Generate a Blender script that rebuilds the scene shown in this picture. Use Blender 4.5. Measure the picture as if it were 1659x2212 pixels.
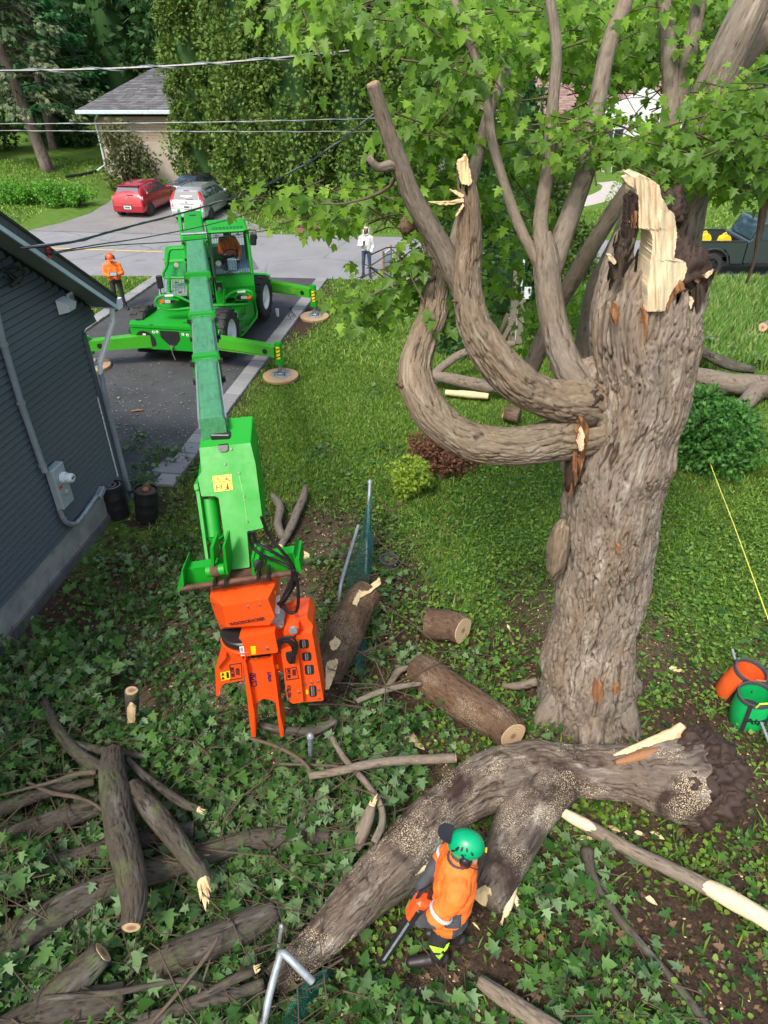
import bpy, math, random
import numpy as np
from mathutils import Vector, Matrix, Euler
sc = bpy.context.scene
for o in list(bpy.data.objects): bpy.data.objects.remove(o)
COL = sc.collection
rnd = random.Random(7)
rng = np.random.default_rng(11)
R = math.radians
# ---------------------------------------------------------------- camera
FPX = 1478.5; CX = 829.5; CY = 1106.0; PITCH = R(34.6); CH = 7.2
cam = bpy.data.cameras.new('camera'); cam_o = bpy.data.objects.new('camera', cam); COL.objects.link(cam_o)
cam.sensor_fit = 'VERTICAL'; cam.sensor_height = 24; cam.sensor_width = 18
cam.lens = FPX/2212*24; cam.clip_end = 600; cam.clip_start = 0.05
cam_o.location = (0, 0, CH); cam_o.rotation_euler = (R(90)-PITCH, 0, 0)
sc.camera = cam_o
# ---------------------------------------------------------------- world, sun, exposure
SUN_EL = R(52); SUN_AZ = R(-152)      # compass from +Y, clockwise: the sun stands behind the camera on its left
w = bpy.data.worlds.new('World'); sc.world = w; w.use_nodes = True
nt = w.node_tree; bg = nt.nodes['Background']
sky = nt.nodes.new('ShaderNodeTexSky'); sky.sky_type = 'NISHITA'; sky.sun_disc = False
sky.sun_elevation = SUN_EL; sky.sun_rotation = SUN_AZ; sky.air_density = 1.5; sky.dust_density = 4.0; sky.ozone_density = 1.0
nt.links.new(sky.outputs[0], bg.inputs[0]); bg.inputs[1].default_value = 0.15
sl = bpy.data.lights.new('sun', 'SUN'); sl.energy = 2.0; sl.angle = R(12); sl.color = (1, .95, .87)
so = bpy.data.objects.new('sun', sl); COL.objects.link(so)
sd = Vector((math.sin(SUN_AZ)*math.cos(SUN_EL), math.cos(SUN_AZ)*math.cos(SUN_EL), math.sin(SUN_EL)))
so.rotation_euler = (-sd).to_track_quat('-Z', 'Y').to_euler(); so.location = (0, 0, 30)
sc.view_settings.view_transform = 'Standard'; sc.view_settings.look = 'None'
sc.view_settings.exposure = 0.80; sc.view_settings.gamma = 1; sc.view_settings.use_curve_mapping = False
sc.render.engine = 'CYCLES'
sc.render.resolution_x = 768; sc.render.resolution_y = 1024
# ---------------------------------------------------------------- survey helpers: sight line -> place in the world
def ray(u, v):
    x = (u-CX)/FPX; y = (v-CY)/FPX
    return Vector((x, math.cos(PITCH)-y*math.sin(PITCH), -math.sin(PITCH)-y*math.cos(PITCH)))
def G(u, v, z=0.0):
    r = ray(u, v); t = (z-CH)/r.z; return Vector((r.x*t, r.y*t, z))
def D(u, v, Y):
    r = ray(u, v); t = Y/r.y; return Vector((r.x*t, Y, CH+r.z*t))
def depth(p): return p[1]*math.cos(PITCH)+(CH-p[2])*math.sin(PITCH)
def S(px, p): return px*depth(p)/FPX
def project(V):
    V = np.asarray(V); dep = V[:, 1]*math.cos(PITCH)+(CH-V[:, 2])*math.sin(PITCH)
    dn = -(V[:, 1]*math.sin(PITCH)-(CH-V[:, 2])*math.cos(PITCH))
    return CX+V[:, 0]/dep*FPX, CY+dn/dep*FPX
# ---------------------------------------------------------------- numpy noise
_H = np.random.default_rng(3).random(65536)
def vnoise(P):
    P = np.asarray(P, float); I = np.floor(P).astype(np.int64); f = P-I; f = f*f*(3-2*f)
    def h(a, b, c):
        return _H[((I[:, 0]+a)*73856093 ^ (I[:, 1]+b)*19349663 ^ (I[:, 2]+c)*83492791) & 65535]
    x, y, z = f[:, 0], f[:, 1], f[:, 2]
    a = h(0,0,0)*(1-x)+h(1,0,0)*x; b = h(0,1,0)*(1-x)+h(1,1,0)*x
    c = h(0,0,1)*(1-x)+h(1,0,1)*x; d = h(0,1,1)*(1-x)+h(1,1,1)*x
    return (a*(1-y)+b*y)*(1-z)+(c*(1-y)+d*y)*z
def fbm(P, o=3):
    P = np.asarray(P, float); s = 0; a = .5; t = 0
    for i in range(o): s = s+a*vnoise(P*2**i+i*17.3); t += a; a *= .5
    return s/t
def sstep(a, b, x):
    t = np.clip((x-a)/(b-a), 0, 1); return t*t*(3-2*t)
# ---------------------------------------------------------------- materials
MATS = {}
class N:
    def __init__(s, name):
        s.m = bpy.data.materials.new(name); s.m.use_nodes = True; s.t = s.m.node_tree
        s.b = s.t.nodes['Principled BSDF']; MATS[name] = s.m
    def n(s, typ, **k):
        x = s.t.nodes.new('ShaderNode'+typ)
        for a, v in k.items(): setattr(x, a, v)
        return x
    def l(s, a, b): s.t.links.new(a, b)
    def noise(s, vec, scale, detail=4, rough=.6, dist=0.0):
        x = s.n('TexNoise'); x.inputs['Scale'].default_value = scale; x.inputs['Detail'].default_value = detail
        x.inputs['Roughness'].default_value = rough; x.inputs['Distortion'].default_value = dist
        if vec is not None: s.l(vec, x.inputs['Vector'])
        return x.outputs['Fac']
    def ramp(s, fac, stops):
        x = s.n('ValToRGB'); e = x.color_ramp.elements
        while len(e) < len(stops): e.new(.5)
        for i, (p, c) in enumerate(stops):
            e[i].position = p; e[i].color = tuple(c)+(1,) if len(c) == 3 else c
        s.l(fac, x.inputs[0]); return x.outputs[0]
    def mix(s, fac, a, b, mode='MIX'):
        x = s.n('Mix', data_type='RGBA', blend_type=mode)
        for sock, v in ((x.inputs[0], fac), (x.inputs[6], a), (x.inputs[7], b)):
            if isinstance(v, (int, float)): sock.default_value = v
            elif isinstance(v, tuple): sock.default_value = v+(1,)
            else: s.l(v, sock)
        return x.outputs[2]
    def mapping(s, vec, scale=(1,1,1), rot=(0,0,0)):
        x = s.n('Mapping'); x.inputs['Scale'].default_value = scale; x.inputs['Rotation'].default_value = rot; s.l(vec, x.inputs[0]); return x.outputs[0]
    def obj(s): return s.n('TexCoord').outputs['Object']
    def pos(s): return s.n('NewGeometry').outputs['Position']
    def isl(s): return s.n('NewGeometry').outputs['Random Per Island']
    def attr(s, name): x = s.n('Attribute'); x.attribute_name = name; return x
    def bump(s, h, strength=.4, dist=.01):
        x = s.n('Bump'); x.inputs['Strength'].default_value = strength; x.inputs['Distance'].default_value = dist
        s.l(h, x.inputs['Height']); s.l(x.outputs[0], s.b.inputs['Normal'])
    def base(s, c): 
        if isinstance(c, tuple): s.b.inputs['Base Color'].default_value = c+(1,)
        else: s.l(c, s.b.inputs['Base Color'])
    def set(s, **k):
        for a, v in k.items(): s.b.inputs[a.replace('_', ' ')].default_value = v
        return s
def plain(name, c, rough=.5, metal=0, var=.15, scale=6, bump=0, **k):
    """a solid colour with mild dirt and wear"""
    x = N(name); v = x.pos(); f = x.noise(v, scale, 5, .65)
    d = tuple(a*(1-var) for a in c); b = tuple(min(1, a*(1+var)) for a in c)
    x.base(x.ramp(f, [(.3, d), (.7, b)]))
    r = x.n('MapRange'); x.l(x.noise(v, scale*2.3, 3), r.inputs[0]); r.inputs[3].default_value = max(0, rough-.12); r.inputs[4].default_value = min(1, rough+.12)
    x.l(r.outputs[0], x.b.inputs['Roughness']); x.set(Metallic=metal, **k)
    if bump: x.bump(x.noise(v, scale*6, 3), bump, .01)
    return x.m
def painted(name, c, dirt=(.09,.07,.05), amount=.5, rough=.32, scale=3, coat=.3):
    """machine paint with scuffs and dust"""
    x = N(name); v = x.pos(); f = x.noise(v, scale, 8, .72)
    g = x.noise(x.mapping(v, (30, 30, 4)), 1, 4, .7)
    m = x.n('Math', operation='MULTIPLY'); x.l(f, m.inputs[0]); x.l(g, m.inputs[1])
    fac = x.ramp(m.outputs[0], [(.36-.16*amount, (0,0,0)), (.5-.1*amount, (amount,)*3)])
    x.base(x.mix(fac, x.mix(x.noise(v, 1.1, 3), tuple(a*.86 for a in c), c), dirt))
    x.l(x.ramp(f, [(.3, (rough-.08,)*3), (.7, (rough+.22,)*3)]), x.b.inputs['Roughness']); x.set(Coat_Weight=coat, Coat_Roughness=.15)
    return x.m
painted('green_paint', (.003, .30, .012), dirt=(.025,.05,.015), amount=.4, coat=.05, rough=.45)
painted('worn_green_paint', (.02, .42, .10), dirt=(.13,.20,.14), amount=1.0, rough=.42, scale=7)
painted('orange_paint', (.86, .085, .008), dirt=(.20,.10,.05), amount=.35, coat=.15, rough=.38)
plain('pale_green_boom', (.16, .47, .30), .42, 0, .28, 5)
plain('black_plastic', (.018,.018,.02), .4, 0, .3)
plain('black_drum', (.014,.014,.016), .42, 0, .35, 8, .2); plain('pale_dust', (.32,.31,.29), .9); plain('brown_dirt', (.09,.055,.035), .95, 0, .3, 20, .5); plain('pot_grey', (.07,.08,.09), .55); plain('bag_orange', (.85,.12,.02), .6, 0, .12, 8, .2); plain('bag_green', (.0,.42,.10), .6, 0, .12, 8, .2); plain('rope_yellow', (.70,.66,.12), .6); plain('green_wire', (.01,.10,.075), .4); plain('brown_clay', (.17,.075,.055), .9); plain('bin_blue', (.02,.10,.35), .5)
plain('black_rubber', (.022,.022,.022), .75, 0, .3, 12, .3)
plain('hose_black', (.012,.012,.013), .35)
plain('steel', (.42,.43,.44), .35, .85, .2)
plain('galvanised', (.30,.34,.37), .5, .4, .25, 14)
plain('rusty_steel', (.11,.055,.035), .75, .3, .5, 12, .4)
plain('dark_metal', (.035,.037,.04), .45, .5, .3)
plain('white_metal', (.72,.74,.75), .4, 0, .1)
plain('white_plastic', (.62,.68,.72), .4, 0, .06)
plain('grey_plastic', (.30,.35,.38), .45, 0, .1)
plain('fascia_white', (.50,.60,.66), .45, 0, .08)
plain('soffit_grey', (.16,.20,.19), .5, 0, .08)
plain('walk_alu', (.36,.38,.38), .5, .5, .2); plain('conduit_grey', (.20,.235,.27), .45, 0, .12)
plain('yellow_plastic', (.85,.55,.02), .4, 0, .08)
plain('yellow_sticker', (.85,.60,.01), .4, 0, .04)
plain('white_print', (.75,.75,.75), .4, 0, .04)
plain('dark_print', (.015,.014,.03), .5, 0, .05)
plain('red_print', (.6,.03,.02), .4, 0, .05)
plain('yellow_road_paint', (.62,.43,.10), .8, 0, .3, 8)
plain('plate_white', (.7,.72,.72), .4, 0, .1, 60)
plain('red_lens', (.5,.01,.01), .15, 0, .1); plain('amber_lens', (.75,.13,.01), .15, 0, .1); plain('clear_lens', (.6,.62,.6), .12, .3, .1)
def carpaint(name, c, metal=.3):
    x = N(name); f = x.noise(x.pos(), 2, 3); x.base(x.mix(f, tuple(a*.9 for a in c), c)); x.set(Metallic=metal, Roughness=.3, Coat_Weight=1.0, Coat_Roughness=.05)
carpaint('car_red', (.42,.008,.02)); carpaint('car_silver', (.50,.53,.55), .5); carpaint('car_dark', (.035,.04,.045), .4); carpaint('truck_grey', (.055,.075,.08), .4)
x = N('car_glass'); x.base((.03,.05,.08)); x.set(Roughness=.05, Coat_Weight=1.0, Specular_IOR_Level=.9)
x = N('cab_glass'); x.base((.75,.88,.95)); x.set(Roughness=.03, Transmission_Weight=1.0, IOR=1.08)
# foliage: colour differs from leaf to leaf
def leafmat(name, cols, rough=.5, trans=.25, spec=.4, und=False):
    x = N(name); st = [(i/(len(cols)-1), c) for i, c in enumerate(cols)]
    c = x.ramp(x.isl(), st); c = x.mix(x.noise(x.pos(), .9, 2), x.mix(1.0, c, (.72,.78,.72), 'MULTIPLY'), c)
    if und: c = x.mix(x.n('NewGeometry').outputs['Backfacing'], c, x.mix(.45, c, (.22,.30,.17)))
    x.base(c); x.set(Roughness=rough, Specular_IOR_Level=spec)
    tr = x.n('BsdfTranslucent'); ms = x.n('MixShader'); ms.inputs[0].default_value = trans
    tc = x.mix(1.0, c, (1.3,1.5,.5), 'MULTIPLY'); x.l(tc, tr.inputs[0])
    x.l(x.b.outputs[0], ms.inputs[1]); x.l(tr.outputs[0], ms.inputs[2])
    x.l(ms.outputs[0], x.t.nodes['Material Output'].inputs[0]); return x.m
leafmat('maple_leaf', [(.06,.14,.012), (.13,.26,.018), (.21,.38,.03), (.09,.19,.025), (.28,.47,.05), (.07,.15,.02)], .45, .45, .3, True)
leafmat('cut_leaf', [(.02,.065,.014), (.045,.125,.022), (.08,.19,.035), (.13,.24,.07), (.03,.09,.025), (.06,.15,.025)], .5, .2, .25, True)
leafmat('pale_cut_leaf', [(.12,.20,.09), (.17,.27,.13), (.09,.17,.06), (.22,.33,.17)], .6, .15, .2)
leafmat('weed_leaf', [(.04,.10,.015), (.09,.19,.022), (.15,.28,.03), (.21,.33,.05)], .5, .25)
leafmat('grass_blade', [(.08,.16,.025), (.13,.245,.03), (.20,.33,.05), (.33,.40,.11)], .5, .25)
leafmat('tall_grass', [(.08,.20,.03), (.14,.30,.05), (.25,.36,.10), (.36,.42,.18)], .5, .25)
leafmat('cedar_spray', [(.05,.105,.022), (.10,.18,.03), (.16,.25,.05), (.11,.15,.04)], .6, .12, .2)
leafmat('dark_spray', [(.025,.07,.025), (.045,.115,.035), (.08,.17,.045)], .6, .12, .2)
leafmat('spruce_spray', [(.05,.095,.04), (.09,.14,.06), (.14,.17,.09), (.19,.20,.12)], .65, .08, .2)
leafmat('pine_spray', [(.025,.10,.03), (.04,.15,.045), (.06,.20,.05)], .6, .12, .2)
leafmat('yew_spray', [(.07,.10,.035), (.11,.14,.05), (.14,.13,.07)], .6, .1, .2)
leafmat('hedge_leaf', [(.06,.20,.02), (.11,.32,.03), (.17,.42,.04)], .5, .25)
leafmat('gold_spray', [(.14,.24,.02), (.24,.36,.03), (.34,.45,.05)], .55, .15)
leafmat('rust_spray', [(.11,.045,.028), (.17,.075,.045), (.22,.11,.07)], .8, .05, .1)
leafmat('shrub_spray', [(.03,.11,.02), (.06,.19,.03), (.10,.27,.04)], .55, .15)
# bark (uses the wrap-around coordinates and relief that limb() stores)
def bark(name, plate, furrow, speck=None, k=1.0, moss=0.0, dust=0.0, pale=None, wet=0):
    x = N(name); a = x.attr('bark'); r = x.attr('relief').outputs['Fac']; v = a.outputs['Vector']
    f = x.noise(x.mapping(v, (26*k, 26*k, 7*k)), 1, 6, .7, .6)
    c = x.ramp(f, [(.3, tuple(q*.62 for q in plate)), (.55, plate), (.75, tuple(min(1, q*1.35) for q in plate))])
    big = x.noise(x.mapping(v, (2, 2, 1.2)), 1, 3)
    c = x.mix(x.ramp(big, [(.35, (0,0,0)), (.65, (.55,)*3)]), c, x.mix(1.0, c, (1.0,.84,.70), 'MULTIPLY'))
    if pale: c = x.mix(x.ramp(x.noise(x.mapping(v, (9, 9, 2.4)), 1, 4, .6), [(.56, (0,0,0)), (.68, (.7,)*3)]), c, pale)
    if moss: c = x.mix(x.ramp(x.noise(v, 3.2, 6, .75), [(.52, (0,0,0)), (.66, (moss,)*3)]), c, (.09,.12,.04))
    if wet: c = x.mix(x.ramp(x.noise(x.pos(), 1.15, 5, .6, .5), [(.50, (0,0,0)), (.60, (wet,)*3)]), c, (.028,.015,.012))
    fr = x.ramp(r, [(.35, (.95,)*3), (.8, (0,0,0))]); c = x.mix(fr, c, furrow)
    if dust:
        dn = x.noise(x.pos(), 95, 2, .5); db = x.noise(x.pos(), 2.3, 3)
        m = x.n('Math', operation='MULTIPLY'); x.l(x.ramp(dn, [(.52, (0,0,0)), (.62, (1,1,1))]), m.inputs[0]); x.l(x.ramp(db, [(.47, (.0,)*3), (.62, (dust,)*3)]), m.inputs[1])
        c = x.mix(m.outputs[0], c, (.62,.52,.36))
    x.base(c); x.set(Roughness=.88, Specular_IOR_Level=.25)
    x.bump(x.noise(x.mapping(v, (48*k, 48*k, 16*k)), 1, 5, .75, .4), .75, .012); return x.m
bark('maple_bark', (.235,.20,.162), (.055,.038,.028), pale=(.40,.36,.31))
bark('limb_bark', (.20,.16,.115), (.055,.04,.028), k=1.4, pale=(.31,.265,.20))
bark('grey_bark', (.20,.172,.138), (.08,.06,.045), k=1.3)
bark('log_bark', (.078,.069,.057), (.022,.018,.014), k=1.3, moss=.8, pale=(.15,.145,.13))
bark('dusty_bark', (.145,.12,.098), (.035,.024,.018), k=1.1, dust=.95, pale=(.34,.31,.28), wet=.92)
bark('brown_log_bark', (.12,.075,.048), (.045,.03,.02), k=1.2, dust=.5)
bark('twig_bark', (.125,.10,.078), (.08,.06,.04), k=3)
bark('spruce_bark', (.20,.165,.15), (.09,.07,.06), k=1)
def wood(name, c, dark, k=1):
    x = N(name); v = x.pos(); f = x.noise(x.mapping(v, (50*k, 50*k, 5*k), (0, .15, 0)), 1, 5, .7)
    st = x.noise(x.mapping(v, (7, 7, 2)), 1, 4, .7, .8)
    cc = x.ramp(f, [(.3, tuple(q*.82 for q in c)), (.6, c)])
    cc = x.mix(x.ramp(st, [(.55, (0,0,0)), (.72, (.85,)*3)]), cc, dark); x.base(cc); x.set(Roughness=.75); x.bump(f, .5, .008); return x.m
wood('fresh_wood', (.74,.56,.31), (.36,.16,.055)); wood('cream_wood', (.70,.57,.37), (.50,.33,.16), .7)
wood('rotten_wood', (.035,.019,.013), (.075,.032,.018)); wood('orange_wood', (.30,.14,.06), (.12,.045,.02)); wood('plywood', (.42,.28,.16), (.30,.19,.10)); wood('post_wood', (.20,.17,.13), (.12,.09,.07))
leafmat('brown_litter', [(.03,.018,.012), (.07,.04,.025), (.13,.075,.045), (.20,.13,.08)], .9, .0, .1)
x = N('end_grain'); v = x.obj(); g = x.n('TexWave', wave_type='RINGS', rings_direction='SPHERICAL'); x.l(v, g.inputs['Vector']); g.inputs['Scale'].default_value = 9; g.inputs['Distortion'].default_value = 2.5; g.inputs['Detail'].default_value = 3
ln = x.n('VectorMath', operation='LENGTH'); x.l(v, ln.inputs[0])
cc = x.mix(g.outputs['Fac'], (.50,.33,.18), (.66,.48,.29)); cc = x.mix(x.ramp(ln.outputs['Value'], [(.02, (.8,)*3), (.06, (0,0,0))]), cc, (.20,.09,.045)); x.base(cc); x.set(Roughness=.8)
# ---------------------------------------------------------------- objects
WM = {}
def tag(o, label=None, cat=None, group=None, kind=None):
    if label: o['label'] = label
    if cat: o['category'] = cat
    if group: o['group'] = group
    if kind: o['kind'] = kind
    return o
def thing(name, label, cat, loc=(0,0,0), rz=0.0, group=None):
    o = bpy.data.objects.new(name, None); COL.objects.link(o); o.location = loc; o.rotation_euler = (0, 0, rz); o.empty_display_size = .1
    WM[o] = Matrix.Translation(Vector(loc)) @ Matrix.Rotation(rz, 4, 'Z'); return tag(o, label, cat, group)
def link(name, me, mats, parent=None, smooth=False):
    o = bpy.data.objects.new(name, me); COL.objects.link(o)
    for m in (mats if isinstance(mats, (list, tuple)) else [mats]): me.materials.append(MATS[m])
    if parent is not None: o.parent = parent
    WM[o] = WM[parent] if parent is not None else Matrix.Identity(4)
    if smooth: me.polygons.foreach_set('use_smooth', np.ones(len(me.polygons), bool))
    return o
def npmesh(name, V, F, mats, parent=None, smooth=False, attrs=None, mi=None):
    """V (n,3) world coordinates; F an (m,k) array or a list of such arrays"""
    V = np.asarray(V, float)
    if parent is not None:
        M = np.array(WM[parent].inverted()); V = V@M[:3, :3].T+M[:3, 3]
    Fs = F if isinstance(F, list) else [F]
    me = bpy.data.meshes.new(name); me.vertices.add(len(V)); me.vertices.foreach_set('co', V.astype(np.float32).ravel())
    loops = np.concatenate([f.ravel() for f in Fs]).astype(np.int32); cnt = np.concatenate([np.full(len(f), f.shape[1]) for f in Fs])
    me.loops.add(len(loops)); me.loops.foreach_set('vertex_index', loops)
    st = np.concatenate([[0], np.cumsum(cnt)[:-1]]).astype(np.int32)
    me.polygons.add(len(cnt)); me.polygons.foreach_set('loop_start', st)
    if mi is not None: me.polygons.foreach_set('material_index', np.asarray(mi, np.int32))
    for an, av in (attrs or {}).items():
        av = np.asarray(av, np.float32)
        a = me.attributes.new(an, 'FLOAT_VECTOR' if av.ndim == 2 else 'FLOAT', 'POINT'); a.data.foreach_set('vector' if av.ndim == 2 else 'value', av.ravel())
    me.update(calc_edges=True); me.validate()
    return link(name, me, mats, parent, smooth)
def frame(a, b, up=Vector((0,0,1))):
    """matrix whose Z runs from a to b"""
    z = (Vector(b)-Vector(a)).normalized(); 
    if abs(z.dot(up)) > .98: up = Vector((0,1,0))
    x = up.cross(z).normalized(); y = z.cross(x)
    return Matrix(((x.x,y.x,z.x,a[0]),(x.y,y.y,z.y,a[1]),(x.z,y.z,z.z,a[2]),(0,0,0,1)))
class MB:
    """collects shapes; build() links them as one mesh object"""
    def __init__(s, at=None): s.v = []; s.f = []; s.M = WM[at].copy() if at is not None else Matrix.Identity(4); s.mi = []; s.cur = 0
    def add(s, vs, fs, M=None):
        T = s.M @ M if M is not None else s.M; k = len(s.v)
        s.v += [T @ Vector(p) for p in vs]; s.f += [tuple(i+k for i in f) for f in fs]; s.mi += [s.cur]*len(fs); return s
    def box(s, lo, hi, M=None, bev=0.0):
        (a, b, c), (d, e, f) = lo, hi
        if bev <= 0:
            return s.add([(a,b,c),(d,b,c),(d,e,c),(a,e,c),(a,b,f),(d,b,f),(d,e,f),(a,e,f)], [(0,3,2,1),(4,5,6,7),(0,1,5,4),(1,2,6,5),(2,3,7,6),(3,0,4,7)], M)
        k = min(bev, (d-a)/2.1, (e-b)/2.1, (f-c)/2.1); vs = []; ring = []
        for z, i in ((c, k), (c+k, 0), (f-k, 0), (f, k)):
            vs += [(a+k, b+i, z), (d-k, b+i, z), (d-i, b+k, z), (d-i, e-k, z), (d-k, e-i, z), (a+k, e-i, z), (a+i, e-k, z), (a+i, b+k, z)]
        fs = [tuple(range(7, -1, -1)), tuple(range(24, 32))]
        for r in range(3):
            for i in range(8): j = (i+1) % 8; fs.append((r*8+i, r*8+j, r*8+8+j, r*8+8+i))
        return s.add(vs, fs, M)
    def prism(s, poly, d, M=None):
        """polygon in local XY pushed from z=0 to z=d"""
        n = len(poly); vs = [(p[0], p[1], 0) for p in poly]+[(p[0], p[1], d) for p in poly]
        fs = [tuple(range(n-1, -1, -1)), tuple(range(n, 2*n))]+[(i, (i+1) % n, n+(i+1) % n, n+i) for i in range(n)]
        return s.add(vs, fs, M)
    def slab(s, pts, off):
        """polygon of 3-D points pushed by a vector"""
        n = len(pts); off = Vector(off); vs = [Vector(p) for p in pts]; vs += [p+off for p in vs]
        fs = [tuple(range(n-1, -1, -1)), tuple(range(n, 2*n))]+[(i, (i+1) % n, n+(i+1) % n, n+i) for i in range(n)]
        return s.add(vs, fs)
    def cyl(s, a, b, r0, r1=None, n=12, caps=True):
        r1 = r0 if r1 is None else r1; T = frame(a, b); L = (Vector(b)-Vector(a)).length
        vs = [(r0*math.cos(2*math.pi*i/n), r0*math.sin(2*math.pi*i/n), 0) for i in range(n)]+[(r1*math.cos(2*math.pi*i/n), r1*math.sin(2*math.pi*i/n), L) for i in range(n)]
        fs = [(i, (i+1) % n, n+(i+1) % n, n+i) for i in range(n)]
        if caps: fs += [tuple(range(n-1, -1, -1)), tuple(range(n, 2*n))]
        return s.add(vs, fs, T)
    def lathe(s, prof, n=24, M=None, closed=False):
        """profile [(r,z)] about local Z"""
        vs = []; fs = []
        for r, z in prof:
            vs += [(r*math.cos(2*math.pi*i/n), r*math.sin(2*math.pi*i/n), z) for i in range(n)]
        m = len(prof)
        for k in range(m if closed else m-1):
            k2 = (k+1) % m
            for i in range(n): j = (i+1) % n; fs.append((k*n+i, k*n+j, k2*n+j, k2*n+i))
        if not closed:
            fs.append(tuple(range(n-1, -1, -1))); fs.append(tuple(range((m-1)*n, m*n)))
        return s.add(vs, fs, M)
    def tube(s, pts, r, n=8, ell=1.0, up=Vector((0,0,1))):
        pts = [Vector(p) for p in pts]; m = len(pts); rs = r if isinstance(r, (list, tuple)) else [r]*m; vs = []; fs = []; prev = None
        for i, p in enumerate(pts):
            t = (pts[min(i+1, m-1)]-pts[max(i-1, 0)]).normalized()
            if prev is None:
                u = up if abs(t.dot(up)) < .95 else Vector((0,1,0)); x = u.cross(t).normalized()
            else: x = (prev-t*prev.dot(t)).normalized()
            prev = x; y = t.cross(x)
            vs += [p+x*(rs[i]*math.cos(2*math.pi*k/n))+y*(rs[i]*ell*math.sin(2*math.pi*k/n)) for k in range(n)]
        for i in range(m-1):
            for k in range(n): j = (k+1) % n; fs.append((i*n+k, i*n+j, i*n+n+j, i*n+n+k))
        fs += [tuple(range(n-1, -1, -1)), tuple(range((m-1)*n, m*n))]
        return s.add(vs, fs)
    def ball(s, c, r, n=12, m=8, sc=(1,1,1), M=None):
        vs = [(0,0,-1)]; 
        for j in range(1, m):
            a = -math.pi/2+math.pi*j/m; vs += [(math.cos(a)*math.cos(2*math.pi*i/n), math.cos(a)*math.sin(2*math.pi*i/n), math.sin(a)) for i in range(n)]
        vs.append((0,0,1)); fs = [(0, 1+(i+1) % n, 1+i) for i in range(n)]; k = 1
        for j in range(m-2):
            for i in range(n): fs.append((k+i, k+(i+1) % n, k+n+(i+1) % n, k+n+i))
            k += n
        fs += [(k+i, k+(i+1) % n, len(vs)-1) for i in range(n)]
        return s.add([(c[0]+p[0]*r*sc[0], c[1]+p[1]*r*sc[1], c[2]+p[2]*r*sc[2]) for p in vs], fs, M)
    def build(s, name, mat, parent=None, smooth=False, auto=None):
        inv = WM[parent].inverted() if parent is not None else Matrix.Identity(4)
        me = bpy.data.meshes.new(name); me.from_pydata([inv @ v for v in s.v], [], s.f)
        if isinstance(mat, (list, tuple)): me.polygons.foreach_set('material_index', s.mi)
        me.update(); me.validate(); o = link(name, me, mat, parent, smooth)
        if smooth and auto != 0:
            try: me.set_sharp_from_angle(angle=R(auto or 40))
            except Exception: pass
        return o
def spline(pts, ds):
    """Catmull-Rom through rows [x,y,z,r,...] at steps of about ds"""
    A = np.array(pts, float); n = len(A); out = []
    for i in range(n-1):
        p0, p1, p2, p3 = A[max(i-1, 0)], A[i], A[i+1], A[min(i+2, n-1)]
        k = max(2, int(np.linalg.norm(p2[:3]-p1[:3])/ds))
        for t in np.linspace(0, 1, k, endpoint=False):
            out.append(.5*((2*p1)+(-p0+p2)*t+(2*p0-5*p1+4*p2-p3)*t*t+(-p0+3*p1-3*p2+p3)*t**3))
    out.append(A[-1]); return np.array(out)
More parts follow.
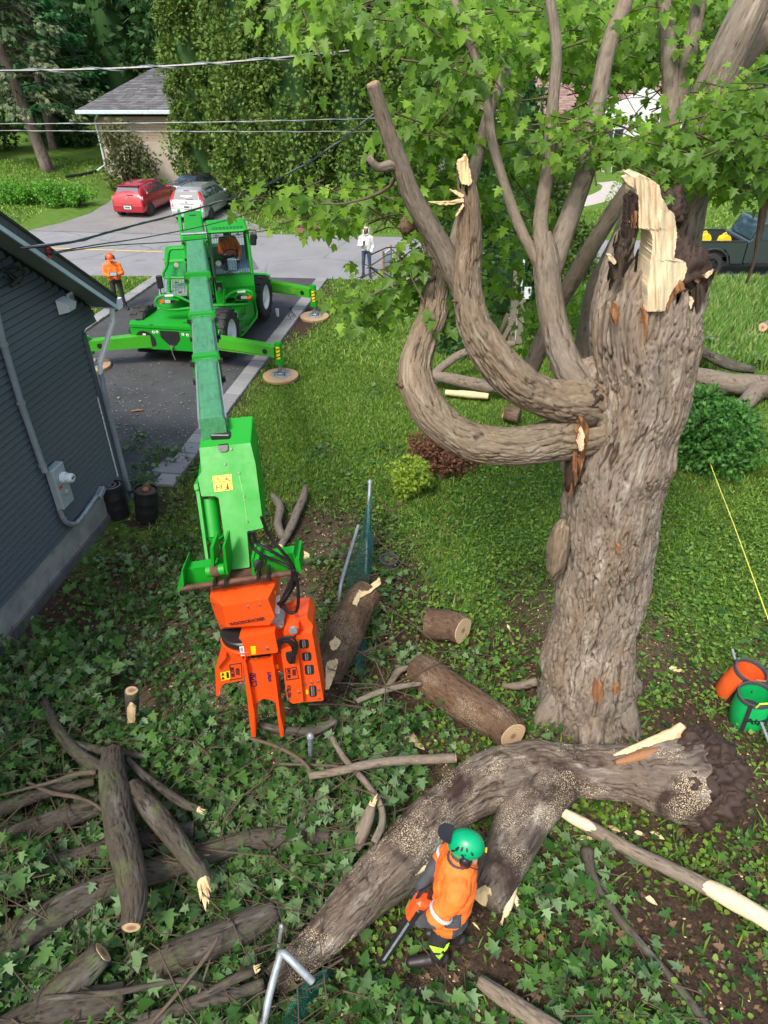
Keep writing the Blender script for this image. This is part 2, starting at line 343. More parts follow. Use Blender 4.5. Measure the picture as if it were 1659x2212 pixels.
def limb(name, pts, mat, parent, n=24, ds=.06, amp=.012, k=1.0, jag=None, lump=.05, seed=0, cap=True):
    """a tapered bark-covered limb along [(point, radius)]; jag(angle)->extra length at the far end"""
    A = spline([list(p)+[r] for p, r in pts], ds); C = A[:, :3]; rad = np.maximum(A[:, 3], .002); m = len(C)
    T = np.gradient(C, axis=0); T /= np.linalg.norm(T, axis=1)[:, None]
    X = np.zeros_like(C); u = np.array([0, 0, 1.]) if abs(T[0][2]) < .9 else np.array([0, -1., 0]); X[0] = np.cross(u, T[0])
    X[0] /= np.linalg.norm(X[0])
    for i in range(1, m):
        x = X[i-1]-T[i]*X[i-1].dot(T[i]); X[i] = x/np.linalg.norm(x)
    Y = np.cross(T, X); L = np.concatenate([[0], np.cumsum(np.linalg.norm(np.diff(C, axis=0), axis=1))])
    th = np.linspace(0, 2*np.pi, n, endpoint=False); c, s = np.cos(th), np.sin(th)
    rm = rad.mean(); bx = np.stack([np.tile(c*rm, m), np.tile(s*rm, m), np.repeat(L, n)], 1)+seed*5.3
    wv = np.stack([fbm(bx*np.array([6, 6, 5])*k+7, 2), fbm(bx*np.array([6, 6, 5])*k+31, 2), fbm(bx*np.array([4, 4, 3])*k+57, 2)], 1)-.5
    n1 = fbm(bx*np.array([15, 15, 1.25])*k+wv*1.5, 2); n2 = fbm(bx*np.array([30, 30, 3.2])*k+wv*2.2+40, 2); n3 = vnoise(bx*np.array([9, 9, 9])*k+wv*5+80)
    plate = sstep(.0, .05, np.abs(n1-.5))*.52+sstep(0, .07, np.abs(n2-.5))*.34+sstep(0, .045, np.abs(n3-.5))*.14
    if k < 1.05: plate = plate*.85+.15*fbm(bx*np.array([60, 60, 22]), 2)
    lumpv = (fbm(bx*1.7+9, 2)-.5)*2*lump*np.repeat(rad, n)/.5
    dsp = amp*(plate-.6)*1.6+amp*.9*(n2-.5)+lumpv
    rr = np.repeat(rad, n)+dsp*np.minimum(1, np.repeat(rad, n)/(amp*4+1e-6)); rr = np.maximum(rr, .0015)
    V = np.repeat(C, n, 0)+np.repeat(X, n, 0)*(np.tile(c, m)*rr)[:, None]+np.repeat(Y, n, 0)*(np.tile(s, m)*rr)[:, None]
    if jag is not None:
        Lj, fn = jag; tt = np.clip((L-(L[-1]-Lj))/Lj, 0, 1); V += np.repeat(T, n, 0)*(np.repeat(tt, n)*np.tile(fn(th), m))[:, None]
    i = np.arange(m-1)[:, None]*n; j = np.arange(n)[None]; j2 = (j+1) % n
    F = [np.stack([i+j, i+j2, i+n+j2, i+n+j], -1).reshape(-1, 4)]
    if cap and jag is None:
        F += [np.arange(n)[::-1][None], ((m-1)*n+np.arange(n))[None]]
    return npmesh(name, V, F, mat, parent, True, {'bark': bx, 'relief': plate}), (C, T, rad, X, Y)
def cutface(parent, c, t, r, mat='end_grain', n=28, name='cut_face'):
    """sawn end: thin disc set just proud of the log end, origin at its centre so rings are centred"""
    c = Vector(c); t = Vector(t).normalized(); me = bpy.data.meshes.new(name); T = frame(c, c+t)
    vs = []; 
    for z, q in ((-.004, 1.0), (.004, .985)): vs += [(r*q*(1+.03*math.sin(3*a+1)+.02*math.sin(5*a))*math.cos(a), r*q*(1+.03*math.sin(3*a+1)+.02*math.sin(5*a))*math.sin(a), z) for a in [2*math.pi*i/n for i in range(n)]]
    me.from_pydata(vs, [], [tuple(range(n-1, -1, -1)), tuple(range(n, 2*n))]+[(i, (i+1) % n, n+(i+1) % n, n+i) for i in range(n)])
    me.update(); o = link(name, me, mat, parent); M = WM[parent].inverted() @ T; o.matrix_local = M; WM[o] = T; return o
def splinters(parent, c, t, r, n=9, L=.25, mat='fresh_wood', name='broken_end', seed=1):
    """torn wood: a bundle of thin pointed wedges"""
    rr = random.Random(seed); c = Vector(c); t = Vector(t).normalized(); T = frame(c, c+t); mb = MB()
    mb.lathe([(r*.95, -.03), (r*.9, .015), (r*.3, .03)], 14, T)
    for i in range(n):
        a = rr.uniform(0, 6.28); q = r*.8*math.sqrt(rr.random()); l = L*rr.uniform(.3, 1); wv = r*rr.uniform(.12, .38); th = wv*rr.uniform(.25, .6); x, y = q*math.cos(a), q*math.sin(a); b = rr.uniform(0, 3.14)
        dx, dy = math.cos(b), math.sin(b); tx, ty = x+rr.uniform(-.2, .2)*l, y+rr.uniform(-.2, .2)*l
        base = [(x+dx*wv-dy*th, y+dy*wv+dx*th, -.02), (x-dx*wv-dy*th, y-dy*wv+dx*th, -.02), (x-dx*wv+dy*th, y-dy*wv-dx*th, -.02), (x+dx*wv+dy*th, y+dy*wv-dx*th, -.02)]
        mid = [(p[0]*.75+tx*.25, p[1]*.75+ty*.25, l*rr.uniform(.45, .7)) for p in base]
        mb.add(base+mid+[(tx, ty, l)], [(0,1,5,4),(1,2,6,5),(2,3,7,6),(3,0,4,7),(4,5,8),(5,6,8),(6,7,8),(7,4,8)], T)
    return mb.build(name, mat, parent)
def text(parent, s, size, M, mat, ext=.002, name='lettering', squash=1.0):
    cu = bpy.data.curves.new('t', 'FONT'); cu.body = s; cu.size = size; cu.extrude = ext; cu.align_x = 'CENTER'; cu.align_y = 'CENTER'; cu.offset = size*.012
    to = bpy.data.objects.new('t', cu); me = bpy.data.meshes.new_from_object(to); bpy.data.objects.remove(to); bpy.data.curves.remove(cu)
    A = np.zeros(len(me.vertices)*3); me.vertices.foreach_get('co', A); A = A.reshape(-1, 3)*np.array([squash, 1, 1]); Mx = np.array(WM[parent].inverted() @ M)
    A = A@Mx[:3, :3].T+Mx[:3, 3]; me.vertices.foreach_set('co', A.ravel()); me.materials.clear(); me.name = name; me.update(); return link(name, me, mat, parent)
# leaf scatter ---------------------------------------------------------------
half = [(0,0), (.17,-.07), (.46,.0), (.27,.19), (.70,.50), (.28,.45), (.25,.66), (0,1.06)]
MAPLE = np.array([(0,.34,-.05)]+[(a, b, .10*abs(a)-.10*b*b) for a, b in half]+[(-a, b, .10*abs(a)-.10*b*b) for a, b in half[-2:0:-1]])
MAPLE_F = np.array([(0, i, i % 14+1) for i in range(1, 15)])
SMALLL = np.array([(0,.4,-.04), (0,0,0), (.42,.3,.06), (.3,.75,.04), (0,1,-.06), (-.3,.75,.04), (-.42,.3,.06)]); SMALLF = np.array([(0,1,2),(0,2,3),(0,3,4),(0,4,5),(0,5,6),(0,6,1)])
SPRAY = np.array([(0,0,0), (.22,.35,.03), (.34,.8,-.05), (.1,.62,0), (0,1.1,-.08), (-.1,.62,0), (-.34,.8,-.05), (-.22,.35,.03)]); SPRAYF = np.array([(0,1,3),(1,2,3),(0,3,5),(3,4,5),(0,5,7),(5,6,7)])
BLADE = np.array([(-.05,0,0), (.05,0,0), (.035,.6,.06), (0,1,.25)]); BLADEF = np.array([(0,1,2),(0,2,3)])
NEEDLE = np.array([(-.10,0,0), (.10,0,0), (.0,1,0)]); NEEDLEF = np.array([(0,1,2)])
def scatter(name, P, Yd, Zn, size, shape, mat, parent=None, rngs=rng):
    """one leaf per row: stem point P, direction Yd, face normal Zn"""
    V0, F0 = shape; P = np.asarray(P, float); n = len(P); Yd = np.asarray(Yd, float); Zn = np.asarray(Zn, float)
    Yd = Yd/np.linalg.norm(Yd, axis=1)[:, None]; X = np.cross(Yd, Zn); X /= np.linalg.norm(X, axis=1)[:, None]+1e-9; Z = np.cross(X, Yd)
    size = np.broadcast_to(size, (n,))
    V = P[:, None]+(X[:, None]*V0[None, :, 0:1]+Yd[:, None]*V0[None, :, 1:2]+Z[:, None]*V0[None, :, 2:3])*size[:, None, None]
    F = F0[None]+np.arange(n)[:, None, None]*len(V0)
    return npmesh(name, V.reshape(-1, 3), F.reshape(-1, 3), mat, parent)
def rdir(n, zmean=0.0, zs=1.0):
    v = rng.normal(size=(n, 3)); v[:, 2] = v[:, 2]*zs+zmean; return v/np.linalg.norm(v, axis=1)[:, None]
# ================================================================ TERRAIN
DS = .15                                            # the drive, its kerbs and the grey house share one direction
DIR = Vector((DS, 1, 0)).normalized()
def krx(y): return -3.94+.146*(y-15.23)             # drive-side edge of right kerb
def klx(y): return -8.95+.15*(y-19.62)              # drive-side edge of left kerb
def road_near(x): return 25.35-.05*x
def road_far(x): return 32.0-.07*x
def hz(x, y):
    x = np.asarray(x, float); y = np.asarray(y, float)
    dip = -1.15*sstep(39.5, 47, y)*sstep(-17.5, -14.8, x)*(1-sstep(-9.0, -5.5, x))*(1-sstep(56, 64, y))
    bank = .5*sstep(43, 50, y)*(1-sstep(-18.5, -15.5, x))+.5*sstep(36, 46, y)*sstep(3, 9, x)
    P = np.stack([x*.45, y*.45, x*0], -1).reshape(-1, 3)
    bumps = ((fbm(P, 3)-.5)*.16-.035).reshape(x.shape)
    yard = np.maximum(sstep(.25, .9, x-krx(y)-.4), 1-sstep(9.2, 10.4, y))*(1-sstep(24.2, 25, y+.05*x))
    yard = yard*(1-(1-sstep(.6, 1.4, np.abs(x+4.4)))*sstep(9.6, 10.6, y))
    return dip+bank+np.minimum(0, bumps)*yard
def H1(x, y): return float(hz(np.array([x]), np.array([y]))[0])
def onG(u, v, dz=0.0):
    p = G(u, v)
    for _ in range(4): p = G(u, v, H1(p.x, p.y)+dz)
    return p
xs = np.concatenate([np.linspace(-260, -34, 16), np.arange(-32, -12, .9), np.arange(-12, 14, .16), np.arange(14, 34, 1.0), np.linspace(36, 260, 16)])
ys = np.concatenate([np.linspace(-60, -2, 8), np.arange(-1.5, 26, .16), np.arange(26, 66, .9), np.linspace(70, 420, 14)])
XX, YY = np.meshgrid(xs, ys); ZZ = hz(XX, YY)
V = np.stack([XX, YY, ZZ], -1).reshape(-1, 3); nx, ny = len(xs), len(ys)
i = np.arange(ny-1)[:, None]*nx+np.arange(nx-1)[None]; F = np.stack([i, i+1, i+nx+1, i+nx], -1).reshape(-1, 4)
def soilmask(x, y):
    """how bare the yard is: mulch and dirt under the brush, round the stump and along the fence"""
    n = fbm(np.stack([x*.8, y*.8, x*0+3], -1).reshape(-1, 3), 4).reshape(np.shape(x))
    s = (1-sstep(6.5, 11.5, y+(n-.5)*7+.3*np.maximum(0, x)))*.95
    s = s+.9*np.exp(-((x+.9)**2/1.2+(y-9.3)**2/3))+.8*np.exp(-((x-1.9)**2+(y-5.2)**2)/2.0)+.7*np.exp(-((x+2.5)**2/1.0+(y-21)**2/1.5))
    s = s+.55*(1-sstep(.0, .9, np.abs(x-krx(y)-.55)))*(y > 10)*(y < 25)+.7*np.exp(-((x-3.0)**2/2+(y-3.3)**2/4))*n*2
    return np.clip(s*(.35+1.1*n)*(y < 26)+(y > 33.5)*(.7*np.exp(-((x+2)**2/60+(y-37.0)**2/4.5))), 0, 1)
dirt = soilmask(V[:, 0], V[:, 1])
def dustmask(x, y):
    c = [(3.3, 7.6, .8, .9, .9), (-2.3, 5.7, 1.3, .8, .8), (-1.4, 7.2, .6, 1.2, .7), (.1, 2.2, .7, .5, .9), (.8, 4.6, .9, .5, .7), (2.6, 5.0, 1.4, .5, .6), (-.7, 9.6, .5, .8, .5), (-3.0, 7.3, .8, .5, .5)]
    return np.clip(sum(a*np.exp(-((x-p)**2/q**2+(y-r)**2/t**2)) for p, r, q, t, a in c), 0, 1)
ground = npmesh('ground', V, F, 'black_plastic', None, True, {'dirt': dirt, 'dust': dustmask(V[:, 0], V[:, 1])})
tag(ground, kind='structure')
x = N('lawn_soil'); p = x.pos(); di = x.attr('dirt').outputs['Fac']; du = x.attr('dust').outputs['Fac']
g = x.ramp(x.noise(p, 2.6, 8, .7), [(.3, (.05,.10,.02)), (.5, (.09,.17,.026)), (.7, (.15,.23,.04))])
g = x.mix(x.ramp(x.noise(p, .33, 3), [(.4, (0,0,0)), (.65, (.6,)*3)]), g, (.14,.24,.04))
g = x.mix(x.ramp(x.noise(p, 40, 4, .8), [(.4, (0,0,0)), (.7, (.5,)*3)]), g, (.03,.075,.014))
s = x.ramp(x.noise(p, 19, 10, .8), [(.28, (.018,.012,.009)), (.5, (.055,.038,.027)), (.62, (.095,.065,.045)), (.75, (.17,.12,.08))])
vo = x.n('TexVoronoi'); vo.inputs['Scale'].default_value = 34; x.l(p, vo.inputs['Vector']); s = x.mix(x.ramp(vo.outputs['Distance'], [(.1, (.55,)*3), (.35, (0,0,0))]), s, (.10,.055,.035))
md = x.n('Math', operation='ADD'); x.l(di, md.inputs[0]); q = x.n('MapRange'); x.l(x.noise(p, 6, 6, .75), q.inputs[0]); q.inputs[1].default_value = .3; q.inputs[2].default_value = .7; q.inputs[3].default_value = -.35; q.inputs[4].default_value = .35; x.l(q.outputs[0], md.inputs[1])
c = x.mix(x.ramp(md.outputs[0], [(.25, (0,0,0)), (.55, (1,1,1))]), g, s)
m = x.n('Math', operation='MULTIPLY'); x.l(du, m.inputs[0]); x.l(x.ramp(x.noise(p, 75, 3, .7), [(.44, (0,0,0)), (.56, (1,1,1))]), m.inputs[1])
x.base(x.mix(m.outputs[0], c, (.46,.36,.23))); x.set(Roughness=.95, Specular_IOR_Level=.1); x.bump(x.noise(p, 26, 8, .8), .8, .05)
ground.data.materials[0] = x.m
# asphalt sheets
def asphalt(name, lo, hi, crack=.5, k=1.0):
    x = N(name); p = x.pos(); f = x.noise(p, .7, 6, .7); fine = x.noise(p, 90, 3, .8)
    c = x.ramp(f, [(.3, lo), (.7, hi)]); c = x.mix(x.ramp(fine, [(.35, (.5,)*3), (.65, (0,0,0))]), c, tuple(a*.62 for a in lo))
    v = x.n('TexVoronoi', feature='DISTANCE_TO_EDGE'); v.inputs['Scale'].default_value = .33
    dv = x.n('Mix', data_type='VECTOR'); dv.inputs[0].default_value = .25; nz = x.n('TexNoise'); nz.inputs['Scale'].default_value = 1.3; nz.inputs['Detail'].default_value = 6; x.l(p, nz.inputs[0]); x.l(p, dv.inputs[4]); x.l(nz.outputs['Color'], dv.inputs[5]); x.l(dv.outputs[1], v.inputs['Vector'])
    msk = x.n('Math', operation='MULTIPLY'); x.l(x.ramp(v.outputs['Distance'], [(.0, (crack,)*3), (.012, (0,0,0))]), msk.inputs[0]); x.l(x.ramp(x.noise(p, .23, 2), [(.45, (0,0,0)), (.55, (1,1,1))]), msk.inputs[1])
    c = x.mix(msk.outputs[0], c, (.02,.02,.02))
    c = x.mix(x.ramp(x.noise(p, .55, 5, .75), [(.62, (0,0,0)), (.66, (.5,)*3)]), c, tuple(a*.55 for a in lo))
    x.base(c); x.set(Roughness=.8); x.bump(fine, .35, .01); return x.m
asphalt('road_asphalt', (.21,.21,.22), (.29,.29,.30)); asphalt('drive_asphalt', (.034,.035,.038), (.085,.085,.09), .2); asphalt('old_asphalt', (.19,.18,.18), (.27,.26,.25), .4); asphalt('patch_asphalt', (.11,.11,.115), (.15,.15,.155), .1)
def sheet(name, poly, z, mat, dens=1.0, kind='structure', follow=False):
    me = bpy.data.meshes.new(name); import bmesh as _b
    b = _b.new(); b.faces.new([b.verts.new((p[0], p[1], 0)) for p in poly])
    if follow:
        _b.ops.triangulate(b, faces=b.faces[:])
        for _ in range(4): _b.ops.subdivide_edges(b, edges=[e for e in b.edges if e.calc_length() > 1.0], cuts=1, use_grid_fill=True); _b.ops.triangulate(b, faces=b.faces[:])
    for v in b.verts: v.co.z = z+(H1(v.co.x, v.co.y) if follow else 0)
    _b.ops.recalc_face_normals(b, faces=b.faces[:])
    if b.faces[:][0].normal.z < 0: _b.ops.reverse_faces(b, faces=b.faces[:])
    b.to_mesh(me); b.free(); o = link(name, me, mat); 
    if kind: tag(o, kind=kind)
    return o
rx = np.linspace(-80, 80, 41)
edge = lambda a, s, o=0: [(xx, (road_near(xx) if a else road_far(xx))+s*((_H[int(xx*7) % 999]-.5)*.16)+o) for xx in rx]
road = sheet('road', edge(True, 1)+edge(False, 1)[::-1], .008, 'road_asphalt')
yl = G(100, 535.5, .014); yr = G(352, 544, .014); yd = (yr-yl).normalized(); yn = Vector((-yd.y, yd.x, 0))*.06; yl = yr-yd*40
sheet('road_line', [yl-yn, yr-yn, yr+yn, yl+yn], .016, 'yellow_road_paint')
sheet('road_patch', [G(350,560), G(405,545), G(540,548), G(560,582), G(500,592), G(380,588)], .012, 'patch_asphalt')
dn = [(klx(y), y) for y in (10.9, 15, 20, 25.6)]
driveway = sheet('driveway', dn+[(klx(25.6)-.5, 25.85), (krx(25.4)+.9, 25.42), (krx(24.6), 24.9)]+[(krx(y), y) for y in (20, 15, 11.4)]+[(-4.9, 10.7), (-7, 10.6)], .010, 'drive_asphalt')
far_drive = sheet('far_driveway', [G(60,499), G(130,483), G(195,462), G(235,437), (-15.6, 43), (-15.3, 48.9), (-8.6, 48.9), (-8.9, 44), (-8.3, 40), (-7.0, 35.8), (-5.8, 34.0), G(592,513)], .022, 'old_asphalt', follow=True)
# kerb pavers: every slab on its own
def paver_row(name, fx, y0, y1, w, L, z, gaps=.012):
    root = sheet(name, [(fx(y0)-.01, y0), (fx(y0)+w+.01, y0), (fx(y1)+w+.01, y1), (fx(y1)-.01, y1)], .012, 'patch_asphalt')
    y = y0; k = 0; shared = []
    for q in range(4):
        mb = MB(); mb.box((gaps, gaps, 0), (w-gaps, L-gaps, z), bev=.012); o = mb.build('paver', 'paver_grey'); o['_src'] = 1; shared.append(o.data); COL.objects.unlink(o); bpy.data.objects.remove(o)
    while y < y1-.05:
        o = bpy.data.objects.new('paver', shared[k % 4]); COL.objects.link(o); o.parent = root
        o.location = (fx(y), y, .014+rnd.uniform(-.006, .006)); o.rotation_euler = (rnd.uniform(-.01, .01), rnd.uniform(-.01, .01), -math.atan(.148)+rnd.uniform(-.008, .008)); WM[o] = Matrix.Translation(o.location); y += L*.989; k += 1
    return root
x = N('paver_grey'); r = x.n('ObjectInfo').outputs['Random']; f = x.noise(x.pos(), 30, 5, .8)
x.base(x.mix(x.ramp(f, [(.35, (.45,)*3), (.65, (0,0,0))]), x.ramp(r, [(0, (.20,.20,.205)), (.5, (.255,.255,.26)), (1, (.30,.295,.29))]), (.13,.13,.13))); x.set(Roughness=.85)
paver_row('right_kerb', krx, 11.3, 25.2, .42, .42, .07); paver_row('left_kerb', lambda y: klx(y)-.42, 11.2, 25.4, .42, .42, .07)
# ================================================================ FAR BUILDINGS
x = N('far_brick'); br = x.n('TexBrick'); v = x.mapping(x.obj(), (1, 1, 1), (R(90), 0, 0)); x.l(v, br.inputs['Vector']); br.inputs['Scale'].default_value = 1; br.inputs['Brick Width'].default_value = .26; br.inputs['Row Height'].default_value = .085; br.inputs['Mortar Size'].default_value = .012
br.inputs['Color1'].default_value = (.34,.26,.17,1); br.inputs['Color2'].default_value = (.24,.19,.13,1); br.inputs['Mortar'].default_value = (.40,.36,.30,1); x.base(br.outputs[0]); x.set(Roughness=.9)
x = N('orange_brick'); br = x.n('TexBrick'); v = x.mapping(x.obj(), (1, 1, 1), (R(90), 0, 0)); x.l(v, br.inputs['Vector']); br.inputs['Scale'].default_value = 1; br.inputs['Brick Width'].default_value = .26; br.inputs['Row Height'].default_value = .085; br.inputs['Mortar Size'].default_value = .012
br.inputs['Color1'].default_value = (.42,.17,.08,1); br.inputs['Color2'].default_value = (.33,.13,.07,1); br.inputs['Mortar'].default_value = (.45,.38,.32,1); x.base(br.outputs[0]); x.set(Roughness=.9)
plain('beige_concrete', (.42,.37,.31), .9, 0, .12, 2); plain('red_door', (.33,.06,.05), .5, 0, .1); plain('white_stucco', (.60,.61,.62), .7, 0, .05); plain('stone_step', (.42,.36,.31), .9, 0, .15); plain('path_concrete', (.40,.37,.34), .9, 0, .12, 4); plain('window_dark', (.03,.04,.05), .1)
for nm, cs in (('grey_shingle', [(.085,.085,.09), (.13,.13,.14), (.19,.19,.20)]), ('brown_shingle', [(.20,.12,.10), (.28,.18,.15), (.36,.25,.21)]), ('dark_shingle', [(.05,.055,.06), (.08,.085,.09), (.11,.115,.12)])):
    x = N(nm); x.base(x.mix(x.ramp(x.noise(x.pos(), 22, 4, .8), [(.4, (.4,)*3), (.6, (0,0,0))]), x.ramp(x.isl(), [(0, cs[0]), (.5, cs[1]), (1, cs[2])]), tuple(a*.7 for a in cs[0]))); x.set(Roughness=.95)
def shingles(parent, name, a, b, c, d, cw, ch, mat):
    """roof face a-b along the eave, d-c along the ridge, covered in lapped tabs joined into one part"""
    a, b, c, d = map(Vector, (a, b, c, d)); nrm = (b-a).cross(d-a).normalized(); rows = max(2, int((d-a).length/ch)) if (d-a).length > (c-b).length else max(2, int((c-b).length/ch))
    mb = MB(); mb.slab([a, b, c, d] if (c-d).length > .01 else [a, b, c], -nrm*.12)
    for r in range(rows):
        t0, t1 = r/rows, (r+1)/rows; l0, r0, l1, r1 = a.lerp(d, t0), b.lerp(c, t0), a.lerp(d, t1), b.lerp(c, t1); n = max(1, int((r0-l0).length/cw)); off = rnd.random()
        for k in range(-1, n+1):
            s0, s1 = np.clip((k+off)/n, 0, 1), np.clip((k+off+.94)/n, 0, 1)
            if s1-s0 < .01: continue
            h = .018+rnd.random()*.018
            q = [l0.lerp(r0, s0)+nrm*h, l0.lerp(r0, s1)+nrm*h, l1.lerp(r1, s1)+nrm*.004, l1.lerp(r1, s0)+nrm*.004, l0.lerp(r0, s0), l0.lerp(r0, s1)]
            mb.add(q, [(0,1,2,3), (4,5,1,0)])
    return tag(mb.build(name, mat, parent), kind='stuff')
# left house: hip roof, brick front over a concrete base, sunken red garage door
HY = 48.0; el = D(165, 240, 47.4); wl = D(214, 300, HY).x; wr = wl+17
fh = thing('brick_house', 'tan brick house with grey hip roof and red garage door, behind the parked cars', 'house', (wl, HY, 0))
z0 = 2.0
mb = MB(); mb.box((wl, HY, z0), (wr, HY+10, 3.35)); mb.build('brick_wall', 'far_brick', fh)
gx0 = D(405, 353, HY-.3).x; gx1 = gx0+4.9
mb = MB(); mb.box((wl-.02, HY-.04, -1.3), (gx0, HY+10, z0)); mb.box((gx1, HY-.04, -1.3), (wr, HY+10, z0)); mb.box((gx0, HY-.04, 1.0), (gx1, HY+10, z0)); mb.build('basement_wall', 'beige_concrete', fh)
mb = MB(); mb.box((gx0-.05, HY-.1, -1.2), (gx0+.12, HY+.1, 1.1)); mb.box((gx1-.12, HY-.1, -1.2), (gx1+.05, HY+.1, 1.1)); mb.box((gx0+.12, HY-.1, .98), (gx1-.12, HY+.1, 1.1)); fr = mb.build('door_frame', 'red_door', fh)
for k in range(5):
    mb = MB(); mb.box((gx0+.14, HY+.02, -1.18+k*.43), (gx1-.14, HY+.07, -1.18+k*.43+.41), bev=.015); mb.build('door_panel', 'red_door', fh)
ev = el.z+.05; ex0 = el.x; ex1 = ex0+19.0; ey0 = HY-.65; ey1 = HY+10.6; ap = D(366, 128, HY+5.0); rz_ = ap.z; rx0 = ap.x; rx1 = ex1-(rx0-ex0)
shingles(fh, 'front_roof', (ex0, ey0, ev), (ex1, ey0, ev), (rx1, HY+5, rz_), (rx0, HY+5, rz_), .45, .24, 'grey_shingle')
shingles(fh, 'side_roof', (ex0, ey1, ev), (ex0, ey0, ev), (rx0, HY+5, rz_), (rx0, HY+5, rz_), .5, .3, 'grey_shingle')
mb = MB(); mb.slab([(ex1, ey0, ev), (ex1, ey1, ev), (rx1, HY+5, rz_)], (0, 0, -.1)); mb.slab([(ex1, ey1, ev-.001), (ex0, ey1, ev-.001), (rx0, HY+5, rz_-.001), (rx1, HY+5, rz_-.001)], (0, 0, -.1)); mb.build('rear_roof', 'grey_shingle', fh)
mb = MB(); mb.box((ex0-.03, ey0-.14, ev-.2), (ex1, ey0-.02, ev+.01), bev=.02); mb.build('gutter', 'fascia_white', fh)
mb = MB(); mb.box((ex0, ey0, ev-.17), (ex1, ey1, ev-.13)); mb.build('eave_soffit', 'fascia_white', fh)
dsx = D(222, 330, HY-.15).x; bz = H1(dsx, HY-.3)
mb = MB(); mb.tube([(D(212, 248, ey0).x, ey0-.05, ev-.18), (dsx-.1, HY-.12, ev-.6), (dsx, HY-.12, 1.0), (dsx+.0, HY-.12, bz+.45), (dsx-.5, HY-.5, bz+.15)], .055, 8)
ds = mb.build('downspout', 'fascia_white', fh); mb = MB(); mb.tube([(dsx-.5, HY-.5, bz+.15), (dsx-1.1, HY-1.3, bz+.08), (dsx-1.8, HY-2.2, bz+.06)], .075, 8); mb.build('drain_hose', 'black_plastic', ds)
# right house: brown roof, orange brick, white porch, glimpsed through the maple
RY = 50.0
rh = thing('bungalow', 'orange brick and white bungalow with brown shingle roof, seen through maple leaves', 'house', (14, RY, 0))
bx0 = D(1085, 260, RY).x; bx1 = bx0+17; rb = .45
mb = MB(); mb.box((bx0, RY, rb), (bx1, RY+9, 3.05)); mb.build('brick_wall', 'orange_brick', rh)
pz = D(1120, 255, RY-.6).z; tp = D(1150, 155, RY+5)
shingles(rh, 'roof', (bx0-.7, RY-.7, pz), (bx1, RY-.7, pz), (bx1, RY+5, tp.z), (bx0-.7+1.2, RY+5, tp.z), .4, .22, 'brown_shingle')
mb = MB(); mb.box((bx0-.7, RY-.82, pz-.2), (bx1, RY-.7, pz+.02)); mb.build('fascia_board', 'fascia_white', rh)
mb = MB(); mb.slab([(bx0-.7, RY-.68, pz-.14), (bx0-.7, RY+9.5, pz-.14), (bx0+.5, RY+5, tp.z-.14)], (.1, 0, 0)); mb.slab([(bx0-.6, RY+5, tp.z-.02), (bx1, RY+5, tp.z-.02), (bx1, RY+9.5, pz), (bx0-.6, RY+9.5, pz)], (0, 0, -.1)); mb.build('rear_roof', 'brown_shingle', rh)
gxa = D(1270, 300, RY-1).x; gxb = D(1500, 300, RY-1).x; gp = D(1390, 190, RY-1).z; gz0 = D(1300, 345, RY-1).z
poly = [(gxa, RY-1.2, gz0), (gxb, RY-1.2, gz0), (gxb, RY-1.2, 3.0), ((gxa+gxb)/2, RY-1.2, gp), (gxa, RY-1.2, 3.0)]
mb = MB(); mb.slab(poly, (0, 1.15, 0)); gwall = mb.build('white_gable', 'white_stucco', rh)
mb = MB(); mb.box((gxa, RY-1.3, rb-.6), (gxb, RY-.06, gz0)); mb.build('brick_base', 'orange_brick', rh)
for wx in (1325, 1440):
    wxx = D(wx, 290, RY-1.2).x; mb = MB(); mb.box((wxx-.65, RY-1.25, 1.5), (wxx+.65, RY-1.19, 2.7)); wn = mb.build('window', 'fascia_white', rh)
    for s in (-1, 1): mb = MB(); mb.box((wxx+s*.31-.27, RY-1.265, 1.58), (wxx+s*.31+.27, RY-1.24, 2.62)); mb.build('pane', 'window_dark', wn)
stp = D(1312, 372, 48.5); sb = H1(13.8, 47)
st = thing('front_steps', 'pale stone steps leading up from the curved path to the bungalow', 'steps', (stp.x, 47, sb))
for k in range(6):
    mb = MB(); mb.box((stp.x-.95, 46.6+k*.33, sb-.1), (stp.x+.95, 46.95+k*.33, sb+.17*(k+1)), bev=.02); mb.build('step', 'stone_step', st)
pc = [onG(1245, 441), onG(1290, 430), onG(1322, 415), onG(1325, 402), onG(1308, 394)]; A = spline([tuple(p)+(0,) for p in pc], .8); TT = np.gradient(A[:, :2], axis=0); TT /= np.linalg.norm(TT, axis=1)[:, None]; NN = np.stack([-TT[:, 1], TT[:, 0]], 1)*.65
sheet('garden_path', [tuple(q) for q in A[:, :2]-NN]+[tuple(q) for q in (A[:, :2]+NN)[::-1]], .02, 'path_concrete', follow=True)
# ================================================================ GREY HOUSE ON THE LEFT
x = N('siding'); p = x.pos(); f = x.noise(x.mapping(p, (1.2, 1.2, 9)), 3, 5, .7); x.base(x.mix(x.n('ObjectInfo').outputs['Random'], x.ramp(f, [(.3, (.060,.075,.096)), (.7, (.078,.096,.122))]), (.068,.085,.108))); x.set(Roughness=.5); x.bump(x.noise(x.mapping(p, (2, 2, 40)), 5, 4), .15, .004)
plain('foundation', (.27,.27,.25), .9, 0, .3, 3, .3); plain('foundation_dark', (.10,.10,.10), .9, 0, .3, 3, .3)
WB = Vector((-4.92, 10.53, 0)); WD = -DIR                    # wall runs from the far corner towards the camera
WN = Vector((DIR.y, -DIR.x, 0))                              # outward normal (to the right)
gh = thing('grey_house', 'dark blue-grey sided house gable with white rake boards at the left edge', 'house', (WB.x, WB.y, 0))
def WP(s, z, o=0.0): return WB+WD*s+WN*o+Vector((0, 0, z))   # s metres along the wall
